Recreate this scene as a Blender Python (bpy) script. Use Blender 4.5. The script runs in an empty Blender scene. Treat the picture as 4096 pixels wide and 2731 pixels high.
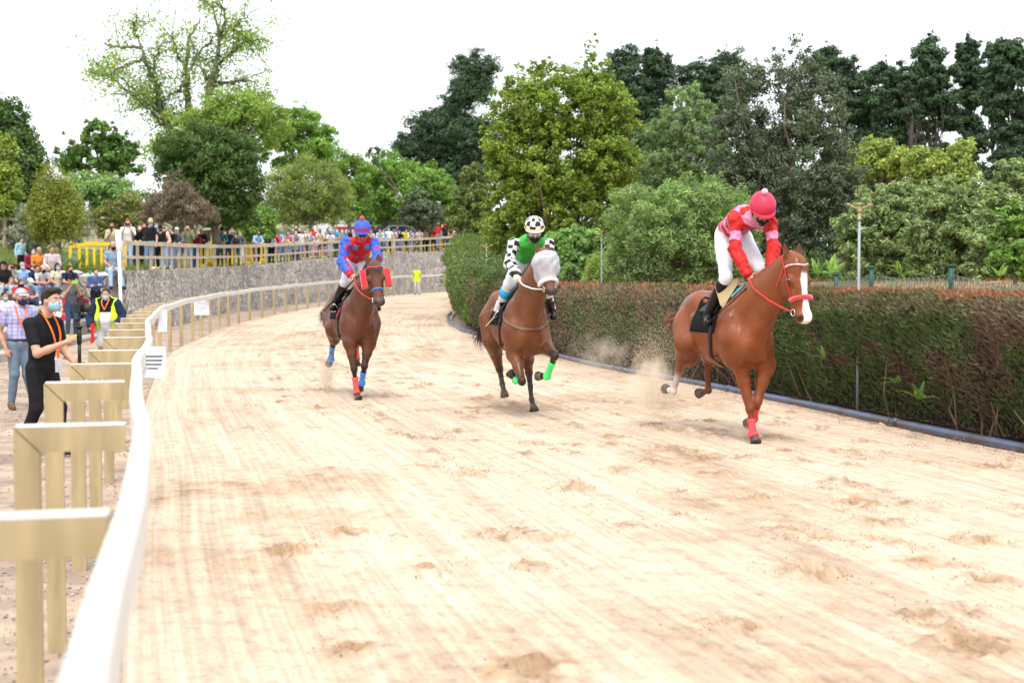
import bpy, math, random
import numpy as np
from mathutils import Vector, Matrix
from mathutils.bvhtree import BVHTree
R = math.radians
S = bpy.context.scene
F = 5689.0; PITCH = math.atan(235.5 / F); EYE = 1.66
# ---------------------------------------------------------------- camera
cd = bpy.data.cameras.new("camera"); cam = bpy.data.objects.new("camera", cd)
S.collection.objects.link(cam); S.camera = cam
cam.location = (0, 0, EYE); cam.rotation_euler = (R(90) - PITCH, 0, 0)
cd.sensor_width = 36; cd.lens = 36 * F / 4096; cd.clip_start = .05; cd.clip_end = 3000
cd.dof.use_dof = True; cd.dof.focus_distance = 15.5; cd.dof.aperture_fstop = 2.8
# ---------------------------------------------------------------- world, sun, exposure (bright overcast)
SUN_EL, SUN_AZ = R(62), R(182)
w = bpy.data.worlds.new("World"); S.world = w; w.use_nodes = True
nt = w.node_tree; nt.nodes.clear()
sky = nt.nodes.new("ShaderNodeTexSky"); sky.sky_type = 'NISHITA'; sky.sun_disc = False
sky.sun_elevation = SUN_EL; sky.sun_rotation = SUN_AZ; sky.air_density = 1.2; sky.dust_density = 4
mx = nt.nodes.new("ShaderNodeMix"); mx.data_type = 'RGBA'; mx.inputs[0].default_value = .82
mx.inputs[7].default_value = (9.2, 9.5, 9.9, 1)          # the even white cloud sheet over the clear sky
bg = nt.nodes.new("ShaderNodeBackground"); bg.inputs[1].default_value = .12
wo = nt.nodes.new("ShaderNodeOutputWorld")
nt.links.new(sky.outputs[0], mx.inputs[6]); nt.links.new(mx.outputs[2], bg.inputs[0]); nt.links.new(bg.outputs[0], wo.inputs[0])
sl = bpy.data.lights.new("sun", 'SUN'); sl.energy = 2.0; sl.angle = R(26); sl.color = (1, .95, .87)
so = bpy.data.objects.new("sun", sl); S.collection.objects.link(so)
sd = Vector((math.sin(SUN_AZ) * math.cos(SUN_EL), math.cos(SUN_AZ) * math.cos(SUN_EL), math.sin(SUN_EL)))
so.rotation_euler = (-sd).to_track_quat('-Z', 'Y').to_euler()
vs = S.view_settings; vs.view_transform = 'Standard'; vs.look = 'None'; vs.gamma = 1; vs.exposure = .8
S.cycles.max_bounces = 5; S.cycles.volume_bounces = 2; S.cycles.volume_step_rate = 2; S.cycles.transparent_max_bounces = 8; S.cycles.diffuse_bounces = 3
S.cycles.use_adaptive_sampling = True; S.cycles.adaptive_threshold = .02
# ---------------------------------------------------------------- helpers
def at(u, v, Y):
    """point of the place at depth Y seen at photo pixel (u, v) of 4096 x 2731"""
    x = (u - 2048) / F; y = (1365.5 - v) / F; c, s = math.cos(PITCH), math.sin(PITCH)
    d = np.array([x, c + y * s, -s + y * c]); return np.array([0, 0, EYE]) + d * (Y / d[1])
def proj(p):
    c, s = math.cos(PITCH), math.sin(PITCH); q = np.asarray(p, float) - np.array([0, 0, EYE])
    z = q[1] * c - q[2] * s; y = q[1] * s + q[2] * c
    return 2048 + F * q[0] / z, 1365.5 - F * y / z
def interp(x, kn): return np.interp(x, [k[0] for k in kn], [k[1] for k in kn])
def g(Y): return interp(Y, [(0, 0), (30, 0), (35, .04), (51, .22), (64, .46), (94, 1.03), (125, 1.6), (900, 1.6)])
RAIL = [(-3, .6), (1, -.35), (3.05, -.84), (4.99, -1.33), (8.83, -2.33), (12.7, -3.24), (17.9, -4.6), (23.1, -5.8), (28.4, -6.98), (34.7, -8.12), (39.7, -8.65),
        (46, -9.3), (53, -9.65), (58, -9.5), (64.4, -9.2), (70, -8.7), (80, -7.7), (88, -6.5), (94, -4.7), (100, -2.2), (104, 1.0), (106, 6)]
HED = [(-3, 8.6), (5, 6.9), (10, 5.8), (13.85, 5.05), (16.5, 4.47), (20.5, 3.6), (22.5, 3.15), (26.3, 2.13), (29.1, 1.48), (31.6, 1.0), (36, .1), (41.5, -1.0), (47, -1.85), (54, -2.4), (62, -2.5), (72, -1.9), (82, .2), (92, 4), (100, 9)]
def crom(kn, n=400):
    """smooth curve through (Y, X) knots -> dense arrays"""
    k = np.array(kn, float); P = np.vstack([2 * k[0] - k[1], k, 2 * k[-1] - k[-2]]); out = []
    m = max(2, n // (len(k) - 1))
    for i in range(1, len(P) - 2):
        for t in np.linspace(0, 1, m, endpoint=False):
            a, b, c, d = P[i - 1], P[i], P[i + 1], P[i + 2]
            out.append(.5 * ((2 * b) + (-a + c) * t + (2 * a - 5 * b + 4 * c - d) * t * t + (-a + 3 * b - 3 * c + d) * t ** 3))
    out.append(P[-2]); return np.array(out)
RC, HC = crom(RAIL), crom(HED)
def railX(Y): return np.interp(Y, RC[:, 0], RC[:, 1])
def hedX(Y): return np.interp(Y, HC[:, 0], HC[:, 1])

def link(o, parent=None):
    S.collection.objects.link(o)
    if parent is not None: o.parent = parent
    return o
def tag(o, label=None, cat=None, group=None, kind=None):
    for k, v in (("label", label), ("category", cat), ("group", group), ("kind", kind)):
        if v: o[k] = v
    return o
def empty(name, loc=(0, 0, 0), rz=0, **kw):
    o = bpy.data.objects.new(name, None); link(o); o.location = [float(a) for a in loc]; o.rotation_euler = (0, 0, rz); o.empty_display_size = .2
    return tag(o, **kw)
def mesh_np(name, V, Fc, mat, parent=None, smooth=False, col=None, mats=None, mi=None):
    """V (n,3); Fc (m,3|4) int array, or list of polygons"""
    me = bpy.data.meshes.new(name); V = np.asarray(V, np.float32)
    if isinstance(Fc, np.ndarray):
        k = Fc.shape[1]; m = len(Fc)
        me.vertices.add(len(V)); me.vertices.foreach_set("co", V.ravel())
        me.loops.add(m * k); me.loops.foreach_set("vertex_index", Fc.astype(np.int32).ravel())
        me.polygons.add(m); me.polygons.foreach_set("loop_start", np.arange(0, m * k, k, dtype=np.int32)); me.polygons.foreach_set("loop_total", np.full(m, k, np.int32))
        if mi is not None: me.polygons.foreach_set("material_index", mi.astype(np.int32))
        me.update(calc_edges=True)
    else:
        me.from_pydata(V.tolist(), [], Fc)
        if mi is not None: me.polygons.foreach_set("material_index", np.asarray(mi, np.int32))
        me.update()
    if smooth: me.polygons.foreach_set("use_smooth", np.ones(len(me.polygons), bool))
    if col is not None:
        a = me.color_attributes.new("Col", 'FLOAT_COLOR', 'POINT'); c = np.ones((len(V), 4), np.float32); c[:, :3] = col; a.data.foreach_set("color", c.ravel())
    for m_ in (mats or [mat]): me.materials.append(m_)
    return link(bpy.data.objects.new(name, me), parent)

class MB:
    """collects boxes, tubes, sheets; builds ONE mesh"""
    def __init__(s): s.v = []; s.f = []; s.m = []; s.mi = 0
    def add(s, V, Fc):
        o = len(s.v); s.v += [tuple(float(c) for c in p) for p in V]; s.f += [[o + i for i in f] for f in Fc]; s.m += [s.mi] * len(Fc)
    def box(s, c, d, rz=0, ax=None):
        M = np.array(ax, float) if ax is not None else np.array([[math.cos(rz), math.sin(rz), 0], [-math.sin(rz), math.cos(rz), 0], [0, 0, 1]])
        b = min(d) * .07; V = []                                   # chamfered box
        hx, hy, hz = [a / 2 for a in d]
        for z, ins in ((-hz, b), (-hz + b, 0), (hz - b, 0), (hz, b)):
            for sx, sy in ((-1, -1), (1, -1), (1, 1), (-1, 1)):
                p = np.array([sx * (hx - ins), sy * (hy - ins), z]); V.append(np.asarray(c) + p @ M)
        Fc = [[3, 2, 1, 0], [12, 13, 14, 15]]
        for l in range(3):
            for i in range(4): j = (i + 1) % 4; Fc.append([l * 4 + i, l * 4 + j, l * 4 + 4 + j, l * 4 + 4 + i])
        s.add(V, Fc); return s
    def beam(s, a, b, w, h, up=(0, 0, 1)):
        a, b = np.asarray(a, float), np.asarray(b, float); t = b - a; L = np.linalg.norm(t); t = t / L
        up = np.asarray(up, float); x = np.cross(t, up); x /= np.linalg.norm(x); z = np.cross(x, t)
        return s.box((a + b) / 2, (L, w, h), ax=[t, -x, z])
    def tube(s, P, r, n=8, cap=True, sq=None):
        P = np.asarray(P, float); m = len(P); r = np.full(m, r, float) if np.isscalar(r) else np.asarray(r, float)
        T = np.gradient(P, axis=0); T /= np.linalg.norm(T, axis=1)[:, None] + 1e-9
        up = np.array([0, 0, 1.]) if abs(T[0][2]) < .9 else np.array([1., 0, 0]); V = []
        for i in range(m):
            x = np.cross(T[i], up); x /= np.linalg.norm(x) + 1e-9; y = np.cross(x, T[i]); up = y
            for k in range(n):
                a = 2 * math.pi * k / n; V.append(P[i] + (x * math.cos(a) * (sq or 1) + y * math.sin(a)) * r[i])
        Fc = [[i * n + k, (i + 1) * n + k, (i + 1) * n + (k + 1) % n, i * n + (k + 1) % n] for i in range(m - 1) for k in range(n)]
        if cap: Fc += [list(range(n)), [(m - 1) * n + k for k in range(n)][::-1]]
        s.add(V, Fc); return s
    def ball(s, c, r, nu=12, nv=8, ax=None):
        r = (r, r, r) if np.isscalar(r) else r; V = []; M = np.eye(3) if ax is None else np.array(ax, float)
        for i in range(1, nv):
            for k in range(nu):
                th = math.pi * i / nv; a = 2 * math.pi * k / nu
                V.append(np.asarray(c) + np.array([r[0] * math.sin(th) * math.cos(a), r[1] * math.sin(th) * math.sin(a), r[2] * math.cos(th)]) @ M)
        V += [np.asarray(c) + np.array([0, 0, r[2]]) @ M, np.asarray(c) - np.array([0, 0, r[2]]) @ M]; t, b = len(V) - 2, len(V) - 1
        Fc = [[i * nu + k, (i + 1) * nu + k, (i + 1) * nu + (k + 1) % nu, i * nu + (k + 1) % nu] for i in range(nv - 2) for k in range(nu)]
        Fc += [[t, k, (k + 1) % nu] for k in range(nu)] + [[b, (nv - 2) * nu + (k + 1) % nu, (nv - 2) * nu + k] for k in range(nu)]
        s.add(V, Fc); return s
    def poly(s, pts, dvec):
        """prism: outline pts pushed along dvec"""
        n = len(pts); P = [np.asarray(p, float) for p in pts]; Q = [p + np.asarray(dvec, float) for p in P]
        s.add(P + Q, [list(range(n))[::-1], [n + i for i in range(n)]] + [[i, (i + 1) % n, n + (i + 1) % n, n + i] for i in range(n)]); return s
    def build(s, name, mat, parent=None, smooth=False, mats=None):
        return mesh_np(name, np.array(s.v, np.float32), s.f, mat, parent, smooth, mats=mats, mi=s.m if mats else None)

# ---------------------------------------------------------------- materials
def M(name, col, rough=.8, var=.12, scale=6, bump=0, bscale=40, attr=False, spec=.3, stretch=(1, 1, 1), col2=None, mscale=2, sheen=0, metal=0, edge=(.42, .6), coat=0):
    m = bpy.data.materials.new(name); m.use_nodes = True; n = m.node_tree.nodes; L = m.node_tree.links; b = n["Principled BSDF"]
    b.inputs["Roughness"].default_value = rough; b.inputs["Specular IOR Level"].default_value = spec; b.inputs["Metallic"].default_value = metal
    b.inputs["Sheen Weight"].default_value = sheen; b.inputs["Coat Weight"].default_value = coat; b.inputs["Coat Roughness"].default_value = .35
    tc = n.new("ShaderNodeTexCoord"); mp = n.new("ShaderNodeMapping"); mp.inputs["Scale"].default_value = stretch; L.new(tc.outputs["Object"], mp.inputs[0])
    def noise(sc, det=4):
        t = n.new("ShaderNodeTexNoise"); t.inputs["Scale"].default_value = sc; t.inputs["Detail"].default_value = det; L.new(mp.outputs[0], t.inputs[0]); return t
    if attr: src = n.new("ShaderNodeVertexColor"); src.layer_name = "Col"; base = src.outputs[0]
    else: src = n.new("ShaderNodeRGB"); src.outputs[0].default_value = (*col, 1); base = src.outputs[0]
    if col2 is not None:
        rp = n.new("ShaderNodeMapRange"); rp.inputs[1].default_value, rp.inputs[2].default_value = edge; L.new(noise(mscale, 6).outputs[0], rp.inputs[0])
        mm = n.new("ShaderNodeMix"); mm.data_type = 'RGBA'; L.new(rp.outputs[0], mm.inputs[0]); L.new(base, mm.inputs[6]); mm.inputs[7].default_value = (*col2, 1); base = mm.outputs[2]
    if var:
        r2 = n.new("ShaderNodeMapRange"); r2.inputs[1].default_value = .3; r2.inputs[2].default_value = .7; r2.inputs[3].default_value = 1 - var; r2.inputs[4].default_value = 1 + var
        L.new(noise(scale).outputs[0], r2.inputs[0]); mu = n.new("ShaderNodeVectorMath"); mu.operation = 'SCALE'; L.new(base, mu.inputs[0]); L.new(r2.outputs[0], mu.inputs[3]); base = mu.outputs[0]
    L.new(base, b.inputs["Base Color"])
    if bump:
        bp = n.new("ShaderNodeBump"); bp.inputs["Strength"].default_value = min(1, bump); bp.inputs["Distance"].default_value = .01 * max(1, bump); L.new(noise(bscale).outputs[0], bp.inputs["Height"]); L.new(bp.outputs[0], b.inputs["Normal"])
    return m
def leafmat(name, col, transl=.35, rough=.5, spec=.25):
    """leaf: reflects and lets light through; 'Col' holds each leaf's own pigment variation"""
    m = bpy.data.materials.new(name); m.use_nodes = True; n = m.node_tree.nodes; L = m.node_tree.links; b = n["Principled BSDF"]
    b.inputs["Roughness"].default_value = rough; b.inputs["Specular IOR Level"].default_value = spec
    a = n.new("ShaderNodeVertexColor"); a.layer_name = "Col"; mu = n.new("ShaderNodeVectorMath"); mu.operation = 'MULTIPLY'; mu.inputs[1].default_value = col; L.new(a.outputs[0], mu.inputs[0]); L.new(mu.outputs[0], b.inputs["Base Color"])
    t = n.new("ShaderNodeBsdfTranslucent"); m2 = n.new("ShaderNodeVectorMath"); m2.operation = 'MULTIPLY'; m2.inputs[1].default_value = (1.25, 1.35, .7); L.new(mu.outputs[0], m2.inputs[0]); L.new(m2.outputs[0], t.inputs[0])
    mix = n.new("ShaderNodeMixShader"); mix.inputs[0].default_value = transl; o = n["Material Output"]
    L.new(b.outputs[0], mix.inputs[1]); L.new(t.outputs[0], mix.inputs[2]); L.new(mix.outputs[0], o.inputs[0]); return m
_mc = {}
def cloth(col, rough=.85, **kw):
    k = (tuple(round(c, 3) for c in col), rough, tuple(kw.items()))
    if k not in _mc: _mc[k] = M("cloth", col, rough, var=.08, scale=14, bump=.3, bscale=60, spec=.15, **kw)
    return _mc[k]
WOOD = M("pale_wood", (.37, .29, .165), .75, var=.22, scale=3, stretch=(4, 4, .6), bump=.3, bscale=30)
WOODG = M("weathered_wood", (.52, .43, .33), .85, var=.22, scale=3, bump=.4, bscale=30)
WTOP = M("sky_washed_wood", (.66, .64, .60), .6, var=.07, scale=2, bump=.2, bscale=20)  # pale wood washed out by sky light, that brightness put into the colour
METALG = M("galvanised_metal", (.26, .29, .32), .5, var=.08, metal=.2)
WHITE = M("white_paint", (.82, .82, .84), .5, var=.03)
BLACKP = M("black_plastic", (.015, .015, .017), .4, var=.05)
STEEL = M("steel", (.75, .75, .76), .25, metal=1, var=0)

# ---------------------------------------------------------------- organic surfaces: smooth-union field -> surface nets
def cone(a, b, ra, rb, k=.03, sq=None, col=None): return ('c', np.asarray(a, float), np.asarray(b, float), ra, rb, k, sq, col)
def ell(c, r, ax=None, k=.04, col=None): return ('e', np.asarray(c, float), np.asarray(r, float), np.eye(3) if ax is None else np.asarray(ax, float), k, col)
def pd(p, X, Y, Z):
    if p[0] == 'c':
        _, a, b, ra, rb, k, sq, _c = p; ba = b - a; px, py, pz = X - a[0], Y - a[1], Z - a[2]
        if sq is not None:
            d, fac = sq; dp = (px * d[0] + py * d[1] + pz * d[2]) * (fac - 1); px = px + dp * d[0]; py = py + dp * d[1]; pz = pz + dp * d[2]
            ba = ba + (fac - 1) * np.dot(ba, d) * np.asarray(d)
        t = np.clip((px * ba[0] + py * ba[1] + pz * ba[2]) / (np.dot(ba, ba) + 1e-9), 0, 1)
        return np.sqrt((px - t * ba[0]) ** 2 + (py - t * ba[1]) ** 2 + (pz - t * ba[2]) ** 2) - (ra + (rb - ra) * t)
    _, c, r, ax, k, _c = p; px, py, pz = X - c[0], Y - c[1], Z - c[2]
    q = [(px * ax[i][0] + py * ax[i][1] + pz * ax[i][2]) / r[i] for i in range(3)]
    k0 = np.sqrt(q[0] ** 2 + q[1] ** 2 + q[2] ** 2); k1 = np.sqrt((q[0] / r[0]) ** 2 + (q[1] / r[1]) ** 2 + (q[2] / r[2]) ** 2) + 1e-6
    return k0 * (k0 - 1) / k1
def pbb(p, m):
    if p[0] == 'c': r = max(p[3], p[4]) + m; return np.minimum(p[1], p[2]) - r, np.maximum(p[1], p[2]) + r
    r = np.sqrt(((p[3] * p[2][:, None]) ** 2).sum(0)) + m; return p[1] - r, p[1] + r
def surf(prims, h, infl=0., cuts=(), wr=0., wf=22., colf=None, seed=0):
    lo = np.min([pbb(p, infl + 3 * h)[0] for p in prims], 0); hi = np.max([pbb(p, infl + 3 * h)[1] for p in prims], 0)
    n = np.ceil((hi - lo) / h).astype(int) + 1; ax = [lo[i] + h * np.arange(n[i]) for i in range(3)]; Fd = np.full(n, .5, np.float32)
    for p in prims:
        k = p[5] if p[0] == 'c' else p[4]; a, b = pbb(p, infl + k + 2.5 * h); i0 = np.maximum(((a - lo) / h).astype(int), 0); i1 = np.minimum(((b - lo) / h).astype(int) + 2, n)
        sl = tuple(slice(i0[i], i1[i]) for i in range(3)); X, Y, Z = ax[0][sl[0]][:, None, None], ax[1][sl[1]][None, :, None], ax[2][sl[2]][None, None, :]
        d = pd(p, X, Y, Z); f = Fd[sl]; hh = np.maximum(k - np.abs(f - d), 0) / k; Fd[sl] = np.minimum(f, d) - hh * hh * k * .25
    Fd -= infl
    if wr:
        X, Y, Z = ax[0][:, None, None], ax[1][None, :, None], ax[2][None, None, :]; s_ = seed * 1.7
        Fd += (wr * (np.sin(wf * (Z + .35 * X) + 2.1 * np.sin(wf * .45 * X + s_) + 1.7 * np.sin(.5 * wf * Y)) * .6 + .4 * np.sin(wf * 1.7 * (Y - .5 * Z) + 2 * np.sin(wf * .6 * Z + s_)))).astype(np.float32)
    for (nv, c0) in cuts:
        X, Y, Z = ax[0][:, None, None], ax[1][None, :, None], ax[2][None, None, :]; Fd = np.maximum(Fd, (nv[0] * X + nv[1] * Y + nv[2] * Z - c0).astype(np.float32))
    I = Fd < 0; c = [I[a:n[0] - 1 + a, b:n[1] - 1 + b, e:n[2] - 1 + e] for a in (0, 1) for b in (0, 1) for e in (0, 1)]
    s_ = sum(x.astype(np.int8) for x in c); act = (s_ > 0) & (s_ < 8); ii = np.argwhere(act); idx = np.full(act.shape, -1, np.int64); idx[act] = np.arange(len(ii))
    P = np.zeros((len(ii), 3)); ct = np.zeros(len(ii)); cor = [(a, b, e) for a in (0, 1) for b in (0, 1) for e in (0, 1)]
    vals = {q: Fd[ii[:, 0] + q[0], ii[:, 1] + q[1], ii[:, 2] + q[2]] for q in cor}
    for q in cor:
        for d_ in range(3):
            if q[d_] == 0:
                q2 = list(q); q2[d_] = 1; q2 = tuple(q2); fa, fb = vals[q], vals[q2]; m_ = (fa < 0) != (fb < 0); t = np.where(m_, fa / (fa - fb + 1e-12), 0)
                pt = np.tile(np.array(q, float), (len(ii), 1)); pt[:, d_] = t; P[m_] += pt[m_]; ct[m_] += 1
    P = lo + h * (ii + P / np.maximum(ct, 1)[:, None]); Q = []
    for d_ in range(3):
        e1, e2 = [(1, 2), (2, 0), (0, 1)][d_]; sa = [slice(None)] * 3; sb = [slice(None)] * 3; sa[d_] = slice(0, -1); sb[d_] = slice(1, None)
        A, B = I[tuple(sa)], I[tuple(sb)]
        for inv in (0, 1):
            E = np.argwhere((A & ~B) if inv == 0 else (~A & B)); E = E[(E[:, e1] > 0) & (E[:, e2] > 0) & (E[:, e1] < n[e1] - 1) & (E[:, e2] < n[e2] - 1)]
            if not len(E): continue
            o1 = np.zeros(3, int); o1[e1] = 1; o2 = np.zeros(3, int); o2[e2] = 1
            q = [idx[tuple((E - a).T)] for a in (o1 + o2, o2, 0 * o1, o1)]
            Q.append(np.stack(q if inv == 0 else q[::-1], 1))
    Q = np.vstack(Q) if Q else np.zeros((0, 4), int)
    # one light smoothing pass
    for _ in range(2):
        acc = np.zeros_like(P); cn = np.zeros(len(P))
        for a in range(4):
            for b_ in ((a + 1) % 4, (a + 3) % 4): np.add.at(acc, Q[:, a], P[Q[:, b_]]); np.add.at(cn, Q[:, a], 1)
        P = np.where(cn[:, None] > 0, .5 * P + .5 * acc / np.maximum(cn, 1)[:, None], P)
    col = None
    if colf is not None: col = colf(P)
    return P, Q, col
def prim_cols(prims, P, sig=.012, default=(.5, .5, .5)):
    W = np.zeros(len(P)); C = np.zeros((len(P), 3)); D = [pd(p, P[:, 0], P[:, 1], P[:, 2]) for p in prims]; mn = np.min(D, 0)
    for p, d in zip(prims, D):
        w_ = np.exp(-np.clip((d - mn) / sig, 0, 40)); W += w_; C += w_[:, None] * np.asarray(p[-1] if p[-1] is not None else default)[None]
    return C / W[:, None]
# ================================================================ SETTING
rng = np.random.default_rng(7); random.seed(7)
DIRT = M("dirt_ground", (.36, .27, .20), .95, var=.28, scale=.9, bump=1, bscale=18, col2=(.25, .19, .15), mscale=3.5)
_n = DIRT.node_tree.nodes
GRASSG = M("grassy_soil", (.13, .16, .055), .95, var=.35, scale=.8, bump=1, bscale=10, col2=(.26, .22, .12), mscale=.7)
# base sheet to the horizon
ys = np.concatenate([np.linspace(-30, 120, 120), np.linspace(130, 900, 30)]); xs = np.concatenate([np.linspace(-900, -40, 20), np.linspace(-38, 60, 90), np.linspace(65, 900, 20)])
YY, XX = np.meshgrid(ys, xs, indexing='ij'); ZZ = g(YY) - .12 + .015 * np.sin(XX * 2.1 + np.sin(YY * 1.3)) * np.sin(YY * 1.7)
def grid(name, XX, YY, ZZ, mat, smooth=True, col=None, parent=None):
    a, b = XX.shape; V = np.stack([XX.ravel(), YY.ravel(), ZZ.ravel()], 1); i = np.arange(a * b).reshape(a, b)
    Q = np.stack([i[:-1, :-1].ravel(), i[:-1, 1:].ravel(), i[1:, 1:].ravel(), i[1:, :-1].ravel()], 1); return mesh_np(name, V, Q, mat, parent, smooth, col)
tag(grid("ground", XX, YY, ZZ - np.where(XX > hedX(np.clip(YY, 0, 100)) + .5, .0, .0), DIRT), kind='structure')
# loose stones on the dirt strip (nobody could count them)
def scatter_mesh(P, size, rs, flat=.6):
    base = np.array([[1, 0, 0], [-1, 0, 0], [0, 1, 0], [0, -1, 0], [0, 0, 1], [0, 0, -1]], float); fs = np.array([[0, 2, 4], [2, 1, 4], [1, 3, 4], [3, 0, 4], [2, 0, 5], [1, 2, 5], [3, 1, 5], [0, 3, 5]])
    n = len(P); s_ = size[:, None, None] * rs.uniform(.6, 1.3, (n, 6, 1)); V = base[None] * s_; V[:, :, 2] *= flat
    a = rs.uniform(0, 6.28, n); c, s = np.cos(a)[:, None], np.sin(a)[:, None]; x, y = V[:, :, 0] * c - V[:, :, 1] * s, V[:, :, 0] * s + V[:, :, 1] * c; V[:, :, 0], V[:, :, 1] = x, y
    V += P[:, None]; return V.reshape(-1, 3), (fs[None] + 6 * np.arange(n)[:, None, None]).reshape(-1, 3)
n = 16000; y = 1.5 + 30 * rng.random(n) ** 1.8; x = railX(y) - .02 - rng.random(n) * (1.5 + .25 * y); P = np.stack([x, y, g(y) - .115 + .0 * x], 1)
V, Q = scatter_mesh(P, rng.uniform(.004, .012, n) * (1 + y * .03), rng); c = np.repeat(rng.uniform(.6, 1.6, (n, 1)) * np.array([[.34, .27, .21]]), 6, 0)
tag(mesh_np("gravel", V, Q, M("gravel_stone", (1, 1, 1), .9, attr=True), col=c), kind='stuff', label="loose brown gravel scattered behind the white rail", cat="gravel")

# ---- sand track: real grooves and hoof-churned divots; damp sand is darker
rows = np.concatenate([np.arange(1.5, 12, .032), np.arange(12, 26, .05), np.arange(26, 60, .16), np.arange(60, 106, .5)]); NT = 320
T = np.linspace(0, 1, NT)
left = railX(rows) - .08; right = hedX(np.minimum(rows, 99)) + .15
TX = left[:, None] + (right - left)[:, None] * T[None]; TY = np.repeat(rows[:, None], NT, 1)
def vnoise(x, y, seed=0):
    xi, yi = np.floor(x).astype(int), np.floor(y).astype(int); fx, fy = x - xi, y - yi; fx, fy = fx * fx * (3 - 2 * fx), fy * fy * (3 - 2 * fy)
    def h(a, b): t = np.sin(a * 127.1 + b * 311.7 + seed * 74.7) * 43758.5453; return t - np.floor(t)
    return (h(xi, yi) * (1 - fx) + h(xi + 1, yi) * fx) * (1 - fy) + (h(xi, yi + 1) * (1 - fx) + h(xi + 1, yi + 1) * fx) * fy
wdt = (right - left)[:, None]; acr = T[None] * wdt                            # metres across
grow = (np.sin(acr * 2 * math.pi / .34 + 2.5 * vnoise(acr * .8, TY * .12, 3)) * .5 + .5 * np.sin(acr * 2 * math.pi / .19 + 3 * vnoise(acr, TY * .1, 5)))
ga = vnoise(acr * .9, TY * .25, 9); TZ = g(TY) + .0045 * grow * np.clip(ga * 2 - .4, .05, 1) + .02 * (vnoise(acr * 1.3, TY * .8, 1) - .5) + .006 * (vnoise(acr * 9, TY * 9, 2) - .5)
damp = np.zeros_like(TZ)
rs = np.random.default_rng(5); dv = []
def lane(y0, y1, x_of, n, sp):
    for _ in range(n):
        yy = y0 + (y1 - y0) * rs.random(); dv.append((x_of(yy) + rs.normal(0, sp), yy, rs.uniform(.035, .11)))
lane(3, 60, lambda y: railX(y) + (hedX(min(y, 99)) - railX(y)) * .62, 300, 1.3); lane(9, 45, lambda y: railX(y) + (hedX(y) - railX(y)) * .38, 220, 1.0); lane(3.5, 20, lambda y: railX(y) + (hedX(y) - railX(y)) * .85, 60, .7)
for (u, v, r_) in ((1960, 2150, .16), (2120, 2275, .12), (2170, 2150, .14), (1690, 2290, .12), (1390, 2610, .12), (2130, 2700, .22), (3530, 2090, .16), (3430, 2010, .13), (3900, 2155, .16), (3700, 2260, .17), (3940, 2330, .16), (3300, 2300, .13), (2700, 1720, .2), (3050, 1750, .3), (2840, 1725, .22), (3850, 2600, .2), (1160, 2200, .12), (1330, 2440, .12)):
    Yv = EYE * F / (v - 1130); p = at(u, v, Yv); dv.append((p[0], p[1], r_ * .75))
jit = .35 * (vnoise(TX * 14, TY * 14, 8) - .5) + .4 * (vnoise(TX * 6, TY * 6, 4) - .5)
for (dx, dy, r_) in dv:
    i0, i1 = np.searchsorted(rows, dy - 3 * r_), np.searchsorted(rows, dy + 3 * r_)
    if i1 <= i0: continue
    sx, sy = TX[i0:i1] - dx, TY[i0:i1] - dy; q = np.sqrt((sx / r_) ** 2 + (sy / (r_ * 1.1)) ** 2) * (1 + jit[i0:i1])
    TZ[i0:i1] += -.035 * np.exp(-(q / .6) ** 2) * (.5 + vnoise(TX[i0:i1] * 22, TY[i0:i1] * 22, 16)) + .028 * np.exp(-((q - .9) / .45) ** 2) * (-.3 + 1.9 * vnoise(TX[i0:i1] * 16, TY[i0:i1] * 16, 6)); damp[i0:i1] = np.maximum(damp[i0:i1], np.clip(1.45 - q * .72, 0, 1) * np.clip(-.1 + 1.5 * vnoise(TX[i0:i1] * 13, TY[i0:i1] * 16, 7), 0, 1))
streak0 = vnoise(acr * 11, TY * .22, 17); big = vnoise(TX * .55, TY * .35, 11) * .6 + vnoise(TX * 2.2, TY * 1.4, 12) * .4
damp = np.clip(damp + np.clip((big - .50) * 2.4, 0, .75) * (vnoise(TX * 9, TY * 7, 13) * .8 + .35), 0, 1)
TZ += .006 * (streak0 - .5)
TZ += damp * (.034 * (vnoise(TX * 14, TY * 17, 61) - .5) + .026 * (vnoise(TX * 30, TY * 33, 62) - .4))
TZ[:, 0] = g(rows) - .2; TZ[:, -1] = g(rows) - .13
dry, wet = np.array([.432, .330, .244]), np.array([.255, .168, .10])
streak = np.clip(.5 + .5 * grow * 1.1, 0, 1) * np.clip(ga * 2 - .4, .05, 1); streak = streak * .25 + .45 * vnoise(acr * 11, TY * .22, 17) + .30 * vnoise(acr * 5, TY * .12, 18)
col = (dry + (wet - dry) * damp.ravel()[:, None]) * (.82 + .30 * streak.ravel()[:, None] * np.array([[1, 1.02, 1.06]]))
SAND = M("track_sand", (1, 1, 1), .95, var=.07, scale=5, bump=.8, bscale=55, attr=True)
trk = tag(grid("race_track", TX, TY, TZ, SAND, col=col), kind='structure')
uv = trk.data.uv_layers.new(name="UVMap"); li = np.zeros(len(trk.data.loops), np.int32); trk.data.loops.foreach_get("vertex_index", li)
UVc = np.stack([(acr + 0 * TY).ravel(), TY.ravel()], 1); uv.data.foreach_set("uv", UVc[li].astype(np.float32).ravel())
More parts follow.
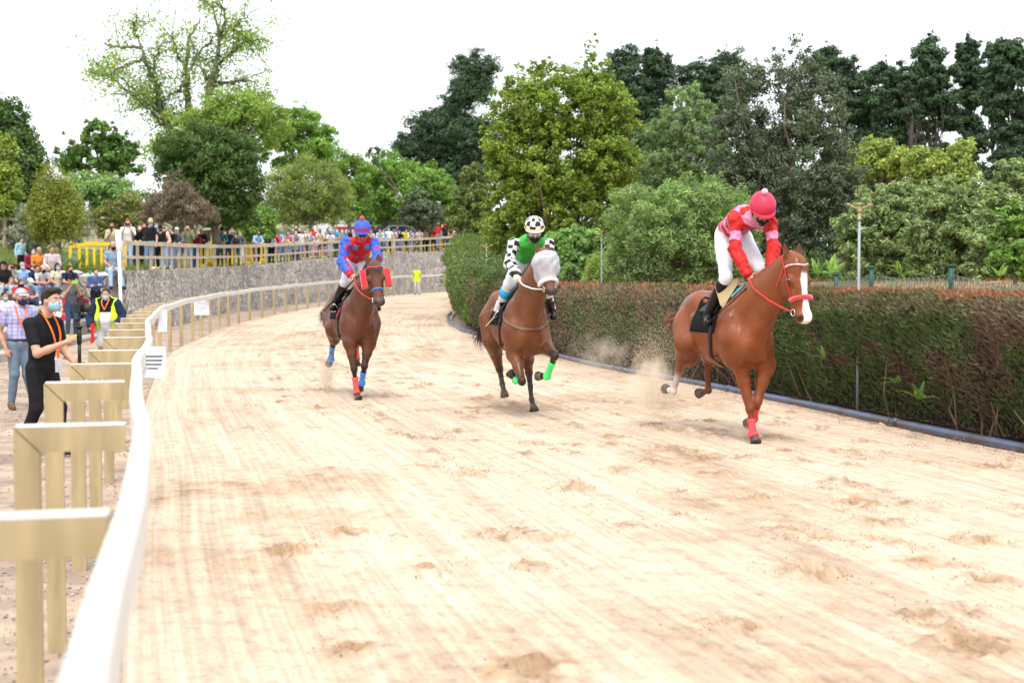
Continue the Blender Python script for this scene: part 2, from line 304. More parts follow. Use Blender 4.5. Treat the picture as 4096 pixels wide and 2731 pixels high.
def harrow():
    """fine raked lines that follow the track, plus grain"""
    n, L = SAND.node_tree.nodes, SAND.node_tree.links; b = n["Principled BSDF"]; uvn = n.new("ShaderNodeUVMap"); col_ = b.inputs["Base Color"].links[0].from_socket; bump_ = n.new("ShaderNodeBump"); bump_.inputs["Distance"].default_value = .012; prev = None
    for sx, sy, lo, hi, am in ((26, .4, .38, .66, .105), (8, .15, .38, .62, .08), (9, 6, .50, .72, -.13), (26, 22, .52, .72, -.10), (55, 50, .35, .65, .07)):
        mp = n.new("ShaderNodeMapping"); mp.inputs["Scale"].default_value = (sx, sy, 1); L.new(uvn.outputs[0], mp.inputs[0]); t = n.new("ShaderNodeTexNoise"); t.inputs["Scale"].default_value = 1; t.inputs["Detail"].default_value = 3; L.new(mp.outputs[0], t.inputs[0])
        r = n.new("ShaderNodeMapRange"); r.inputs[1].default_value = lo; r.inputs[2].default_value = hi; r.inputs[3].default_value = 1 - am * 1.2; r.inputs[4].default_value = 1 + am; L.new(t.outputs[0], r.inputs[0]); v = n.new("ShaderNodeVectorMath"); v.operation = 'SCALE'; L.new(col_, v.inputs[0]); L.new(r.outputs[0], v.inputs[3]); col_ = v.outputs[0]
        if sx in (30, 55):
            bb = n.new("ShaderNodeBump"); bb.inputs["Distance"].default_value = .012 if sx == 30 else .006; L.new(t.outputs[0], bb.inputs["Height"])
            if prev: L.new(prev, bb.inputs["Normal"])
            prev = bb.outputs[0]
    L.new(col_, b.inputs["Base Color"]); L.new(prev, b.inputs["Normal"])
harrow()
# small clods thrown about on the sand (uncountable)
n = 26000; k = rs.integers(0, len(dv), n); dva = np.array(dv); x = dva[k, 0] + rs.normal(0, .13, n); y = dva[k, 1] + rs.normal(0, .15, n); ok = (x > railX(y) + .3) & (x < hedX(np.minimum(y, 99)) - .1) & (y > 2.5); x, y = x[ok], y[ok]; n = len(x)
V, Q = scatter_mesh(np.stack([x, y, g(y) + .012], 1), rs.uniform(.002, .008, n), rs); tag(mesh_np("sand_clods", V, Q, M("damp_sand", (.27, .19, .12), .95, var=.2)), kind='stuff', label="small damp sand clods strewn around the hoof prints", cat="sand clods")
# stray droppings
for i, (u, v, s_) in enumerate(((2730, 2150, .02), (2410, 2010, .03), (1220, 1965, .03))):
    p = at(u, v, EYE * F / (v - 1130)); mb = MB(); [mb.ball(p + np.array([a, b, .01]), s_ * .7, 7, 5) for a, b in ((0, 0), (.04, .01), (.02, -.03))]

# ---- retaining wall of rough stones
WALL = [(-14.3, 27, 1.82), (-15.9, 44.6, 1.86), (-12.4, 45.6, 1.88)]
WALL2 = [(-12.4, 45.6, 2.03), (-12.3, 52, 2.13), (-12.8, 61, 2.30), (-11.9, 70, 2.56), (-9.57, 84, 3.17), (-6.2, 98, 3.73), (-1.8, 106, 4.27), (7, 112, 4.8)]
def smooth_line(P, n=14):
    k = np.array(P, float); Q = np.vstack([2 * k[0] - k[1], k, 2 * k[-1] - k[-2]]); o = []
    for i in range(1, len(Q) - 2):
        for t in np.linspace(0, 1, n, endpoint=False):
            a, b, c, d = Q[i - 1], Q[i], Q[i + 1], Q[i + 2]; o.append(.5 * ((2 * b) + (-a + c) * t + (2 * a - 5 * b + 4 * c - d) * t * t + (-a + 3 * b - 3 * c + d) * t ** 3))
    o.append(Q[-2]); return np.array(o)
W2 = smooth_line(WALL2, 20)
def normals2(P):
    t = np.gradient(P[:, :2], axis=0); t /= np.linalg.norm(t, axis=1)[:, None]; return np.stack([-t[:, 1], t[:, 0]], 1)   # left of travel = away from the track
NW = normals2(W2); CUM = np.concatenate([[0], np.cumsum(np.linalg.norm(np.diff(W2[:, :2], axis=0), axis=1))])
def wall_at(d, off=0.):
    i = [np.interp(d, CUM, W2[:, k]) for k in range(3)]; nn = np.array([np.interp(d, CUM, NW[:, 0]), np.interp(d, CUM, NW[:, 1])]); return np.array([i[0] + nn[0] * off, i[1] + nn[1] * off, i[2]]), nn
def wall_d(u, off=0.):
    ds = np.linspace(0, CUM[-1], 1200); us = [proj(wall_at(d, off)[0])[0] for d in ds]; return ds[int(np.argmin(np.abs(np.array(us) - u)))]
def stonemat(name, sc, c1, c2):
    m = M(name, c1, .9, var=.25, scale=1.2, col2=c2, mscale=sc * .8, edge=(.35, .65)); n, L = m.node_tree.nodes, m.node_tree.links; b = n["Principled BSDF"]
    tc = n.new("ShaderNodeTexCoord"); no = n.new("ShaderNodeTexNoise"); no.inputs["Scale"].default_value = 3; ad = n.new("ShaderNodeVectorMath"); ad.operation = 'MULTIPLY_ADD'; ad.inputs[1].default_value = (.25, .25, .25)
    L.new(tc.outputs["UV"], no.inputs[0]); L.new(no.outputs["Color"], ad.inputs[0]); L.new(tc.outputs["UV"], ad.inputs[2])
    v = n.new("ShaderNodeTexVoronoi"); v.feature = 'DISTANCE_TO_EDGE'; v.inputs["Scale"].default_value = sc; L.new(ad.outputs[0], v.inputs[0])
    v2 = n.new("ShaderNodeTexVoronoi"); v2.inputs["Scale"].default_value = sc; L.new(ad.outputs[0], v2.inputs[0])
    r = n.new("ShaderNodeMapRange"); r.inputs[2].default_value = .035; L.new(v.outputs[0], r.inputs[0])
    old = b.inputs["Base Color"].links[0].from_socket; hs = n.new("ShaderNodeSeparateColor"); L.new(v2.outputs["Color"], hs.inputs[0]); r3 = n.new("ShaderNodeMapRange"); r3.inputs[3].default_value = .80; r3.inputs[4].default_value = 1.18; L.new(hs.outputs[0], r3.inputs[0])
    sc_ = n.new("ShaderNodeVectorMath"); sc_.operation = 'SCALE'; L.new(old, sc_.inputs[0]); L.new(r3.outputs[0], sc_.inputs[3])
    mm = n.new("ShaderNodeMix"); mm.data_type = 'RGBA'; L.new(r.outputs[0], mm.inputs[0]); mm.inputs[6].default_value = (.24, .225, .21, 1); L.new(sc_.outputs[0], mm.inputs[7]); L.new(mm.outputs[2], b.inputs["Base Color"])
    bp = n.new("ShaderNodeBump"); bp.inputs["Distance"].default_value = .07; r4 = n.new("ShaderNodeMapRange"); r4.inputs[2].default_value = .12; L.new(v.outputs[0], r4.inputs[0]); L.new(r4.outputs[0], bp.inputs["Height"]); L.new(bp.outputs[0], b.inputs["Normal"]); return m
STONE = stonemat("rough_stone", 5.6, (.56, .52, .48), (.42, .39, .36)); STONE2 = stonemat("big_stone", 2.2, (.38, .34, .29), (.28, .24, .20))
def wall_mesh(name, L, mat, top=.35, low=-.6):
    """L rows (x, y, ztop): face, top and back with real roughness, UV = metres"""
    cum = np.concatenate([[0], np.cumsum(np.linalg.norm(np.diff(L[:, :2], axis=0), axis=1))]); m = int(cum[-1] / .14); d = np.linspace(0, cum[-1], m)
    C = np.stack([np.interp(d, cum, L[:, k]) for k in range(3)], 1); N = normals2(C); nz = 14; V = []; U = []
    for k in range(nz + 1):
        t = k / nz; zb = g(C[:, 1]) + low; z = zb + (C[:, 2] - zb) * t; bm = -.05 * (vnoise(d * 3.1, z * 3.4, 21)) - .22 * (1 - t) ; V.append(np.stack([C[:, 0] + N[:, 0] * bm, C[:, 1] + N[:, 1] * bm, z + (.03 * (vnoise(d * 2.5, d * 0, 4) - .5) if k == nz else 0)], 1)); U.append(np.stack([d, z * .8], 1))
    for off, dz in ((top, .0), (top, -.8)): V.append(np.stack([C[:, 0] + N[:, 0] * off, C[:, 1] + N[:, 1] * off, C[:, 2] + dz], 1)); U.append(np.stack([d, C[:, 2] * .8 + off], 1))
    a = len(V); V = np.array(V); U = np.array(U); i = np.arange(a * m).reshape(a, m); Q = np.stack([i[:-1, :-1].ravel(), i[:-1, 1:].ravel(), i[1:, 1:].ravel(), i[1:, :-1].ravel()], 1)
    Q = [list(map(int, q_)) for q_ in Q]; Q += [[int(q_) for q_ in i[:, 0]] + [a * m], ([int(q_) for q_ in i[:, -1]] + [a * m + 1])[::-1]]; ex = [V[-1][0] * 1, V[-1][-1] * 1]; ex[0][2] = V[0][0][2]; ex[1][2] = V[0][-1][2]; U = np.vstack([U.reshape(-1, 2), [[0, 0], [0, 0]]])
    o = mesh_np(name, np.vstack([V.reshape(-1, 3), ex]), Q, mat); uv = o.data.uv_layers.new(name="UVMap"); li = np.zeros(len(o.data.loops), np.int32); o.data.loops.foreach_get("vertex_index", li); uv.data.foreach_set("uv", U.reshape(-1, 2)[li].astype(np.float32).ravel()); return o
tag(wall_mesh("stone_wall", W2, STONE), "long curved grey stone retaining wall under the crowd railing", "wall")
tag(wall_mesh("stone_wall", np.array([WALL[1], (-14, 45.15, 1.87), WALL[2]]), STONE2), "low wall of large brown stones behind the seated spectators, ending at the white pole", "wall")
tag(wall_mesh("stone_wall", np.array([WALL[0], (-15.1, 36, 1.84), WALL[1]]), STONE2), "stone wall above the terrace seats at the left edge", "wall")
# hillside rising behind the walls
offs = np.concatenate([[0.3, 1, 2, 3.2], np.linspace(5, 120, 40)]); L = np.vstack([np.array([(-17, 20, 1.8), (-15.2, 27, 1.82), (-16.2, 36, 1.84)]), np.array([(-16.1, 44.8, 1.87), (-14.5, 45.3, 1.87)]), W2[1:]]); 
Nn = normals2(L); Nn[0:3] = (-1, .05); Nn[3] = (-.8, .6); Nn[4] = (-.45, .9); Nn[5:12] = np.array([-.85, .53])
HX = L[:, 0][:, None] + Nn[:, 0][:, None] * offs[None]; HY = L[:, 1][:, None] + Nn[:, 1][:, None] * offs[None]
rise = np.interp(offs, [0, 2.5, 6, 40, 120], [0, .02, .35, 4.2, 6.5]); HZ = L[:, 2][:, None] + rise[None] + .12 * (vnoise(HX * .8, HY * .8, 31) - .5) * np.clip(offs[None] - 2, 0, 1)
tag(grid("hillside", HX.T, HY.T, HZ.T, GRASSG), kind='structure')
# bank behind the hedge, strewn with dead needles
yb = np.linspace(-2, 98, 160); ob = np.concatenate([[.9, 1.5, 2.2, 3, 4, 6, 9, 14, 25, 60, 150]]); hx = hedX(yb)
BX = hx[:, None] + ob[None] * 1.0; BY = np.repeat(yb[:, None], len(ob), 1); BZ = g(BY) * .6 + np.interp(ob, [.9, 1.5, 2.2, 3, 4, 6, 14, 150], [.9, 1.5, 1.53, 1.62, 1.68, 1.5, 1.0, .6])[None] + .08 * (vnoise(BX * 2, BY * 2, 41) - .5)
LITTER = M("dead_needle_litter", (.33, .16, .085), .95, var=.3, scale=9, bump=1, bscale=30, col2=(.14, .15, .06), mscale=1.6)
tag(grid("bank", BX, BY, BZ, LITTER), kind='structure')

# ---- terrace seats of concrete blocks
CONC = M("concrete_block", (.40, .36, .31), .9, var=.2, scale=2, bump=.5, bscale=20, col2=(.27, .24, .2), mscale=1.3)
def rowX(k, Y): return [-11.3, -12.3, -13.2, -14.1][k] - .09 * (Y - 31.4)
ROWZ = [.10, .53, .95, 1.38]
for k in range(4):
    mb = MB(); wd = [.5, .95, .95, 1.0][k]; zb = -.3
    for Y in np.arange(25, 45.2 - .12 * k, 1.02):
        xa = rowX(k, Y) + [0, .3, .3, .3][k]; c = ((xa + rowX(k, Y + 1) + [0, .3, .3, .3][k]) / 2 - wd / 2, Y + .5, (ROWZ[k] + zb) / 2); mb.box(c, (wd + .03 * k, 1.0, ROWZ[k] - zb + .004 * k), rz=.09)
    tag(mb.build("terrace_step", CONC), ["low concrete kerb in front of the terrace seats", "lowest concrete terrace seat row at the left", "middle concrete terrace seat row at the left", "highest concrete terrace seat row under the stone wall"][k], "step")
# ================================================================ RAIL, FENCES, POLES
def rail_pts(n=900):
    y = RC[:, 0]; return RC[:, 1], y
rx, ry = rail_pts(); rc = np.concatenate([[0], np.cumsum(np.hypot(np.diff(rx), np.diff(ry)))])
def rail_at(d):
    x, y = np.interp(d, rc, rx), np.interp(d, rc, ry); e = .4; x2, y2 = np.interp(d + e, rc, rx), np.interp(d + e, rc, ry); t = np.array([x2 - x, y2 - y]); t /= np.linalg.norm(t); return np.array([x, y]), t
root = empty("rail_fence", (-.84, 3.05, 0), label="long white topped wooden running rail on inward arms curving along the track", cat="fence"); RZ = 1.16
def child_at(o, root): o.location = [-a for a in root.location]; return o
dists = [np.interp(Y, ry[:700], rc[:700]) for Y in (1.0, 3.05, 4.99, 6.92, 8.83, 10.6, 12.7, 15.0, 17.9)]; d = dists[-1]
while d < rc[-1] - 3: d += 2.3; dists.append(d)
prev = None
for i, d in enumerate(dists):
    p, t = rail_at(d); nrm = np.array([-t[1], t[0]]); z0 = float(g(p[1])); js = np.random.default_rng(i)
    zt = z0 + RZ + js.normal(0, .008); a = np.array([*(p + nrm * .03), zt - .062]); b = np.array([*(p + nrm * .40), zt - .062])
    # post with mitred head + arm with mitred end
    tt = np.array([t[0], t[1], 0]) * .080; n3 = np.array([nrm[0], nrm[1], 0]); B = np.array([*(p + nrm * .40), 0]); zb = z0 - .25
    if js.random() < .25: B = B + n3 * .02
    mb = MB(); o0 = B - tt / 2; q = [(0, zb), (0, zt), (-.085, zt - .088), (-.085, zb)]
    mb.poly([o0 + n3 * x + np.array([0, 0, z]) for x, z in q], tt); po = child_at(mb.build("post", WOOD, root), root)
    mb = MB(); ln = .40 - .03; tt2 = tt * .96; o1 = B - tt2 / 2
    q = [(-.004, zt + .001), (-ln, zt + .001), (-ln, zt - .085), (-.088, zt - .085)]
    mb.poly([o1 + n3 * x + np.array([0, 0, z]) for x, z in q], tt2); mb.mi = 1
    q = [(-.006, zt + .006), (-ln, zt + .006), (-ln, zt + .002), (-.006, zt + .002)]; mb.poly([o1 + n3 * x + np.array([0, 0, z]) for x, z in q], tt2)  # thin strip on the arm's top, coloured as wood lit by the sky
    child_at(mb.build("arm", None, root, mats=[WOOD, WTOP]), root)
    cur = np.array([p[0], p[1], zt - .045 + js.normal(0, .004)]) + np.array([*(nrm * js.normal(0, .012)), 0])
    if prev is not None:
        L_ = 8; P = [prev + (cur - prev) * k / L_ + np.array([*(nrm * (.010 * math.sin(math.pi * k / L_) * (1 if i % 2 else -.4))), 0]) for k in range(L_ + 1)]
        mb = MB()
        for A_, B_ in zip(P[:-1], P[1:]):
            e = (B_ - A_) * .004; mb.beam(A_, B_ + e, .075 if i > 3 else .085, .125)
        # one continuous board per bay
        V = []; 
        for k, A_ in enumerate(P):
            tt_ = (P[min(k + 1, L_)] - P[max(k - 1, 0)])[:2]; tt_ /= np.linalg.norm(tt_); nn = np.array([-tt_[1], tt_[0]]); wv = .027
            for sx, z in ((-1, -.06), (1, -.06), (1, .052), (.72, .062), (-.72, .062), (-1, .052)): V.append([A_[0] + nn[0] * wv * sx, A_[1] + nn[1] * wv * sx, A_[2] + z + .012 * (k in (0,)) * 0])
        fs = []; mi = []
        for k in range(L_):
            for j in range(6): fs.append([k * 6 + j, k * 6 + (j + 1) % 6, k * 6 + 6 + (j + 1) % 6, k * 6 + 6 + j]); mi.append(0)
        fs += [[5, 4, 3, 2, 1, 0], [L_ * 6 + j for j in range(6)]]; mi += [0, 0]
        child_at(mesh_np("rail", np.array(V), fs, None, root, mats=[WTOP], mi=mi), root)
    prev = cur
# paper notices hanging from the rail
PAPER = M("paper", (.62, .62, .70), .7, var=.04); INK = M("ink", (.06, .06, .08), .8, var=0)
for (u, v, Y, wd, ht, lab, tilt) in ((622, 1385, 10.4, .20, .22, "curled white paper notice with printed lines taped to the near part of the rail", .3), (655, 1238, 27, .22, .42, "narrow white paper notice seen edge-on on the rail near the first bend", .9), (806, 1190, 41, .50, .50, "white paper sheet hanging at a slant from the rail before the stone wall", .1)):
    top = at(u, v, Y); mb = MB(); L_ = 8; V = []; 
    for k in range(L_ + 1):
        t = k / L_; V += [top + np.array([(-.5 + .12 * (1 - t)) * wd * math.cos(tilt), (-.5) * wd * math.sin(tilt) - .03 - .10 * t * t, -ht * t]), top + np.array([(.5 - .12 * (1 - t)) * wd * math.cos(tilt), .5 * wd * math.sin(tilt) - .03 - .13 * t * t, -ht * t])]
    V2 = [p + np.array([0, .002, 0]) for p in V]; m_ = len(V); fs = [[2 * k, 2 * k + 2, 2 * k + 3, 2 * k + 1] for k in range(L_)] + [[m_ + 2 * k, m_ + 2 * k + 1, m_ + 2 * k + 3, m_ + 2 * k + 2] for k in range(L_)]
    o = mesh_np("paper_notice", np.array(V + V2), fs, PAPER); tag(o, lab, "notice", "paper notices on the rail")
    if Y < 15 or wd > .4:
        mb = MB()
        for j in range(4):
            t = .32 + .13 * j; y_ = V[0][1] * (1 - 1) ; l = .30 - .05 * (j == 3) * 2
            a = top + np.array([-l * wd, -.5 * wd * math.sin(tilt) * 2 * l - .03 - .10 * t * t - .006, -ht * t]); b = top + np.array([l * wd, .5 * wd * math.sin(tilt) * 2 * l - .03 - .13 * t * t - .006, -ht * t]); mb.beam(a, b, .002, .010)
        mb.build("print", INK, o)
# crowd railing along the top of the wall
def dlist(d0, d1, sp): return np.arange(d0, d1, sp)
d0 = wall_d(492, .25); root = empty("wooden_railing", wall_at(d0, .25)[0], label="weathered two-rail wooden railing on top of the curved stone wall", cat="fence"); ds = np.arange(d0, CUM[-1] - 1, 1.6); pp = None
for i, d in enumerate(ds):
    p, nn = wall_at(d, .25); mb = MB(); mb.box(p + np.array([0, 0, .44]), (.085, .08, .98), rz=math.atan2(nn[1], nn[0])); child_at(mb.build("post", WOODG, root), root)
    if pp is not None and i % 1 == 0:
        mb = MB(); q = np.array([-nn[0], -nn[1], 0]) * .07
        mb.beam(pp + q + np.array([0, 0, .44]), p + q + np.array([0, 0, .44]), .045, .095); mb.beam(pp + q * .2 + np.array([0, 0, .955]), p + q * .2 + np.array([0, 0, .955]), .13, .055); mb.beam(pp + q + np.array([0, 0, .88]), p + q + np.array([0, 0, .88]), .045, .09)
        child_at(mb.build("rail", WOODG, root), root)
    pp = p
# timber fences on the hillside behind
def hill_fence(pts, lab, h=1.0):
    P = [at(u, v, Y) for u, v, Y in pts]; root = empty("timber_fence", P[0], label=lab, cat="fence", group="timber fences on the hillside")
    for i, p in enumerate(P):
        mb = MB(); mb.box(p + np.array([0, 0, h / 2 - .3]), (.11, .11, h + .6)); child_at(mb.build("post", WOODG, root), root)
        if i:
            mb = MB()
            for z in (.5 * h, .93 * h): mb.beam(P[i - 1] + np.array([0, -.06, z]), p + np.array([0, -.06, z]), .05, .11)
            child_at(mb.build("rail", WOODG, root), root)
hill_fence([(-60, 935, 55), (18, 935, 56), (82, 935, 57)], "short timber fence at the left edge beside the orange hi-vis man", 1.15)
hill_fence([(320, 955, 66), (384, 955, 67), (440, 945, 68), (500, 940, 69), (560, 935, 70)], "timber fence on the slope behind the beige-coated woman")
hill_fence([(800, 955, 80), (848, 950, 81), (900, 940, 83), (960, 935, 85), (1060, 925, 88), (1130, 922, 90), (1200, 920, 92), (1270, 920, 94), (1330, 922, 96), (1400, 925, 98)], "long timber fence behind the crowd below the round pale tree")
# poles
def pole(name, P0, P1, r0, r1, mat, lab, cat): mb = MB(); mb.tube([P0, P1], [r0, r1], 14); return tag(mb.build(name, mat, None, True), lab, cat)
p1 = at(473, 925, 29.5); p0 = at(491, 1345, 28.5); p0[2] = -.14
root = empty("marker_pole", p0, label="tall slightly leaning white marker pole at the bend of the rail", cat="pole")
mb = MB(); mb.tube([p0 - p0, (p1 - p0) * .86], [.028, .032], 14); mb.build("pole", WHITE, root, True); mb = MB(); mb.tube([(p1 - p0) * .86, (p1 - p0)], [.058, .058], 14); mb.build("sleeve", WHITE, root, True)
BRASS = M("brass", (.33, .27, .14), .5, metal=.3, var=.1)
def sprinkler(u, vt, Y, zb, lab):
    t = at(u, vt, Y); root = empty("sprinkler_pole", (t[0], t[1], zb), label=lab, cat="sprinkler", group="metal sprinkler poles along the hedge"); h = t[2] - zb
    mb = MB(); mb.tube([(0, 0, 0), (0, 0, h - .22)], .018, 12); mb.build("pole", METALG, root, True)
    mb = MB(); mb.tube([(0, 0, h - .22), (0, 0, h - .19), (0, 0, h - .185), (0, 0, h - .15), (0, 0, h - .12)], [.026, .030, .020, .024, .016], 10); mb.ball((0, 0, h - .10), .030); mb.tube([(0, 0, h - .1), (0, 0, h - .03)], [.014, .014], 8); mb.box((0, 0, h - .015), (.075, .045, .03)); mb.build("valve", BRASS, root, True)
    mb = MB(); mb.tube([(0, 0, h - .085), (-.06, -.02, h - .065), (-.125, -.03, h - .03)], [.013, .012, .010], 8); mb.tube([(0, 0, h - .085), (.06, .02, h - .06), (.115, .03, h - .035)], [.015, .012, .010], 8); mb.box((.145, .04, h - .025), (.07, .012, .045), rz=.3); mb.box((-.145, -.035, h - .018), (.05, .012, .028)); mb.build("nozzle_arm", BRASS, root, True)
sprinkler(3438, 812, 17.9, 0, "near sprinkler pole with brass head in the hedge right of the chestnut horse")
sprinkler(2407, 928, 30.3, 0, "middle sprinkler pole with brass head behind the hooded horse")
sprinkler(1946, 978, 41, .1, "farthest short sprinkler pole at the leafy bend of the hedge")
# blue irrigation pipe at the foot of the hedge
PIPE = M("blue_grey_pipe", (.06, .085, .16), .35, var=.25, scale=3, spec=.5, col2=(.05, .05, .055), mscale=2)
yp = np.arange(5, 60, .5); mb = MB(); mb.tube(np.stack([hedX(yp) - .03 + .02 * np.sin(yp * 1.1), yp, g(yp) + .035], 1), .058, 12); pr = tag(mb.build("water_pipe", PIPE, None, True), "blue-grey plastic water pipe lying along the foot of the hedge", "pipe")
mb = MB()
for y in np.arange(6, 58, 5.2): mb.tube([(hedX(y) - .03 + .02 * math.sin(y * 1.1), y - .06, .035 + g(y)), (hedX(y + .12) - .03 + .02 * math.sin(y * 1.1), y + .06, .035 + g(y))], .068, 12)
mb.build("coupling", PIPE, pr, True)
# green posts and wire behind the hedge
GP = M("green_coated_steel", (.015, .07, .055), .45, var=.1); WIRE = M("green_wire", (.10, .20, .17), .5, var=0)
gpts = [at(3150, 1092, 24.5), at(3345, 1095, 22.5), at(3486, 1068, 21), at(3805, 1060, 18.3), at(4180, 1085, 15.5)]
root = empty("wire_fence", gpts[0], label="sagging green wire mesh fence on green posts behind the hedge", cat="fence")
for p in gpts: mb = MB(); mb.tube([(p[0], p[1], p[2] - .7), (p[0], p[1], p[2])], .035, 12); mb.tube([(p[0], p[1], p[2] - .03), (p[0], p[1], p[2] + .012)], .04, 12); child_at(mb.build("post", GP, root, True), root)
for a, b in zip(gpts[:-1], gpts[1:]):
    mb = MB(); n_ = 46; sag = .06 * np.linalg.norm(b - a) / 3
    def top(t): return a + (b - a) * t + np.array([0, 0, -.12 - sag * 4 * t * (1 - t)])
    mb.tube([top(t) for t in np.linspace(0, 1, 24)], .004, 4, False)
    for i in range(n_):
        for s_ in (-1, 1):
            P = []
            for k in range(6): t = min(1, max(0, (i + s_ * k * .7) / n_)); q = top(t); q[2] -= k * .075 + .01 * math.sin(i * 1.7 + k); q[0] += .02 * math.sin(i * 2.3 + k * 1.9); P.append(q)
            mb.tube(P, .0032, 3, False)
    child_at(mb.build("mesh_panel", WIRE, root), root)
# yellow plastic crowd barriers
YEL = M("yellow_plastic", (.80, .55, .02), .45, var=.08)
def barrier_mesh():
    mb = MB(); W_, H_ = 1.9, 1.0
    top = [(W_ * (t - .5), 0, H_ - .09 + .10 * math.sin(math.pi * min(1, max(0, t)))) for t in np.linspace(0, 1, 13)]
    for a, b in zip(top[:-1], top[1:]): mb.beam(a, (np.array(b) + (np.array(b) - a) * .03), .06, .11)
    mb.box((0, 0, .16), (W_, .055, .12)); mb.box((-W_ / 2 + .05, 0, .5), (.1, .062, .84)); mb.box((W_ / 2 - .05, 0, .5), (.1, .062, .84))
    for x in (-.6, -.36, -.12, .12, .36, .6): mb.box((x, 0, .54), (.085, .05, .70))
    b = mb; ft = MB()
    for x in (-.65, .65): ft.poly([(x, -.28, 0), (x, .28, 0), (x, .20, .10), (x, .05, .14), (x, -.05, .14), (x, -.20, .10)], (.07, 0, 0))
    ft2 = MB(); ft2.v = [(x, y, z) for x, y, z in ft.v[12:]]; ft2.f = ft.f[:8]; ft2.m = ft.m[:8]; ft.v = ft.v[:12]; ft.f = ft.f[:8]; ft.m = ft.m[:8]; return b, ft, ft2
bb, ff, fg = barrier_mesh(); b0 = None
BAR = [(392, 1.5, .1), (640, 1.5, .1), (715, 1.6, 0), (800, 1.5, .2), (865, 1.4, -.2), (930, 1.5, 0), (985, 1.7, .25), (1015, 1.4, 1.0), (1150, 1.5, .1), (1215, 1.5, 0), (1290, 1.4, .2), (1320, 1.6, .6), (1510, 1.4, 0), (1560, 1.5, .1), (1620, 1.5, 0), (1680, 1.5, .3), (1745, 1.5, 0), (1800, 1.5, .2), (1855, 1.5, 0), (1925, 1.4, .1), (1960, 1.4, .4)]
BL = ["leftmost yellow barrier, behind the man seated on the wall", "yellow barrier behind the woman with a white mask", "yellow barrier behind the man in the straw hat", "yellow barrier behind the dark bucket cap man", "yellow barrier behind the man in black leather", "yellow barrier behind the blonde woman in a grey beanie", "yellow barrier left of the teal coated man", "yellow barrier turned end-on beside the teal coated man", "yellow barrier behind the man in lavender", "yellow barrier behind the grey coated woman", "yellow barrier left of the blue shirted man at the railing", "yellow barrier set askew beside the blue shirted man", "yellow barrier just right of the blue and red jockey", "yellow barrier left of the white notice board post", "yellow barrier behind the seated person in teal", "yellow barrier between the teal and the red shirted spectators", "yellow barrier behind the two people in red", "yellow barrier behind the man in black with a red cap", "yellow barrier behind the spectator in white near the far end", "second barrier from the far right end of the railing", "last yellow barrier at the far right end of the railing"]
for (u, off, ra), lab in zip(BAR, BL):
    if u < 480: p = at(u, 1060, 48); p[2] = 1.95; rz = ra
    else: p, nn = wall_at(wall_d(u, off), off); rz = math.atan2(nn[1], nn[0]) - math.pi / 2 + ra
    if b0 is None: r_ = empty("crowd_barrier", p, rz); c1 = bb.build("panel", YEL, r_); c2 = ff.build("foot", YEL, r_); c3 = fg.build("foot", YEL, r_); b0 = r_
    else:
        r_ = b0.copy(); link(r_); r_.location = [float(a) for a in p]; r_.rotation_euler = (0, 0, rz)
        for c_ in (c1, c2, c3): k_ = c_.copy(); link(k_, r_)
    tag(r_, lab, "barrier", "yellow plastic crowd barriers behind the railing")
# notice board
p = at(1590, 930, 105); root = empty("notice_board", p, label="blank white notice board in a beige frame behind the far crowd", cat="notice board")
hz = (at(1590, 858, 105) - at(1590, 930, 105))[2]; BF = M("beige_frame", (.55, .46, .33), .7); wv = .62
mb = MB(); [mb.box((s_ * wv, 0, hz / 2 - .6), (.12, .12, hz + 1.2)) for s_ in (-1, 1)]; mb.box((0, 0, hz - .06), (2 * wv - .125, .12, .12)); mb.box((0, 0, -.15), (2 * wv - .125, .12, .12)); mb.build("frame", BF, root)
mb = MB(); mb.box((0, 0, hz / 2 - .09), (2 * wv - .125, .05, hz - .1)); mb.build("panel", WHITE, root)
# ambulance and cars
GLASS = M("vehicle_glass", (.03, .04, .05), .1, var=0, spec=.8); CARW = M("white_car_paint", (.75, .76, .78), .25, var=.02, coat=.5); REDP = M("red_stripe", (.55, .03, .03), .4, var=0); TYRE = M("rubber", (.02, .02, .02), .8)
def text_mesh(txt, size, mat, parent, loc, rz=0, thick=.01):
    c = bpy.data.curves.new("lettering", 'FONT'); c.body = txt; c.size = size; c.extrude = thick; c.align_x = 'CENTER'; o = bpy.data.objects.new("lettering", c); link(o); dg = bpy.context.evaluated_depsgraph_get()
    me = bpy.data.meshes.new_from_object(o.evaluated_get(dg)); bpy.data.objects.remove(o); q = bpy.data.objects.new("lettering", me); me.materials.clear(); me.materials.append(mat); link(q, parent); q.location = loc; q.rotation_euler = (R(90), 0, rz); return q
def wheels(root, xs, y, r=.34):
    for x in xs:
        for s_ in (-1, 1):
            mb = MB(); mb.tube([(x, s_ * y, r), (x, s_ * (y - .2), r)], r, 18); wl = mb.build("wheel", TYRE, root, True); mb = MB(); mb.tube([(x, s_ * (y + .01), r), (x, s_ * (y - .05), r)], r * .58, 14); mb.build("rim", STEEL, wl, True)
p = at(1410, 925, 106); p[2] -= 1.0
amb = empty("ambulance", p, rz=R(180), label="white ambulance van with red stripes and blue roof lights parked behind the jockey in blue", cat="ambulance")
mb = MB(); prof = [(-2.7, .35), (-2.7, 2.5), (-2.6, 2.62), (1.2, 2.62), (1.45, 2.5), (2.1, 1.55), (2.9, 1.3), (3.0, .9), (3.0, .35)]
mb.poly([(x, -1.0, z) for x, z in prof], (0, 2.0, 0)); mb.build("body", CARW, amb)
mb = MB(); mb.box((-.6, 1.006, 2.25), (3.9, .012, .34)); mb.box((-.6, 1.006, 1.2), (4.1, .012, .18)); mb.build("stripe", REDP, amb); text_mesh("AMBULANCIA", .32, WHITE, amb, (-.6, 1.015, 2.14), R(180))
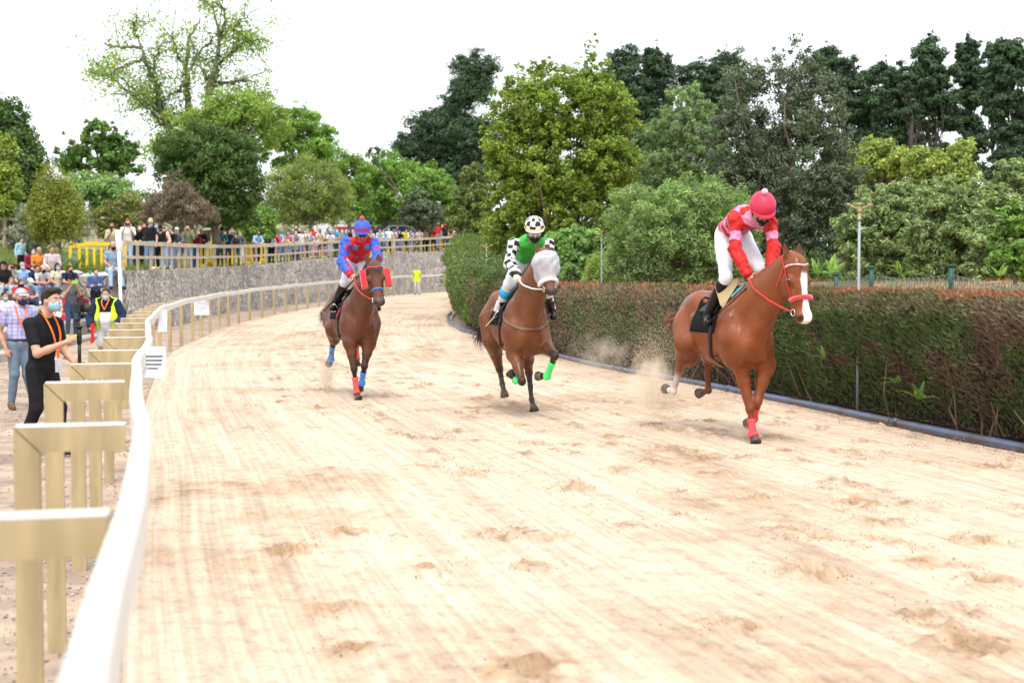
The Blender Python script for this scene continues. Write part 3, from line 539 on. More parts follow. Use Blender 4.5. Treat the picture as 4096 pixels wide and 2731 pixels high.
mb = MB(); mb.poly([(1.52, 1.004, 1.55), (2.0, 1.004, 1.55), (1.55, 1.004, 2.25), (1.3, 1.004, 2.25), (1.3, 1.004, 1.55)], (0, .012, 0)); mb.box((-1.4, 1.006, 1.72), (1.4, .014, .5)); mb.build("window", GLASS, amb)
mb = MB(); mb.box((.9, 0, 2.72), (.3, 1.3, .18)); mb.build("light_bar", M("blue_lens", (.05, .12, .6), .2), amb); wheels(amb, (-1.8, 2.1), 1.0)
def small_car(u, v, Y, rz, paint, lab):
    p = at(u, v, Y); p[2] -= .9; root = empty("parked_car", p, rz, label=lab, cat="car", group="vehicles parked behind the crowd")
    mb = MB(); mb.poly([(x, -.82, z) for x, z in ((-2.1, .3), (-2.15, .85), (-1.95, 1.0), (1.0, .98), (1.95, .82), (2.05, .55), (2.0, .3))], (0, 1.64, 0)); mb.poly([(x, -.72, z) for x, z in ((-1.95, .99), (-1.5, 1.42), (-.9, 1.5), (.2, 1.46), (1.0, .97))], (0, 1.44, 0)); mb.build("body", paint, root)
    mb = MB()
    for s_ in (-1, 1): mb.poly([(x, s_ * .722, z) for x, z in ((-1.7, 1.04), (-1.4, 1.36), (-.85, 1.42), (.15, 1.38), (.75, 1.03))], (0, s_ * .012, 0))
    mb.poly([(1.02, -.62, 1.0), (1.02, .62, 1.0), (.26, .58, 1.45), (.26, -.58, 1.45)], (.012, 0, .02)); mb.build("window", GLASS, root)
    mb = MB(); [mb.box((2.0, s_ * .6, .68), (.1, .3, .14)) for s_ in (-1, 1)]; mb.build("headlight", STEEL, root); wheels(root, (-1.3, 1.3), .82, .31)
small_car(1345, 965, 98, R(-70), CARW, "white car partly hidden behind the blue shirted man"); small_car(1555, 935, 102, R(-150), M("grey_car_paint", (.25, .27, .3), .3, coat=.5), "grey car with its hatch lower beside the notice board")
# white box sign post on the slope (left)
p = at(350, 920, 62); root = empty("post_sign", p, label="small white box sign on a thin post among the shrubs behind the crowd", cat="sign"); hz = (at(350, 805, 62) - p)[2]
mb = MB(); mb.tube([(0, 0, -.5), (0, 0, hz)], .03, 8); mb.build("post", METALG, root); mb = MB(); mb.box((0, -.05, hz - .3), (.16, .06, .55)); mb.build("panel", WHITE, root)
# ================================================================ TREES, SHRUBS, HEDGE
def leaves(P, N, size, rs, asp=.5, tilt=.6, colv=.25, tint=None):
    """one folded diamond per leaf at P, roughly facing N"""
    n = len(P); nn = N + rs.normal(0, tilt, (n, 3)); nn /= np.linalg.norm(nn, axis=1)[:, None] + 1e-9
    t = np.cross(nn, rs.normal(0, 1, (n, 3))); t /= np.linalg.norm(t, axis=1)[:, None] + 1e-9; b = np.cross(nn, t); s = (size * rs.uniform(.6, 1.35, n))[:, None]
    V = np.stack([P - t * s, P + b * s * asp + nn * s * .12, P + t * s, P - b * s * asp + nn * s * .12], 1)
    c = np.clip(1 + rs.normal(0, colv, (n, 1)), .45, 1.8) * np.ones((1, 3)) * np.array([[1, 1, 1]]) * (1 + rs.normal(0, .06, (n, 3)))
    if tint is not None: c *= tint
    return V.reshape(-1, 3), np.arange(4 * n).reshape(n, 4), np.repeat(c, 4, 0)
def crown(lobes, n, leaf, rs, cl=.30, up=.35, flat=.8, asp=.5, tilt=.6, colv=.22, shell=.55, clump_n=None, tipgain=0.):
    """leaves gathered in clumps spread over and inside ellipsoid lobes (cx,cy,cz,rx,ry,rz)"""
    L = np.array(lobes); vol = (L[:, 3] * L[:, 5]) ; pr = vol / vol.sum(); nc = clump_n or max(30, int(n / 50)); k = rs.choice(len(L), nc, p=pr)
    d = rs.normal(0, 1, (nc, 3)); d /= np.linalg.norm(d, axis=1)[:, None]; d[:, 1] -= .25 * rs.random(nc); rad = shell + (1 - shell) * rs.random(nc) ** .5; rad *= rs.uniform(.74, 1.22, nc)
    C = L[k, :3] + d * L[k, 3:] * rad[:, None]; R_ = cl * 1.3 * np.minimum(L[k, 3:].mean(1), L[:, 3:].mean() * 1.1) * rs.uniform(.38, 1.25, nc)
    w_ = R_ ** 2; j = rs.choice(nc, n, p=w_ / w_.sum()); e = rs.normal(0, 1, (n, 3)); e /= np.linalg.norm(e, axis=1)[:, None]; rr = rs.random(n) ** .45
    P = C[j] + e * (R_[j] * rr)[:, None] * np.array([1, 1, flat]); N = e * .8 + d[j] * .3 + np.array([0, 0, up]); ccl = np.clip(1 + rs.normal(0, .16, nc), .6, 1.5)
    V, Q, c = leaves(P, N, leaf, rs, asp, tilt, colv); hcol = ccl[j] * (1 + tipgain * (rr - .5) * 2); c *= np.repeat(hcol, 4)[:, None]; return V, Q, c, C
BARK = M("bark", (.17, .13, .10), .95, var=.3, scale=8, bump=1, bscale=20); BARKG = M("ivy_bark", (.15, .14, .09), .95, var=.3, scale=5, bump=1, bscale=14)
def limb(mb, a, b, r0, r1, rs, n=7, w=.06):
    a, b = np.asarray(a, float), np.asarray(b, float); L_ = np.linalg.norm(b - a); P = [a + (b - a) * t + (rs.normal(0, w * L_, 3) * math.sin(math.pi * t) * np.array([1, 1, .4])) * .5 for t in np.linspace(0, 1, n)]
    mb.tube(P, np.linspace(r0, r1, n), 7); return P
LM = {}
def lm(k, col, **kw):
    if k not in LM: LM[k] = leafmat(k, tuple(c * (1.75 if k == 'pine_needles' else 1.5) for c in col), **kw)
    return LM[k]
def tree(name, lab, Y, lob, n, leaf, mat, base, cat="tree", group=None, trunk=.2, seed=1, limbs=6, dy=.8, bark=None, **kw):
    """lob: (u, v, ru, rv[, dY]) ellipses of the outline at depth Y; base: (u, v) of the trunk foot"""
    rs = np.random.default_rng(seed); s = Y / F; L = []
    for q in lob:
        c = at(q[0], q[1], Y + (q[4] if len(q) > 4 else 0)); rx_, rz_ = q[2] * s * 1.05, q[3] * s * 1.04; L.append((c[0], c[1], c[2], rx_, max(.4 * rx_, dy * min(rx_, rz_ * 1.3)), rz_))
    b = at(base[0], base[1], Y); root = empty(name, b, label=lab, cat=cat, group=group)
    V, Q, c, C = crown(L, int(n * 1.5), leaf * 1.12, rs, **kw); V = V - b; mesh_np("crown", V, Q, mat, root, False, c)
    mb = MB(); ctr = np.mean(np.array(L)[:, :3], 0); lowz = min(l[2] - l[5] * .3 for l in L); fork = np.array([b[0] * .6 + ctr[0] * .4, b[1], max(b[2] + .3, min(lowz, ctr[2] - .5))])
    P = limb(mb, b * 0, fork - b, trunk, trunk * .7, rs, w=.03)
    sel = rs.choice(len(C), min(len(C), limbs + 2 * len(L)), replace=False)
    for i in sel: limb(mb, P[-1 - int(rs.integers(0, 3))], C[i] - b, trunk * rs.uniform(.22, .45), trunk * .06, rs)
    mb.build("trunk", bark or BARK, root, True); return root
TR = "trees around the racecourse"
yg = lm("leaf_yellow_green", (.155, .20, .035)); mg = lm("leaf_mid_green", (.075, .135, .03)); dg = lm("leaf_dark_green", (.055, .095, .025)); pine = lm("pine_needles", (.034, .060, .030), transl=.12, rough=.7)
olv = lm("leaf_grey_olive", (.070, .092, .052), transl=.15, rough=.4); pale = lm("leaf_pale_green", (.15, .23, .08)); bright = lm("leaf_bright_green", (.13, .22, .045)); laurel = lm("leaf_laurel", (.115, .16, .022), transl=.3); ivy = lm("leaf_spring", (.17, .24, .055), transl=.45)
brn = lm("dry_heather", (.13, .098, .07), transl=.15); feath = lm("leaf_feathery", (.145, .21, .075)); peag = lm("leaf_pea_green", (.165, .215, .09)); wil = lm("leaf_willow", (.14, .20, .085), transl=.35)
# --- left half
tree("broadleaf_tree", "dark broadleaf tree cut by the left edge of the photo", 62, [(20, 640, 150, 210), (90, 560, 60, 60), (-30, 500, 120, 110), (110, 700, 70, 80), (0, 800, 140, 90)], 15000, .085, dg, (10, 960), trunk=.25, seed=1, cl=.25)
tree("broadleaf_tree", "yellow-green young tree low at the left edge before the dark one", 56, [(20, 690, 50, 150), (-20, 760, 90, 110)], 5000, .07, yg, (5, 960), trunk=.1, seed=2)
tree("broadleaf_tree", "loose dark green tree with ragged top left of the tall ivy trunks", 82, [(390, 620, 130, 110), (400, 540, 80, 60), (280, 640, 60, 55), (480, 640, 80, 80), (510, 560, 30, 40)], 9000, .10, mg, (400, 930), trunk=.2, seed=3, cl=.22, shell=.35)
# tall ivy-clad trio of trunks: one multi-stemmed tree
rs = np.random.default_rng(11); Yt = 92; b = at(800, 960, Yt); root = empty("ivy_clad_tree", b, label="tall sparse multi-stemmed tree with ivy on its bare trunks reaching the top of the photo", cat="tree"); mb = MB()
T_ = lambda pts: [at(u, v, Yt + dyy) - b for u, v, dyy in pts]
stems = [(T_([(720, 960, 0), (690, 560, 0), (650, 430, 0), (615, 320, -.5), (575, 230, -1), (550, 150, -1)]), .34), (T_([(760, 960, 1), (752, 520, 1), (748, 380, 1), (745, 270, 1), (760, 150, 1.5), (800, 70, 2)]), .30), (T_([(830, 960, -1), (832, 520, -1), (840, 350, -1), (860, 280, -1), (880, 160, -.5), (850, 20, 0)]), .36)]
tips = []
for P, r in stems:
    Pm = []; [Pm.extend([P[i] + (P[i + 1] - P[i]) * t + rs.normal(0, .06, 3) for t in (0, .25, .5, .75)]) for i in range(len(P) - 1)]; Pm.append(P[-1]); mb.tube(Pm, np.linspace(r, .05, len(Pm)), 8)
BR = [((650, 430), (560, 385), (455, 290)), ((640, 450), (560, 395), (515, 375)), ((675, 520), (620, 455), (520, 378)), ((615, 320), (600, 240), (655, 170)), ((575, 230), (500, 260), (420, 300)), ((560, 190), (480, 190), (430, 180)), ((550, 150), (520, 110), (545, 70)), ((745, 270), (700, 220), (690, 130)), ((750, 330), (700, 380), (640, 400)), ((745, 300), (800, 200), (880, 120)), ((840, 350), (900, 330), (985, 318)), ((880, 340), (960, 310), (1000, 330)), ((860, 280), (900, 230), (960, 160)), ((880, 160), (940, 110), (1000, 60)), ((850, 30), (820, 10), (790, -20)), ((880, 140), (930, 60), (870, 10)), ((850, 420), (960, 415), (1030, 440)), ((860, 410), (970, 400), (1080, 370)), ((690, 560), (640, 440), (600, 300)), ((755, 470), (700, 450), (650, 470)), ((900, 230), (980, 160), (1050, 160)), ((840, 330), (800, 260), (770, 180)), ((950, 130), (1010, 150), (1040, 230)), ((420, 300), (380, 310), (370, 280)), ((560, 385), (470, 340), (400, 290))]
PB = []
for a, m_, c_ in BR:
    q = T_([(a[0], a[1], rs.normal(0, .3)), (m_[0], m_[1], rs.normal(0, 1.2)), (c_[0], c_[1], rs.normal(0, 2))]); P = [q[0] * (1 - t) ** 2 + q[1] * 2 * t * (1 - t) + q[2] * t * t + rs.normal(0, .07, 3) for t in np.linspace(0, 1, 10)]; mb.tube(P, np.linspace(.13, .03, 10), 6); PB += P[3:]
    for _ in range(9):
        s0 = P[int(rs.integers(3, 10))]; e = s0 + rs.normal(0, 1.0, 3) + np.array([0, 0, .25]); tw = [s0 + (e - s0) * t + rs.normal(0, .06, 3) for t in np.linspace(0, 1, 5)]; mb.tube(tw, np.linspace(.035, .012, 5), 4, False); PB += tw[1:]; tips.append(e)
mb.build("trunk", BARKG, root, True); PB = np.array(PB)
cc_ = rs.integers(0, len(PB), 900); j = cc_[rs.integers(0, 900, 14000)]; P = PB[j] + rs.normal(0, .38, (14000, 3)); V, Q, c = leaves(P, rs.normal(0, 1, (14000, 3)) + np.array([0, 0, .3]), .095, rs, .55); mesh_np("crown", V, Q, ivy, root, False, c)
P = []
for st, r in stems:
    for _ in range(1000):
        t = rs.random() ** 1.3 * 3.4 + .5; i = min(int(t), len(st) - 2); f_ = min(t - i, 1); P.append(st[i] + (st[i + 1] - st[i]) * f_ + rs.normal(0, .30 if rs.random() < .8 else .6, 3))
V, Q, c = leaves(np.array(P), rs.normal(0, 1, (len(P), 3)), .085, rs, .6); mesh_np("ivy", V, Q, dg, root, False, c)
tree("sparse_tree", "airy light green tree mass below the tall ivy trunks", 88, [(900, 470, 150, 90), (1010, 480, 110, 110), (800, 520, 130, 90), (950, 400, 120, 60), (690, 600, 110, 90), (1100, 520, 80, 80)], 15000, .09, ivy, (880, 960), trunk=.28, seed=12, cl=.25, shell=.2, colv=.2)
tree("broadleaf_tree", "mid green rounded tree right of the tall ivy trunks", 96, [(1170, 590, 150, 90), (1220, 520, 100, 70), (1120, 480, 80, 60), (1270, 580, 70, 70), (1180, 430, 60, 35), (1290, 650, 80, 60)], 13000, .10, bright, (1190, 950), trunk=.22, seed=13, cl=.25)
tree("chestnut_tree", "dense dark green chestnut tree standing behind the railing crowd", 64, [(800, 620, 150, 100), (720, 610, 90, 80), (900, 640, 130, 100), (860, 760, 170, 120), (960, 720, 90, 120), (900, 860, 120, 50), (680, 700, 70, 60)], 26000, .085, dg, (868, 975), trunk=.22, seed=14, cl=.24, up=.2, asp=.36)
tree("heather_bush", "rusty brown half-dry tree heather behind the railing crowd", 60, [(700, 800, 110, 80), (760, 850, 110, 60), (640, 850, 80, 60), (700, 730, 40, 60), (590, 860, 50, 50)], 13000, .05, brn, (700, 960), "bush", trunk=.07, seed=15, cl=.22, asp=.25, shell=.3, limbs=16)
tree("mimosa_tree", "round pale yellow-green drooping tree on a slim trunk behind the crowd", 84, [(1230, 730, 145, 80), (1150, 760, 90, 80), (1320, 770, 90, 90), (1240, 820, 150, 70), (1150, 860, 80, 40), (1330, 850, 80, 50)], 20000, .095, lm("leaf_mimosa", (.16, .20, .06)), (1247, 960), trunk=.13, seed=16, cl=.26, up=0, asp=.22, tilt=.8)
tree("broadleaf_tree", "bright green plane tree just right of the pale round tree", 98, [(1400, 700, 90, 90), (1380, 790, 90, 80), (1340, 660, 70, 50), (1430, 830, 60, 60)], 9000, .10, bright, (1400, 950), trunk=.16, seed=17, cl=.26)
tree("broadleaf_tree", "bright green tree behind the blank notice board", 104, [(1540, 690, 90, 80), (1500, 770, 90, 80), (1590, 780, 90, 90), (1530, 840, 100, 50), (1580, 700, 60, 60)], 11000, .105, bright, (1540, 950), trunk=.16, seed=18, cl=.26)
tree("broadleaf_tree", "small light green tree left of the tall laurel, above the far crowd", 108, [(1720, 740, 80, 80), (1690, 820, 60, 70), (1770, 790, 50, 90), (1660, 700, 50, 50)], 8000, .11, bright, (1720, 950), trunk=.15, seed=19, cl=.26)
tree("holm_oak", "dull grey-green tree between the two bright green trees over the crowd", 100, [(1680, 860, 70, 60), (1660, 800, 40, 60), (1500, 620, 30, 40)], 5000, .09, olv, (1680, 950), trunk=.12, seed=20)
tree("cypress_bush", "upright olive-yellow bushy tree on a thin bare stem above the seated spectators", 45.5, [(215, 800, 75, 110), (235, 880, 90, 90), (170, 860, 60, 90), (270, 830, 50, 80), (200, 940, 60, 40)], 17000, .04, lm("leaf_olive_yellow", (.15, .17, .03)), (252, 1098), trunk=.05, seed=21, cl=.3, asp=.3, up=.6, flat=1.4)
tree("shrub", "grey-leaved tall shrub left of the olive-yellow bushy tree", 52, [(130, 900, 60, 90), (90, 960, 60, 60), (160, 960, 50, 60), (320, 880, 40, 90)], 8000, .04, lm("leaf_grey", (.14, .155, .12)), (130, 1060), "bush", trunk=.05, seed=22)
tree("shrub", "pale green leafy shrub mass under the loose dark tree", 70, [(350, 760, 130, 70), (450, 780, 90, 70), (300, 820, 80, 60), (420, 860, 120, 50)], 11000, .075, pale, (400, 950), "bush", trunk=.1, seed=23)
tree("shrub", "olive green twiggy shrub behind the beige coated woman", 62, [(500, 850, 80, 60), (440, 880, 70, 50), (560, 870, 60, 50), (500, 920, 100, 40)], 8000, .055, lm("leaf_olive", (.15, .16, .05)), (500, 960), "bush", trunk=.06, seed=24, limbs=14)
tree("shrub", "fresh green bush under the dark chestnut tree", 72, [(1000, 880, 90, 50), (950, 900, 60, 40), (1060, 870, 50, 40), (1020, 930, 80, 35)], 6500, .075, bright, (1000, 970), "bush", trunk=.06, seed=25)
tree("shrub", "dark hedge-like shrubs behind the far end of the crowd", 108, [(1840, 900, 100, 60), (1740, 910, 70, 45), (1650, 900, 60, 50), (1900, 850, 60, 90)], 8000, .09, dg, (1800, 965), "bush", trunk=.08, seed=26)
# --- pines
PBARK = M("pine_bark", (.07, .055, .045), .95)
def pinetree(lab, Y, lob, n, base, seed, leaf=.13):
    cu = np.mean([q[0] for q in lob]); lv = max(q[1] for q in lob); wd_ = max(q[2] for q in lob); tq = min(lob, key=lambda q: q[1] - q[3]); lob = lob + [(tq[0] + 4, tq[1] - tq[3] - 2, 13, 34), (tq[0] - 5, tq[1] - tq[3] + 26, 26, 26)]
    lob = lob + [(cu + 20, lv + 75, wd_ * .95, 55), (cu - 15, lv + 150, wd_ * .9, 55)] * (Y < 100); n = int(n * 2.3)
    return tree("pine_tree", lab, Y, lob, n, leaf, pine, base, trunk=.2, bark=PBARK, seed=seed, cl=.27, up=.6, flat=.6, asp=.3, tilt=.9, shell=.15, group="dark pines on the skyline", dy=.9)
pinetree("broad dark pine stepping down to the left behind the crowd", 120, [(1900, 270, 90, 60), (1880, 360, 100, 70), (1780, 490, 150, 60), (1860, 560, 180, 90), (1690, 590, 110, 60), (1620, 570, 60, 40), (1700, 680, 130, 40), (1900, 680, 130, 70), (1830, 420, 70, 50)], 24000, (1850, 950), 31)
pinetree("dark pine just right of the tall laurel's spire", 85, [(2490, 250, 70, 60), (2480, 340, 100, 80), (2510, 430, 110, 70)], 9000, (2500, 1100), 32, .11)
pinetree("pointed dark pine above the light willow tree", 86, [(2625, 240, 55, 50), (2620, 310, 75, 70), (2630, 390, 80, 60), (2610, 470, 70, 40)], 8500, (2630, 1100), 33, .11)
pinetree("dark pine tops left of the grey-green tree's spire", 88, [(2790, 290, 80, 50), (2900, 260, 70, 60), (2820, 360, 110, 60), (2920, 340, 90, 80)], 9500, (2850, 1100), 34, .11)
pinetree("dark pine right of the grey-green tree", 76, [(3390, 270, 60, 40), (3400, 340, 90, 60), (3440, 430, 100, 70), (3420, 520, 110, 60), (3300, 260, 80, 70)], 10500, (3420, 1100), 35, .10)
pinetree("dull green pine in the middle of the right skyline", 74, [(3540, 300, 90, 50), (3560, 390, 110, 70), (3590, 480, 110, 60), (3560, 560, 120, 45)], 10500, (3580, 1100), 36, .10)
pinetree("tall dark pine with open gaps beside its trunk", 70, [(3720, 220, 60, 60), (3720, 310, 90, 60), (3730, 400, 110, 55), (3760, 490, 90, 45), (3700, 560, 60, 30)], 10000, (3745, 1100), 37, .10)
pinetree("narrow dark pine second from the right edge", 72, [(3870, 210, 45, 55), (3870, 290, 60, 50), (3890, 380, 60, 60), (3860, 480, 60, 50)], 7000, (3880, 1100), 38, .10)
pinetree("tall dark pine cut by the right edge", 66, [(4010, 210, 70, 60), (4010, 310, 90, 70), (4030, 420, 110, 60), (4050, 530, 100, 50), (4090, 270, 60, 80)], 11000, (4030, 1100), 39, .10)
for nm_, u_, Y_ in (("a", 3640, 69), ("b", 3960, 66)):
    tree("pine_tree", {"a": "thin pine stem with small tufts between the two widest right pines", "b": "thin pine stem with few tufts just left of the right edge pine"}[nm_], Y_, [(u_, 330, 40, 60), (u_ + 10, 450, 40, 40)], 2500, .10, pine, (u_ + 5, 1100), trunk=.12, bark=PBARK, seed=41 + int(Y_), cl=.3, up=.6, flat=.55, asp=.2, shell=.3, group="dark pines on the skyline")
# --- big trees behind the hedge
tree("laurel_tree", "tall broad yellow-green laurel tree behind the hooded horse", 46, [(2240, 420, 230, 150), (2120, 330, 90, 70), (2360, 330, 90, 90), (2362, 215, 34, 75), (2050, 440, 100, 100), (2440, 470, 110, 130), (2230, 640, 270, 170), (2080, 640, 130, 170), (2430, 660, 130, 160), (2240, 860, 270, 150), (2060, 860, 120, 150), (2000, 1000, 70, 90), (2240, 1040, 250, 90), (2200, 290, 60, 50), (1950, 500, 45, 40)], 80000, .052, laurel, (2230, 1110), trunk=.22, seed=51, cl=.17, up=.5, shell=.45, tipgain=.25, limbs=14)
tree("laurel_tree", "narrow olive-green young tree left of the tall laurel", 70, [(1890, 760, 40, 110), (1850, 850, 60, 100), (1930, 850, 50, 130), (1900, 980, 70, 70)], 10000, .07, lm("leaf_dull_yellow", (.10, .13, .035)), (1890, 1080), trunk=.1, seed=52, cl=.24)
tree("willow_tree", "light silvery green willow between the laurel and the grey-green tree", 52, [(2760, 420, 90, 80), (2720, 520, 120, 90), (2620, 560, 90, 60), (2780, 620, 130, 120), (2640, 680, 120, 120), (2700, 820, 160, 100), (2560, 850, 80, 90), (2800, 500, 80, 90)], 32000, .068, wil, (2700, 1110), trunk=.2, seed=53, cl=.18, asp=.25, up=.3, shell=.45)
tree("holm_oak", "big grey-green evergreen oak with a thin spire behind the red jockey", 38, [(3120, 420, 230, 170), (3185, 250, 100, 80), (3186, 150, 26, 60), (2980, 330, 110, 90), (3260, 450, 120, 170), (2960, 600, 170, 160), (3180, 680, 260, 180), (3330, 780, 140, 160), (3080, 880, 250, 150), (3280, 960, 170, 110), (3180, 1050, 240, 80), (2930, 780, 120, 120), (2920, 260, 30, 40)], 66000, .042, olv, (3120, 1110), trunk=.22, seed=54, cl=.16, up=.35, asp=.4, shell=.45, limbs=16)
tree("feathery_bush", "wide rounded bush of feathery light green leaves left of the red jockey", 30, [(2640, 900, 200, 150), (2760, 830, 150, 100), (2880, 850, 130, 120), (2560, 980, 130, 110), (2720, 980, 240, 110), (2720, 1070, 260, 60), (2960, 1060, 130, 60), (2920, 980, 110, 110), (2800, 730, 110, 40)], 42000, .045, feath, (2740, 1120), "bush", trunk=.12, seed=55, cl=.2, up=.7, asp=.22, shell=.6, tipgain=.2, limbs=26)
for i, (lab, lob, n_, base, mt) in enumerate((("dense pea green shrub mass right of the near sprinkler pole", [(3560, 830, 130, 90), (3500, 930, 130, 110), (3650, 940, 150, 120), (3560, 1020, 170, 80), (3560, 1080, 170, 50), (3440, 1040, 90, 70), (3440, 960, 80, 90), (3620, 780, 90, 60)], 26000, (3560, 1110), peag), ("tall pea green shrub with reddish dead stems at the right", [(3800, 800, 130, 80), (3760, 900, 140, 120), (3900, 900, 130, 140), (3820, 1010, 170, 80), (3820, 1080, 180, 50), (3700, 960, 90, 120), (3920, 780, 90, 60)], 26000, (3820, 1110), peag), ("pea green shrub rising at the right edge of the photo", [(4060, 740, 90, 90), (4040, 860, 120, 110), (4000, 960, 120, 100), (4000, 1070, 160, 60), (4090, 680, 60, 50)], 17000, (4040, 1110), peag))):
    tree("leafy_shrub", lab, 26 - i * 1.5, lob, n_, .042, mt, base, "bush", trunk=.07, seed=60 + i, cl=.19, up=.6, asp=.32, shell=.55, colv=.3, limbs=30, bark=M("dead_stem", (.20, .12, .08), .9))
tree("yellow_bush", "yellow-green bush tops under the right pines", 48, [(3500, 640, 90, 70), (3590, 650, 100, 60), (3440, 680, 60, 60), (3480, 590, 40, 40)], 9000, .06, lm("leaf_lime", (.20, .25, .06)), (3520, 1000), "bush", trunk=.1, seed=65)
tree("yellow_bush", "yellow-green bush below the gap in the pines", 46, [(3720, 660, 90, 55), (3840, 640, 60, 70), (3780, 700, 120, 50), (3850, 600, 30, 40)], 8500, .06, LM["leaf_lime"], (3780, 1000), "bush", trunk=.1, seed=66)
tree("laurel_bush", "glossy bright green bush low at the right edge behind the wire fence", 17.5, [(4060, 880, 60, 70), (4050, 970, 80, 80), (4080, 1040, 60, 70), (4010, 1040, 60, 50)], 6000, .036, lm("leaf_gloss", (.11, .19, .035), rough=.3, spec=.5), (4060, 1140), "bush", trunk=.03, seed=67, cl=.25)
tree("elder_bush", "bright leafy elder bush just right of the hooded horse's rider", 34, [(2310, 970, 90, 60), (2240, 1000, 70, 70), (2380, 1010, 80, 60), (2300, 1060, 120, 50)], 12000, .05, lm("leaf_elder", (.14, .24, .065)), (2300, 1120), "bush", trunk=.04, seed=68, cl=.22, up=.6)
def thicket(lab, lob, Y, n, leaf, mat, seed):
    rs = np.random.default_rng(seed); s = Y / F; L = []
    for q in lob: c = at(q[0], q[1], Y + q[4]); L.append((c[0], c[1], c[2], q[2] * s, 1.6, q[3] * s))
    V, Q, c, C = crown(L, n, leaf, rs, cl=.3, shell=.2, asp=.4, dz=0) if False else crown(L, n, leaf, rs, cl=.3, shell=.2, asp=.4); tag(mesh_np("undergrowth", V, Q, mat, None, False, c), lab, "undergrowth", kind='stuff')
thicket("dark tangled undergrowth filling the space beneath the trees behind the hedge", [(u, 1010 + 30 * math.sin(u * .01), 190, 110, 6 * math.sin(u * .02)) for u in range(1980, 4300, 170)] + [(u, 900 + 30 * math.sin(u * .013), 150, 90, 3 + 5 * math.sin(u * .03)) for u in range(2450, 4300, 170)], 52, 42000, .08, dg, 90)
thicket("low dark green scrub along the bank under the trees at the right", [(u, 1092, 130, 58, 3 * math.sin(u * .02)) for u in range(1900, 4300, 110)], 38, 26000, .06, dg, 93)
thicket("dark wood massed behind the trees on the right skyline", [(u, 700 + 40 * math.sin(u * .02), 160, 130, 6 * math.sin(u * .02)) for u in range(2350, 3450, 150)] + [(u, 790, 160, 90, 6 * math.sin(u * .02)) for u in range(3400, 4250, 150)], 92, 30000, .13, dg, 91)
thicket("mixed far trees and shrubs massed low behind the left trees", [(u, 850 + 25 * math.sin(u * .02), 110, 70, 6 * math.sin(u * .02)) for u in range(-60, 1950, 110)], 118, 30000, .15, mg, 92)
def upright(name, lab, u0, u1, v0, v1, Y, n, mat, seed):
    rs = np.random.default_rng(seed); b = at((u0 + u1) / 2, v1, Y); V = []; Q = []; C_ = []
    for i in range(n):
        u = rs.uniform(u0, u1); e = 1 - abs((u - (u0 + u1) / 2) / (u1 - u0) * 2) ** 3; p = at(u, v1, Y + rs.uniform(-.6, .6)); t = at(u + rs.normal(0, 6), v1 + (v0 - v1) * e * rs.uniform(.5, 1), Y); t[1] = p[1]; m = 26
        f_ = rs.random(m)[:, None]; P = p + (t - p) * f_ + rs.normal(0, .03, (m, 3)) * (1.1 - f_); a, q, c = leaves(P, rs.normal(0, 1, (m, 3)) * np.array([1, 1, .2]), .05, rs, .3, .3); 
        Q.append(q + 4 * len(C_) * m); V.append(a - b); C_.append(c)
    root = empty(name, b, label=lab, cat="bush"); mesh_np("foliage", np.vstack(V), np.vstack(Q), mat, root, False, np.vstack(C_))
upright("heather_shrub", "upright lime green heather tufts beside the middle sprinkler pole", 2330, 2515, 990, 1125, 32, 260, lm("leaf_heath", (.17, .24, .05)), 71)
# ---- clipped hedge: dark woody core + sprigs on its face, dry needles on top
HT = [(-2, 1.50), (13.85, 1.50), (31, 1.58), (43, 1.64), (46, 2.2), (52, 2.6), (60, 2.9), (80, 3.3), (99, 3.6)]
def hedge_h(y): return interp(y, HT)
yb = np.arange(-1, 97, .35); prof = [(.42, .02), (.30, .25), (.16, .55), (.10, 1.0), (.14, .93), (.35, .985), (.95, .99), (1.25, .7), (1.3, 0)]
prof = [(.55, 0), (.40, .25), (.22, .5), (.12, .85), (.20, .955), (.5, .985), (1.0, .99), (1.35, .8), (1.4, 0)]
hx = hedX(yb); X_ = hx[:, None] + np.array([q[0] for q in prof])[None] + .05 * vnoise(yb * 2, yb * 0, 3)[:, None]; Z_ = g(yb)[:, None] + hedge_h(yb)[:, None] * np.array([q[1] for q in prof])[None] - .02; Y_ = np.repeat(yb[:, None], len(prof), 1)
hroot = empty("hedge", (hedX(15), 15, 0), label="long clipped heather hedge with brown patches along the right side of the track", cat="hedge"); child_at(grid("branch_core", X_, Y_, Z_, M("hedge_core", (.045, .032, .022), .95, var=.4, scale=14, bump=1, bscale=30), parent=hroot), hroot)
rs = np.random.default_rng(77); ng = 150000; y = np.concatenate([8 + 14 * rs.random(int(ng * .52)), 22 + 20 * rs.random(int(ng * .28)), 42 + 45 * rs.random(ng - int(ng * .52) - int(ng * .28))]); n = len(y); h = hedge_h(y)
onface = rs.random(n) < .74; t = np.where(onface, rs.random(n) ** .8, 1.0); px_ = np.interp(t, [0, .25, .5, .85, .97, 1], [.42, .28, .12, .02, .08, .16]); topx = .10 + 1.25 * rs.random(n) ** 1.3
X0 = hedX(y) + np.where(onface, px_ + .05 * rs.random(n), topx); Z0 = g(y) + h * np.where(onface, t * .98 + .01, .975 + .01 * rs.random(n))
bul = .16 * (vnoise(y * 1.1, Z0 * 1.6, 51) - .5) + .10 * (vnoise(y * 4, Z0 * 4, 52) - .5); X0 = X0 - np.where(onface, bul * (y < 44) + bul * 2.5 * (y >= 44), 0); Z0 = Z0 + np.where(onface, 0, .05 * (vnoise(y * 3, X0 * 3, 53)) + np.where(y > 43, .5 * rs.random(n) * vnoise(y * 1.5, X0, 3), 0))
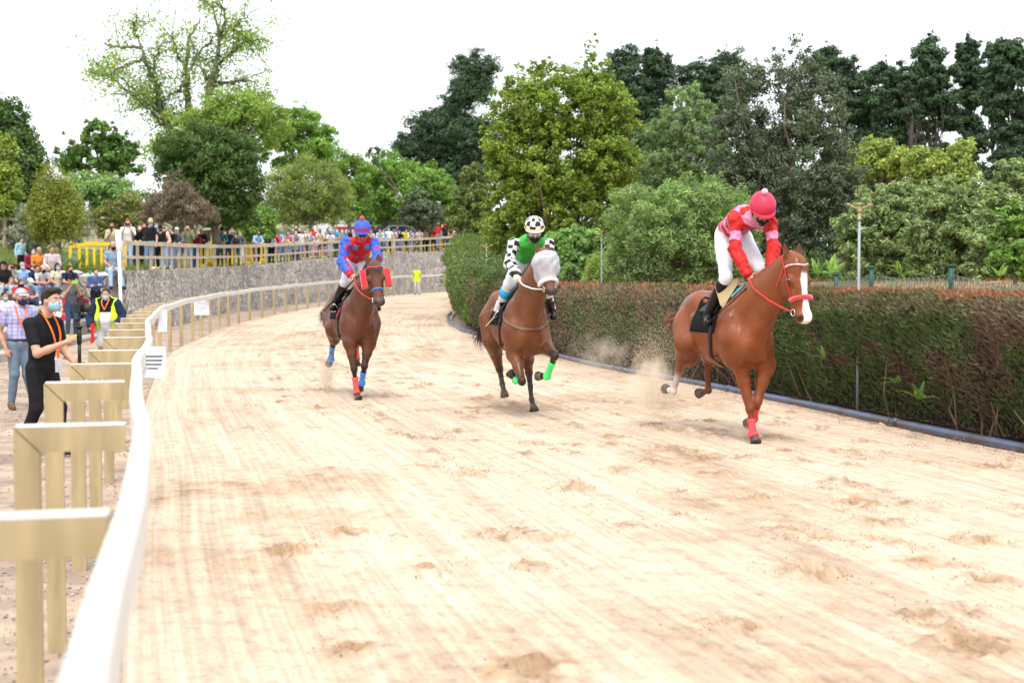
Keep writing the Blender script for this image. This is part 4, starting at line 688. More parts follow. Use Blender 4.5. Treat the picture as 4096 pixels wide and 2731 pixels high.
# thinner, open skirt near the ground
keep = (~onface) | (t > .14) | (rs.random(n) < .55); y, X0, Z0, onface, t, h = [a[keep] for a in (y, X0, Z0, onface, t, h)]; n = len(y)
br = vnoise(y * .55, t * 2.2 + 3, 55) * .55 + vnoise(y * 1.9, t * 5, 56) * .45 + np.interp(y, [8, 14, 19, 23, 44, 48], [.10, .08, -.12, .02, .06, -.6]) + .10 * (t - .5); brown = (br + rs.normal(0, .07, n)) > .52
G1, G2, B1, B2, Rd = np.array([.075, .105, .040]), np.array([.125, .175, .065]), np.array([.115, .082, .060]), np.array([.21, .145, .105]), np.array([.36, .15, .08])
c = np.where(brown[:, None], B1 + (B2 - B1) * rs.random((n, 1)), G1 + (G2 - G1) * rs.random((n, 1))); tp = ~onface; redz = (vnoise(y * .7, X0 * 1.5, 57) > .42) & tp & (y < 46); c = np.where((tp & (y < 46))[:, None], np.where(redz[:, None], Rd * rs.uniform(.5, 1.1, (n, 1)), np.array([.14, .12, .055]) * rs.uniform(.6, 1.3, (n, 1))), c); c = np.where((y > 44)[:, None], np.array([.12, .18, .045]) * rs.uniform(.7, 1.3, (n, 1)), c)
ed = onface & (t > .86) & (y < 44); c = np.where(ed[:, None], .45 * c + .55 * np.array([.24, .18, .12]) * rs.uniform(.6, 1.2, (n, 1)), c)
d = np.stack([np.where(onface, -.55, 0) + rs.normal(0, .45, n), rs.normal(0, .45, n), np.where(onface, .75, .25 + .1 * (y > 44) * 6) + rs.normal(0, .35, n)], 1); d /= np.linalg.norm(d, axis=1)[:, None]
ln = (.055 + .05 * rs.random(n)) * np.interp(y, [8, 20, 40, 90], [.75, 1.0, 1.5, 3.2]); wv = ln * .13; P = np.stack([X0, y, Z0], 1); sd_ = np.cross(d, rs.normal(0, 1, (n, 3))); sd_ /= np.linalg.norm(sd_, axis=1)[:, None]
tipv = P + d * ln[:, None]; mid = P + d * ln[:, None] * .5
V = np.stack([P, mid + sd_ * wv[:, None], tipv, mid - sd_ * wv[:, None]], 1).reshape(-1, 3); sprig = leafmat("hedge_sprigs", (1, 1, 1), transl=.2, rough=.7)
child_at(mesh_np("foliage", V, np.arange(4 * n).reshape(n, 4), sprig, hroot, False, np.repeat(c, 4, 0)), hroot)
mb = MB()                                             # bare stems low in the hedge and stray twigs
for i in range(120):
    yy = 8 + 30 * rs.random() ** 1.3; x0 = hedX(yy) + rs.uniform(.15, .5); a = np.array([x0, yy, rs.uniform(0, .1)]); e = a + np.array([rs.normal(-.1, .15), rs.normal(0, .25), rs.uniform(.25, .8)]); mb.tube([a, (a + e) / 2 + rs.normal(0, .05, 3), e], [.012, .009, .004], 5, False)
tag(child_at(mb.build("stem", M("hedge_stem", (.20, .13, .09), .9), hroot), hroot), kind='stuff')
# dry litter along the pipe
n = 9000; y = 7 + 30 * rs.random(n) ** 1.2; x = hedX(y) + rs.normal(-.12, .20, n); P = np.stack([x, y, g(y) + .02 + .02 * rs.random(n) + .07 * (x > hedX(y) + .05)], 1); d = rs.normal(0, 1, (n, 3)) * np.array([1, 1, .25]); d /= np.linalg.norm(d, axis=1)[:, None]; s_ = np.cross(d, np.array([0, 0, 1.])); ln = rs.uniform(.015, .06, n)[:, None]
V = np.stack([P - d * ln, P + s_ * .0035, P + d * ln, P - s_ * .0035], 1).reshape(-1, 3); cc = np.array([.22, .12, .08]) * rs.uniform(.4, 1.5, (n, 1)); tag(mesh_np("dry_twig_litter", V, np.arange(4 * n).reshape(n, 4), sprig, None, False, np.repeat(cc, 4, 0)), "brown twigs and needles littering the sand along the pipe", "litter", kind='stuff')
# orange needles on the bank (uncountable)
n = 30000; y = 9 + 36 * rs.random(n); x = hedX(y) + .9 + 3.2 * rs.random(n) ** 1.4; zb = g(y) * .6 + np.interp(x - hedX(y), [.9, 1.5, 2.2, 3, 4, 6], [1.45, 1.5, 1.52, 1.58, 1.66, 1.8]) + .03; d = rs.normal(0, 1, (n, 3)) * np.array([1, 1, .35]); d /= np.linalg.norm(d, axis=1)[:, None]; s_ = np.cross(d, np.array([0, 0, 1.])); ln = rs.uniform(.03, .09, n)[:, None]; P = np.stack([x, y, zb + .04 * rs.random(n)], 1)
V = np.stack([P - d * ln, P + s_ * .007, P + d * ln, P - s_ * .007], 1).reshape(-1, 3); cc = np.where(rs.random((n, 1)) < .75, np.array([[.42, .18, .09]]), np.array([[.12, .17, .05]])) * rs.uniform(.5, 1.2, (n, 1)); tag(mesh_np("needle_litter", V, np.arange(4 * n).reshape(n, 4), sprig, None, False, np.repeat(cc, 4, 0)), "orange-brown dead needles covering the bank behind the hedge top", "litter", kind='stuff')
# ferns
def fern(lab, P0, n, L0, seed, aim=(-.5, -.6, .5), col=(.10, .20, .04)):
    rs = np.random.default_rng(seed); root = empty("fern", P0, label=lab, cat="fern", group="ferns growing in and behind the hedge"); V = []; c = []; st = MB()
    for k in range(n):
        a = np.array(aim) + rs.normal(0, .45, 3); a[2] = abs(a[2]) + .15; a /= np.linalg.norm(a); L_ = L0 * rs.uniform(.7, 1.2); P = [a * L_ * t + np.array([0, 0, -1]) * L_ * .35 * t * t for t in np.linspace(0, 1, 17)]; st.tube(P, np.linspace(.004, .0015, 17), 4, False)
        for i in range(2, 17):
            t = (P[i] - P[i - 1]); t /= np.linalg.norm(t); s = np.cross(t, (0, 0, 1.)); s /= np.linalg.norm(s) + 1e-6; wd_ = L_ * .21 * (1 - i / 17.5) * min(1, i / 4)
            for sg in (-1, 1):
                e = P[i] + (s * sg + t * .35 + np.array([0, 0, -.15])) * wd_; m_ = (P[i] + e) / 2; V += [P[i], m_ + t * L_ * .022, e, m_ - t * L_ * .022]; c += [np.full(3, rs.uniform(.7, 1.25))] * 4
    mesh_np("frond", np.array(V), np.arange(len(V)).reshape(-1, 4), lm("fern_leaf" + str(round(col[0], 2)), col, transl=.4), root, False, np.array(c)); st.build("stem", M("fern_stem", (.12, .16, .04)), root)
fern("large fern drooping from the lower hedge at the right", at(3700, 1590, 15.6) + np.array([-.12, -.2, 0]), 7, .40, 81, (-.35, -.6, .25), (.065, .125, .03)); fern("small fern sprig poking from the middle of the hedge", at(3340, 1432, 17.5) + np.array([-.15, -.1, 0]), 3, .22, 82, (-.9, -.2, .3), (.065, .125, .03)); fern("fern on the left side of the lower hedge gap", at(3640, 1530, 15.9) + np.array([-.15, -.1, 0]), 3, .30, 83, (-.6, -.3, .35), (.065, .125, .03))
fern("light fern standing behind the hedge right of the chestnut horse", at(3330, 1100, 20.5), 7, .48, 84, (0, 0, .9), (.17, .28, .06)); fern("light fern between the green wire fence posts", at(3600, 1105, 18.8), 6, .36, 85, (0, 0, .8), (.17, .28, .06)); fern("fern sprouting from the near bank at the right edge", at(4000, 1110, 16.5), 5, .32, 86, (0, 0, .8), (.17, .28, .06)); fern("low fern behind the hedge near the horse's ears", at(3270, 1108, 21), 5, .4, 87, (.2, 0, .8), (.17, .28, .06))
# grass on the left hillside
n = 30000; u_ = rs.uniform(-60, 600, n); Yg = rs.uniform(43, 66, n); x = (u_ - 2048) / F * Yg
from mathutils.bvhtree import BVHTree as _B
hill = [o for o in S.objects if o.name == "hillside"][0]; tree_ = _B.FromPolygons([v.co for v in hill.data.vertices], [tuple(p.vertices) for p in hill.data.polygons]); P = []
for xx, yy in zip(x, Yg):
    h_ = tree_.ray_cast(Vector((xx, yy, 50)), Vector((0, 0, -1)))
    if h_[0] is not None and h_[0].z > 1.6: P.append(h_[0])
P = np.array([tuple(p) for p in P]); n = len(P); d = rs.normal(0, .3, (n, 3)) + np.array([0, 0, 1]); ln = rs.uniform(.08, .30, n)[:, None]; s_ = rs.normal(0, 1, (n, 3)); s_[:, 2] = 0; s_ /= np.linalg.norm(s_, axis=1)[:, None]
V = np.stack([P - s_ * .012, P + s_ * .012, P + d * ln], 1).reshape(-1, 3); cc = np.array([.16, .22, .06]) * rs.uniform(.6, 1.5, (n, 1)) * np.where(rs.random((n, 1)) < .2, np.array([[1.5, 1.1, .9]]), 1); tag(mesh_np("grass", V, np.arange(3 * n).reshape(n, 3), sprig, None, False, np.repeat(cc, 3, 0)), "long green grass on the slope above the seated spectators", "grass", kind='stuff')
# broad agave-like leaves on the slope
for i, (u, v, Y, lab) in enumerate(((140, 1060, 47.5, "blue-green broad leaved plant left of the bushy tree's stem"), (240, 1080, 46.8, "strap-leaved plant at the foot of the bushy tree"), (300, 1075, 46.6, "strap-leaved plant between the bushy tree and the man on the wall"), (335, 1050, 48.5, "strap-leaved plant in front of the leftmost yellow barrier"))):
    p = at(u, v, Y); r = np.random.default_rng(i); V = []; Q = []
    for k in range(13):
        a = r.uniform(0, 6.28); L_ = r.uniform(.5, 1.0); dr = np.array([math.cos(a) * .55, math.sin(a) * .4, 1.]); s_ = np.array([-math.sin(a), math.cos(a), 0]); o_ = len(V)
        for t in np.linspace(0, 1, 6): c_ = dr * L_ * t + np.array([math.cos(a), math.sin(a), -1.1]) * .45 * L_ * t * t; wv = .045 * math.sin(math.pi * min(1, .15 + t * .85)); V += [c_ - s_ * wv, c_ + s_ * wv]
        Q += [[o_ + 2 * j, o_ + 2 * j + 1, o_ + 2 * j + 3, o_ + 2 * j + 2] for j in range(5)]
    tag(mesh_np("strap_leaf_plant", np.array(V), np.array(Q), lm("strap_leaf", (.13, .20, .11)), None, True, np.ones((len(V), 3))), lab, "plant", "strap-leaved plants on the slope").location = [float(a) for a in p]
# ================================================================ HORSES
def unit(v): v = np.asarray(v, float); return v / (np.linalg.norm(v) + 1e-9)
def hermite(P, n=40):
    P = np.array(P, float); Q = np.vstack([2 * P[0] - P[1], P, 2 * P[-1] - P[-2]]); o = []
    m = max(2, n // (len(P) - 1))
    for i in range(1, len(Q) - 2):
        for t in np.linspace(0, 1, m, endpoint=False):
            a, b, c, d = Q[i - 1], Q[i], Q[i + 1], Q[i + 2]; o.append(.5 * ((2 * b) + (-a + c) * t + (2 * a - 5 * b + 4 * c - d) * t * t + (-a + 3 * b - 3 * c + d) * t ** 3))
    o.append(Q[-2]); return np.array(o)
LEATH = M("black_leather", (.008, .007, .007), .45, var=.1, spec=.25); REDS = M("red_webbing", (.62, .03, .03), .5, var=.05); BRNL = M("brown_leather", (.16, .08, .05), .5, var=.1); WHTL = M("white_strap", (.72, .71, .68), .5); BLUS = M("blue_webbing", (.04, .16, .60), .5, var=.05)
def fleece(c): return M("sheepskin", c, .95, var=.15, scale=60, bump=1, bscale=130, sheen=.6)
HOOFM = M("hoof_horn", (.05, .042, .036), .6, var=.25, scale=12, col2=(.13, .11, .09), mscale=9); EYEM = M("horse_eye", (.008, .005, .004), .05, var=0, spec=.9)
class Horse:
    def __init__(s, name, lab, O, ang, zf):
        s.f = np.array([math.sin(ang), -math.cos(ang), 0]); s.l = np.array([math.cos(ang), math.sin(ang), 0])   # l = the horse's left = picture right
        s.O = np.array(O, float); s.zf = zf; s.A = np.stack([s.f, s.l, [0, 0, 1]]); s.lab = lab; s.name = name
        s.root = empty(name, O, math.atan2(s.f[1], s.f[0]), label=lab, cat="horse")
    def T(s, p): return s.A @ (np.asarray(p, float) - s.O)                # world -> horse frame (x forward, y left, z up)
    def z(s, a): return s.T(s.zf(*a))
def build_horse(H, poll, muz, wside, legs, coat, dark, legcols, blaze=None, sc=1.0, thr=None, tail=None, mane_col=None, face_dark=None, hh=.0115):
    cb, cdk = np.array(coat), np.array(dark); P = []; e = lambda c, r, k=.07, col=None, ax=None: P.append(ell(np.array(c) * sc, np.array(r) * sc, ax, k, cb if col is None else col))
    e((.06, 0, 1.10), (.42, .255, .36)); e((-.38, 0, 1.12), (.50, .275, .325), .1); e((-.86, 0, 1.255), (.40, .25, .32), .1); e((-.98, 0, 1.18), (.33, .23, .32), .08)
    for y in (-1, 1):
        e((-.93, y * .135, 1.04), (.27, .135, .33), .07); e((.27, y * .155, 1.12), (.18, .115, .33), .07); e((.36, y * .115, .97), (.17, .115, .20), .05); e((.49, y * .098, .985), (.105, .080, .15), .008); e((.36, y * .205, 1.13), (.075, .05, .22), .012); e((.20, y * .225, 1.02), (.12, .04, .12), .02); e((.02, y * .235, 1.02), (.10, .03, .16), .03); e((-.62, y * .20, 1.15), (.10, .06, .16), .03); e((-.72, y * .10, 1.43), (.24, .09, .11), .08); e((.30, y * .165, .90), (.11, .07, .13), .03)
    e((.10, 0, 1.46), (.30, .07, .12), .10); e((.30, 0, 1.0), (.24, .17, .25), .08); e((-.22, 0, .88), (.35, .16, .13), .08)
    pw, mw = H.z(poll), H.z(muz); h = unit(mw - pw); HL = np.linalg.norm(mw - pw); w_ = unit(H.A @ np.array([math.cos(wside), math.sin(wside), 0])); w_ = unit(w_ - h * np.dot(w_, h)); nrm = np.cross(h, w_); 
    if np.dot(H.A.T @ nrm, [0, -1, 0]) < 0: nrm = -nrm
    hs = HL / .60; Fm = np.stack([h, w_, nrm]); hp = lambda t, s_, n_: pw + (h * t + w_ * s_ * 1.17 + nrm * n_ * 1.08) * hs; hax = Fm
    def he(c, r, k=.03, col=None): P.append(ell(hp(*c), np.array(r) * hs * np.array([1, 1.17, 1.08]), hax, k, cb if col is None else col))
    # neck: crest line and under-line, flattened sideways
    nk = unit(pw - np.array([.2, 0, 1.3])); sq = (H.A @ H.l, 1.45) ; up_ = np.array([0, 0, 1.]); back = unit(-nrm * .9 + up_ * .1)
    nb = hp(.02, 0, -.13); lat = unit(np.cross(nb - np.array([.2, 0, 1.2]), [0, 0, 1])); sq = (lat, 1.42)
    P.append(cone((.16, 0, 1.22), nb * .55 + np.array([.16, 0, 1.22]) * .45, .29, .215, .07, sq, cb)); P.append(cone(nb * .5 + np.array([.16, 0, 1.22]) * .5, nb, .225, .135, .05, sq, cb)); P.append(cone((.05, 0, 1.43), hp(-.02, 0, -.10), .12, .07, .06, sq, cb)); P.append(cone((.40, 0, 1.02), hp(.14, 0, -.19), .17, .085, .08, (lat, 1.25), cb))
    fd = cb if face_dark is None else np.array(face_dark)
    he((.07, 0, -.055), (.125, .088, .10), .04); P.append(cone(hp(.06, 0, -.045), hp(.46, 0, -.052), .090 * hs, .056 * hs, .03, None, cb))
    for y in (-1, 1):
        he((.20, y * .045, -.145), (.125, .042, .115), .03); he((.19, y * .080, -.045), (.055, .022, .030), .018); he((.30, y * .055, -.07), (.10, .022, .018), .02); he((.52, y * .036, -.055), (.055, .030, .042), .02, fd); he((.36, y * .03, -.11), (.14, .03, .05), .03)
    P.append(cone(hp(.22, 0, -.19), hp(.50, 0, -.115), .050 * hs, .032 * hs, .03, None, cb)); he((.535, 0, -.055), (.062, .055, .058), .025, fd); he((.535, 0, -.125), (.045, .036, .030), .012, fd * .9)
    fid = len(P)
    # legs
    hoofs = []; wraps = []
    for lg in legs:
        j = [H.z(p) for p in lg['p']]; kind = lg['k']; side = lg['s']; lc = lg.get('c', {}); c1 = np.array(lc.get('knee', cb)); c2 = np.array(lc.get('cannon', cb)); c3 = np.array(lc.get('past', cb))
        if kind == 'f':
            el, kn, fe, ho = j; sh = np.array([.33, side * .15, 1.08]) * sc; P.append(cone(sh, el, .145, .100, .06, None, cb)); m_ = el + (kn - el) * .45; P.append(cone(el, m_, .098, .068, .04, None, cb)); P.append(cone(m_, kn, .066, .045, .03, None, cb * .5 + c1 * .5))
            d_ = unit(kn - el); P.append(ell(kn, (.054, .049, .058), None, .02, c1)); P.append(cone(kn, kn + (fe - kn) * .6, .039, .029, .02, None, c2)); P.append(cone(kn + (fe - kn) * .5, fe, .029, .031, .02, None, c2))
        else:
            st, hk, fe, ho = j; hp_ = np.array([-.93, side * .13, 1.15]) * sc; P.append(cone(hp_, st, .20, .135, .08, None, cb)); m_ = st + (hk - st) * .5; P.append(cone(st, m_, .13, .082, .05, None, cb)); P.append(cone(m_, hk, .080, .048, .03, None, cb * .6 + c1 * .4))
            bk = unit(np.cross(np.cross(hk - st, fe - hk), (fe - st))) if np.linalg.norm(np.cross(hk - st, fe - hk)) > 1e-3 else np.array([-1, 0, 0]); bk = bk * (1 if np.dot(bk, hk - (st + fe) / 2) > 0 else -1)
            P.append(ell(hk, (.055, .046, .06), None, .02, c1)); P.append(cone(hk + bk * .035 + unit(st - hk) * .05, hk - bk * 0, .028, .04, .02, None, c1)); P.append(cone(hk, hk + (fe - hk) * .6, .042, .032, .02, None, c2)); P.append(cone(hk + (fe - hk) * .5, fe, .031, .033, .02, None, c2))
        P.append(ell(fe, (.042, .038, .042), None, .015, c3)); P.append(ell(fe - unit(ho - fe) * .0 + unit(np.cross(np.cross(ho - fe, fe - j[1]), ho - j[1]) + 1e-6) * .012, (.03, .028, .03), None, .015, c3)); past = fe + (ho - fe) * .62; P.append(cone(fe, past, .033, .037, .015, None, c3)); hoofs.append((past, ho, fe, c3)); 
        for (a, b, colr, w0) in lg.get('w', []): wraps.append((j[1], fe, past, a, b, colr, w0))
    nose = hp(.60, 0, -.06)
    def colf(V):
        C = prim_cols(P, V, .016); q = (V - pw) @ Fm.T / hs / np.array([1, 1.17, 1.08])
        if blaze is not None:
            wv = np.interp(q[:, 0], [.05, .12, .2, .3, .42, .52, .60], [0, .024, .030, .022, .024, .034, .036]) * blaze; off = np.interp(q[:, 0], [.1, .3, .6], [.010, -.004, .0]); inb = (q[:, 0] > .07) & (q[:, 0] < .62) & (q[:, 2] > -.085) & (np.abs(q[:, 1] - off + .004 * np.sin(q[:, 0] * 60)) < wv); a = np.clip((wv - np.abs(q[:, 1] - off)) / .008, 0, 1) * inb; C = C * (1 - a[:, None]) + np.array([.80, .76, .72]) * a[:, None]
        for y in (-1, 1):                                 # nostrils
            dd = np.sqrt(((q[:, 0] - .545) / .028) ** 2 + ((q[:, 1] - y * .054) / .022) ** 2 + ((q[:, 2] + .040) / .05) ** 2); a = np.clip(1.8 - 1.3 * dd, 0, 1)[:, None] * ((q[:, 0] > .5) & (q[:, 1] * y > 0))[:, None]; C = C * (1 - a) + np.array([.012, .008, .008]) * a
        for y in (-1, 1): de = np.sqrt(((q[:, 0] - .192) / .040) ** 2 + ((q[:, 1] - y * .094) / .03) ** 2 + ((q[:, 2] + .05) / .034) ** 2); a = .65 * np.clip(1.3 - de, 0, 1)[:, None]; C = C * (1 - a) + np.array([.02, .010, .006]) * a
        lp = np.clip((q[:, 0] - .575) / .03, 0, 1)[:, None] * .55 * ((q[:, 0] < .70) & (np.abs(q[:, 1]) < .09) & (q[:, 2] > -.2))[:, None]; C = C * (1 - lp) + np.array([.22, .13, .11] if blaze is not None else [.03, .022, .02]) * lp
        mo = np.exp(-((q[:, 2] + .098) / .007) ** 2) * ((q[:, 0] > .50) & (q[:, 0] < .62) & (np.abs(q[:, 1]) < .06)); C = C * (1 - .8 * mo[:, None]) + np.array([.03, .01, .01]) * .8 * mo[:, None]
        n_ = vnoise(V[:, 0] * 4 + 3, V[:, 2] * 4 + V[:, 1] * 3, 9); C = C * (.88 + .22 * n_)[:, None]; return C
    V, Q, C = surf(P, hh, colf=colf, wr=.0030, wf=21)
    mat = M("coat", (1, 1, 1), .46, attr=True, var=.22, scale=3.5, spec=.38, bump=.35, bscale=26)
    _n, _l = mat.node_tree.nodes, mat.node_tree.links; _t = _n.new('ShaderNodeTexNoise'); _t.inputs['Scale'].default_value = 7; _t.inputs['Detail'].default_value = 5; _c = _n.new('ShaderNodeTexCoord'); _l.new(_c.outputs['Object'], _t.inputs[0]); _r = _n.new('ShaderNodeMapRange'); _r.inputs[1].default_value = .35; _r.inputs[2].default_value = .65; _r.inputs[3].default_value = .28; _r.inputs[4].default_value = .62; _l.new(_t.outputs[0], _r.inputs[0]); _l.new(_r.outputs[0], _n['Principled BSDF'].inputs['Roughness'])
    body = mesh_np("body", V, Q, mat, H.root, True, C); bvh = BVHTree.FromPolygons(V.tolist(), Q.tolist()); H.bvh = bvh; H.hp = hp; H.P = P; H.Fm = Fm; H.hs = hs; H.nk = nb; H.lat = lat
    for past, ho, fe, c3 in hoofs:
        d = unit(ho - fe); mb = MB(); a, b = past - d * .005, ho + d * .02; mb.tube([a, a + (b - a) * .08, a + (b - a) * .9, b], [.040, .045, .060, .058], 16); mb.build("hoof", HOOFM, H.root, True)
    for (k0, fe, past, a, b, colr, w0) in wraps:
        D = fe - k0; pts = [k0 + D * t for t in np.linspace(a, min(b, 1.0), 14)]
        if b > 1: pts += [fe + (past - fe) * t for t in np.linspace(.1, b - 1, 5)]
        r = [.048 - .010 * math.sin(math.pi * min(1, i / 13)) + .001 * (i % 2) + (.006 if i > 12 else 0) for i in range(len(pts))]; mb = MB(); mb.tube(pts, np.array(r) * w0, 18); mb.build("leg_wrap", cloth(colr), H.root, True)
    for y in (-1, 1): mb = MB(); mb.ball(hp(.192, y * .094, -.050), .026 * hs, 12, 9); mb.build("eye", EYEM, H.root, True)
    ec = np.array(coat)
    for y in (-1, 1):                                     # cupped ears
        a = hp(.0, y * .055, -.07); tip = a - h * .165 * hs + w_ * y * .02 + nrm * .01 - nrm * .0; mb = MB(); m = 12; V_ = []; n_r = 9
        for i in range(n_r):
            t = i / (n_r - 1); c = a + (tip - a) * t; rw = .036 * hs * math.sin(math.pi * (.22 + .78 * t)) ** .8 * (1 if t < .98 else .1) + .002; rd = rw * .55
            for k in range(m):
                an = 2 * math.pi * k / m; fr = math.cos(an); depth = rd * fr if fr < 0 else -rd * .35 * fr; V_.append(c + w_ * math.sin(an) * rw + nrm * (depth + .0))
        fs = [[i * m + k, i * m + (k + 1) % m, (i + 1) * m + (k + 1) % m, (i + 1) * m + k] for i in range(n_r - 1) for k in range(m)] + [[(n_r - 1) * m + k for k in range(m)]]
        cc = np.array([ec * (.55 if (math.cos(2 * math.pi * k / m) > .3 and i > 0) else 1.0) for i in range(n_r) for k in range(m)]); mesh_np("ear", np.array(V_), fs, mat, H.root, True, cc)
    # mane: strands falling from the crest to one side
    mc = mane_col if mane_col is not None else dark; HM = M("horse_hair", mc, .5, var=.3, scale=20, spec=.5); rs_ = np.random.default_rng(len(H.lab)); V_ = []; Q_ = []
    cr0, cr1 = np.array([.14, 0, 1.52]), hp(-.02, 0, -.03)
    for i in range(420):
        t = rs_.random(); c = cr0 + (cr1 - cr0) * t; hit = bvh.find_nearest(Vector(c + np.array([-.03, 0, .05]) - nrm * .04 + up_ * .06 * math.sin(math.pi * t))); 
        if hit[0] is None: continue
        p0 = np.array(hit[0]); sd = 1 if (thr or 1) > 0 else -1; L_ = rs_.uniform(.10, .20) * (.6 + .5 * math.sin(math.pi * t)); q = []; dirn = unit(lat * sd * rs_.uniform(.2, 1.1) + up_ * .35 - h * .1 + rs_.normal(0, .25, 3)); pp_ = p0.copy()
        for k in range(6):
            s_ = k / 5; c = p0 + dirn * L_ * s_ * .5 + np.array([0, 0, -1]) * L_ * s_ * s_ * .75 + lat * sd * L_ * s_ * .25; hk = bvh.find_nearest(Vector(c)); n_ = np.array(hk[1]); c = c if np.dot(c - np.array(hk[0]), n_) > .004 else np.array(hk[0]) + n_ * .006; q.append(c)
        wd = unit(np.cross(q[3] - q[0], rs_.normal(0, 1, 3))) ; o_ = len(V_)
        for k, c in enumerate(q): ww = .006 * (1 - k / 5.5); V_ += [c - wd * ww, c + wd * ww]
        Q_ += [[o_ + 2 * k, o_ + 2 * k + 1, o_ + 2 * k + 3, o_ + 2 * k + 2] for k in range(5)]
    mesh_np("mane", np.array(V_), Q_, HM, H.root, False); V_ = []; Q_ = []
    for i in range(60):                                   # forelock
        p0 = hp(rs_.uniform(-.02, .03), rs_.uniform(-.03, .03), .02); q = [p0 + (h * t * .13 + w_ * t * rs_.normal(.02, .03) + nrm * .01 * (1 + t)) * hs for t in (0, .35, .7, 1)]; wd = unit(np.cross(h, nrm)); o_ = len(V_)
        for k, c in enumerate(q): hk = bvh.find_nearest(Vector(c)); c = np.array(hk[0]) + np.array(hk[1]) * .008; V_ += [c - wd * .005 * (1 - k / 3.5), c + wd * .005 * (1 - k / 3.5)]
        Q_ += [[o_ + 2 * k, o_ + 2 * k + 1, o_ + 2 * k + 3, o_ + 2 * k + 2] for k in range(3)]
    mesh_np("forelock", np.array(V_), Q_, HM, H.root, False)
    tl = hermite([H.z(p) for p in tail], 24); V_ = []; Q_ = []
    tl = np.vstack([np.array([[-1.24, 0, 1.34], [-1.30, 0, 1.28]]) * sc, tl]); tl = hermite(tl[::4] if len(tl) > 12 else tl, 24)
    for i in range(380):
        off = unit(rs_.normal(0, 1, 3)); e_ = rs_.uniform(.55, 1.0); o_ = len(V_); ks = np.linspace(0, (len(tl) - 1) * e_, 12); wd = unit(rs_.normal(0, 1, 3)); ph = rs_.uniform(0, 6)
        for k, s_ in enumerate(ks):
            i0 = min(int(s_), len(tl) - 2); c = tl[i0] + (tl[i0 + 1] - tl[i0]) * (s_ - i0); sp = .022 + .085 * (k / 11) ** 1.2; c = c + off * sp * (.5 + .5 * math.sin(k * .6 + ph)) + off * sp * .4; ww = .006 * (1 - k / 12.5); V_ += [c - wd * ww, c + wd * ww]
        Q_ += [[o_ + 2 * k, o_ + 2 * k + 1, o_ + 2 * k + 3, o_ + 2 * k + 2] for k in range(11)]
    mesh_np("tail", np.array(V_), Q_, HM, H.root, False)
    return H
def strap(H, pts, w, mat, name="strap", th=.004, closed=False, parent=None, off=.004, snap=True, n=40):
    """flat band laid on the horse's surface through pts (horse frame)"""
    P = hermite(pts + ([pts[0]] if closed else []), n); C = []; N = []
    for p in P:
        if snap: hk = H.bvh.find_nearest(Vector(p)); c, nn = np.array(hk[0]), np.array(hk[1]); C.append(c + nn * off); N.append(nn)
        else: C.append(p); N.append(np.array([0, 0, 1.]))
    C = np.array(C); N = np.array(N)
    for _ in range(3): C[1:-1] = (C[:-2] + 2 * C[1:-1] + C[2:]) / 4; N[1:-1] = (N[:-2] + 2 * N[1:-1] + N[2:]) / 4
    T_ = np.gradient(C, axis=0); V_ = []
    if not snap:
        vw = H.A @ np.array([0, 1., 0]); N = np.array([-(vw - unit(t) * np.dot(vw, unit(t))) for t in T_])
    for c, t, nn in zip(C, T_, N): t = unit(t); nn = unit(nn - t * np.dot(nn, t)); s_ = np.cross(t, nn); V_ += [c + s_ * w / 2 - nn * th * .2, c + s_ * w / 2 + nn * th, c - s_ * w / 2 + nn * th, c - s_ * w / 2 - nn * th * .2]
    m = len(C); fs = [[i * 4 + k, i * 4 + (k + 1) % 4, (i + 1) * 4 + (k + 1) % 4, (i + 1) * 4 + k] for i in range(m - 1) for k in range(4)] + [[3, 2, 1, 0], [(m - 1) * 4 + k for k in range(4)]]
    return mesh_np(name, np.array(V_), fs, mat, parent or H.root, True)
def ring(H, c, r, mat, parent=None, name="bit_ring", ax=None):
    mb = MB(); a, b = (ax if ax is not None else (H.A @ np.array([1., 0, 0]), H.A @ np.array([0, 0, 1.]))); mb.tube([c + (a * math.cos(t) + b * math.sin(t)) * r for t in np.linspace(0, 2 * math.pi, 25)], .0045, 8, False); return mb.build(name, mat, parent or H.root, True)
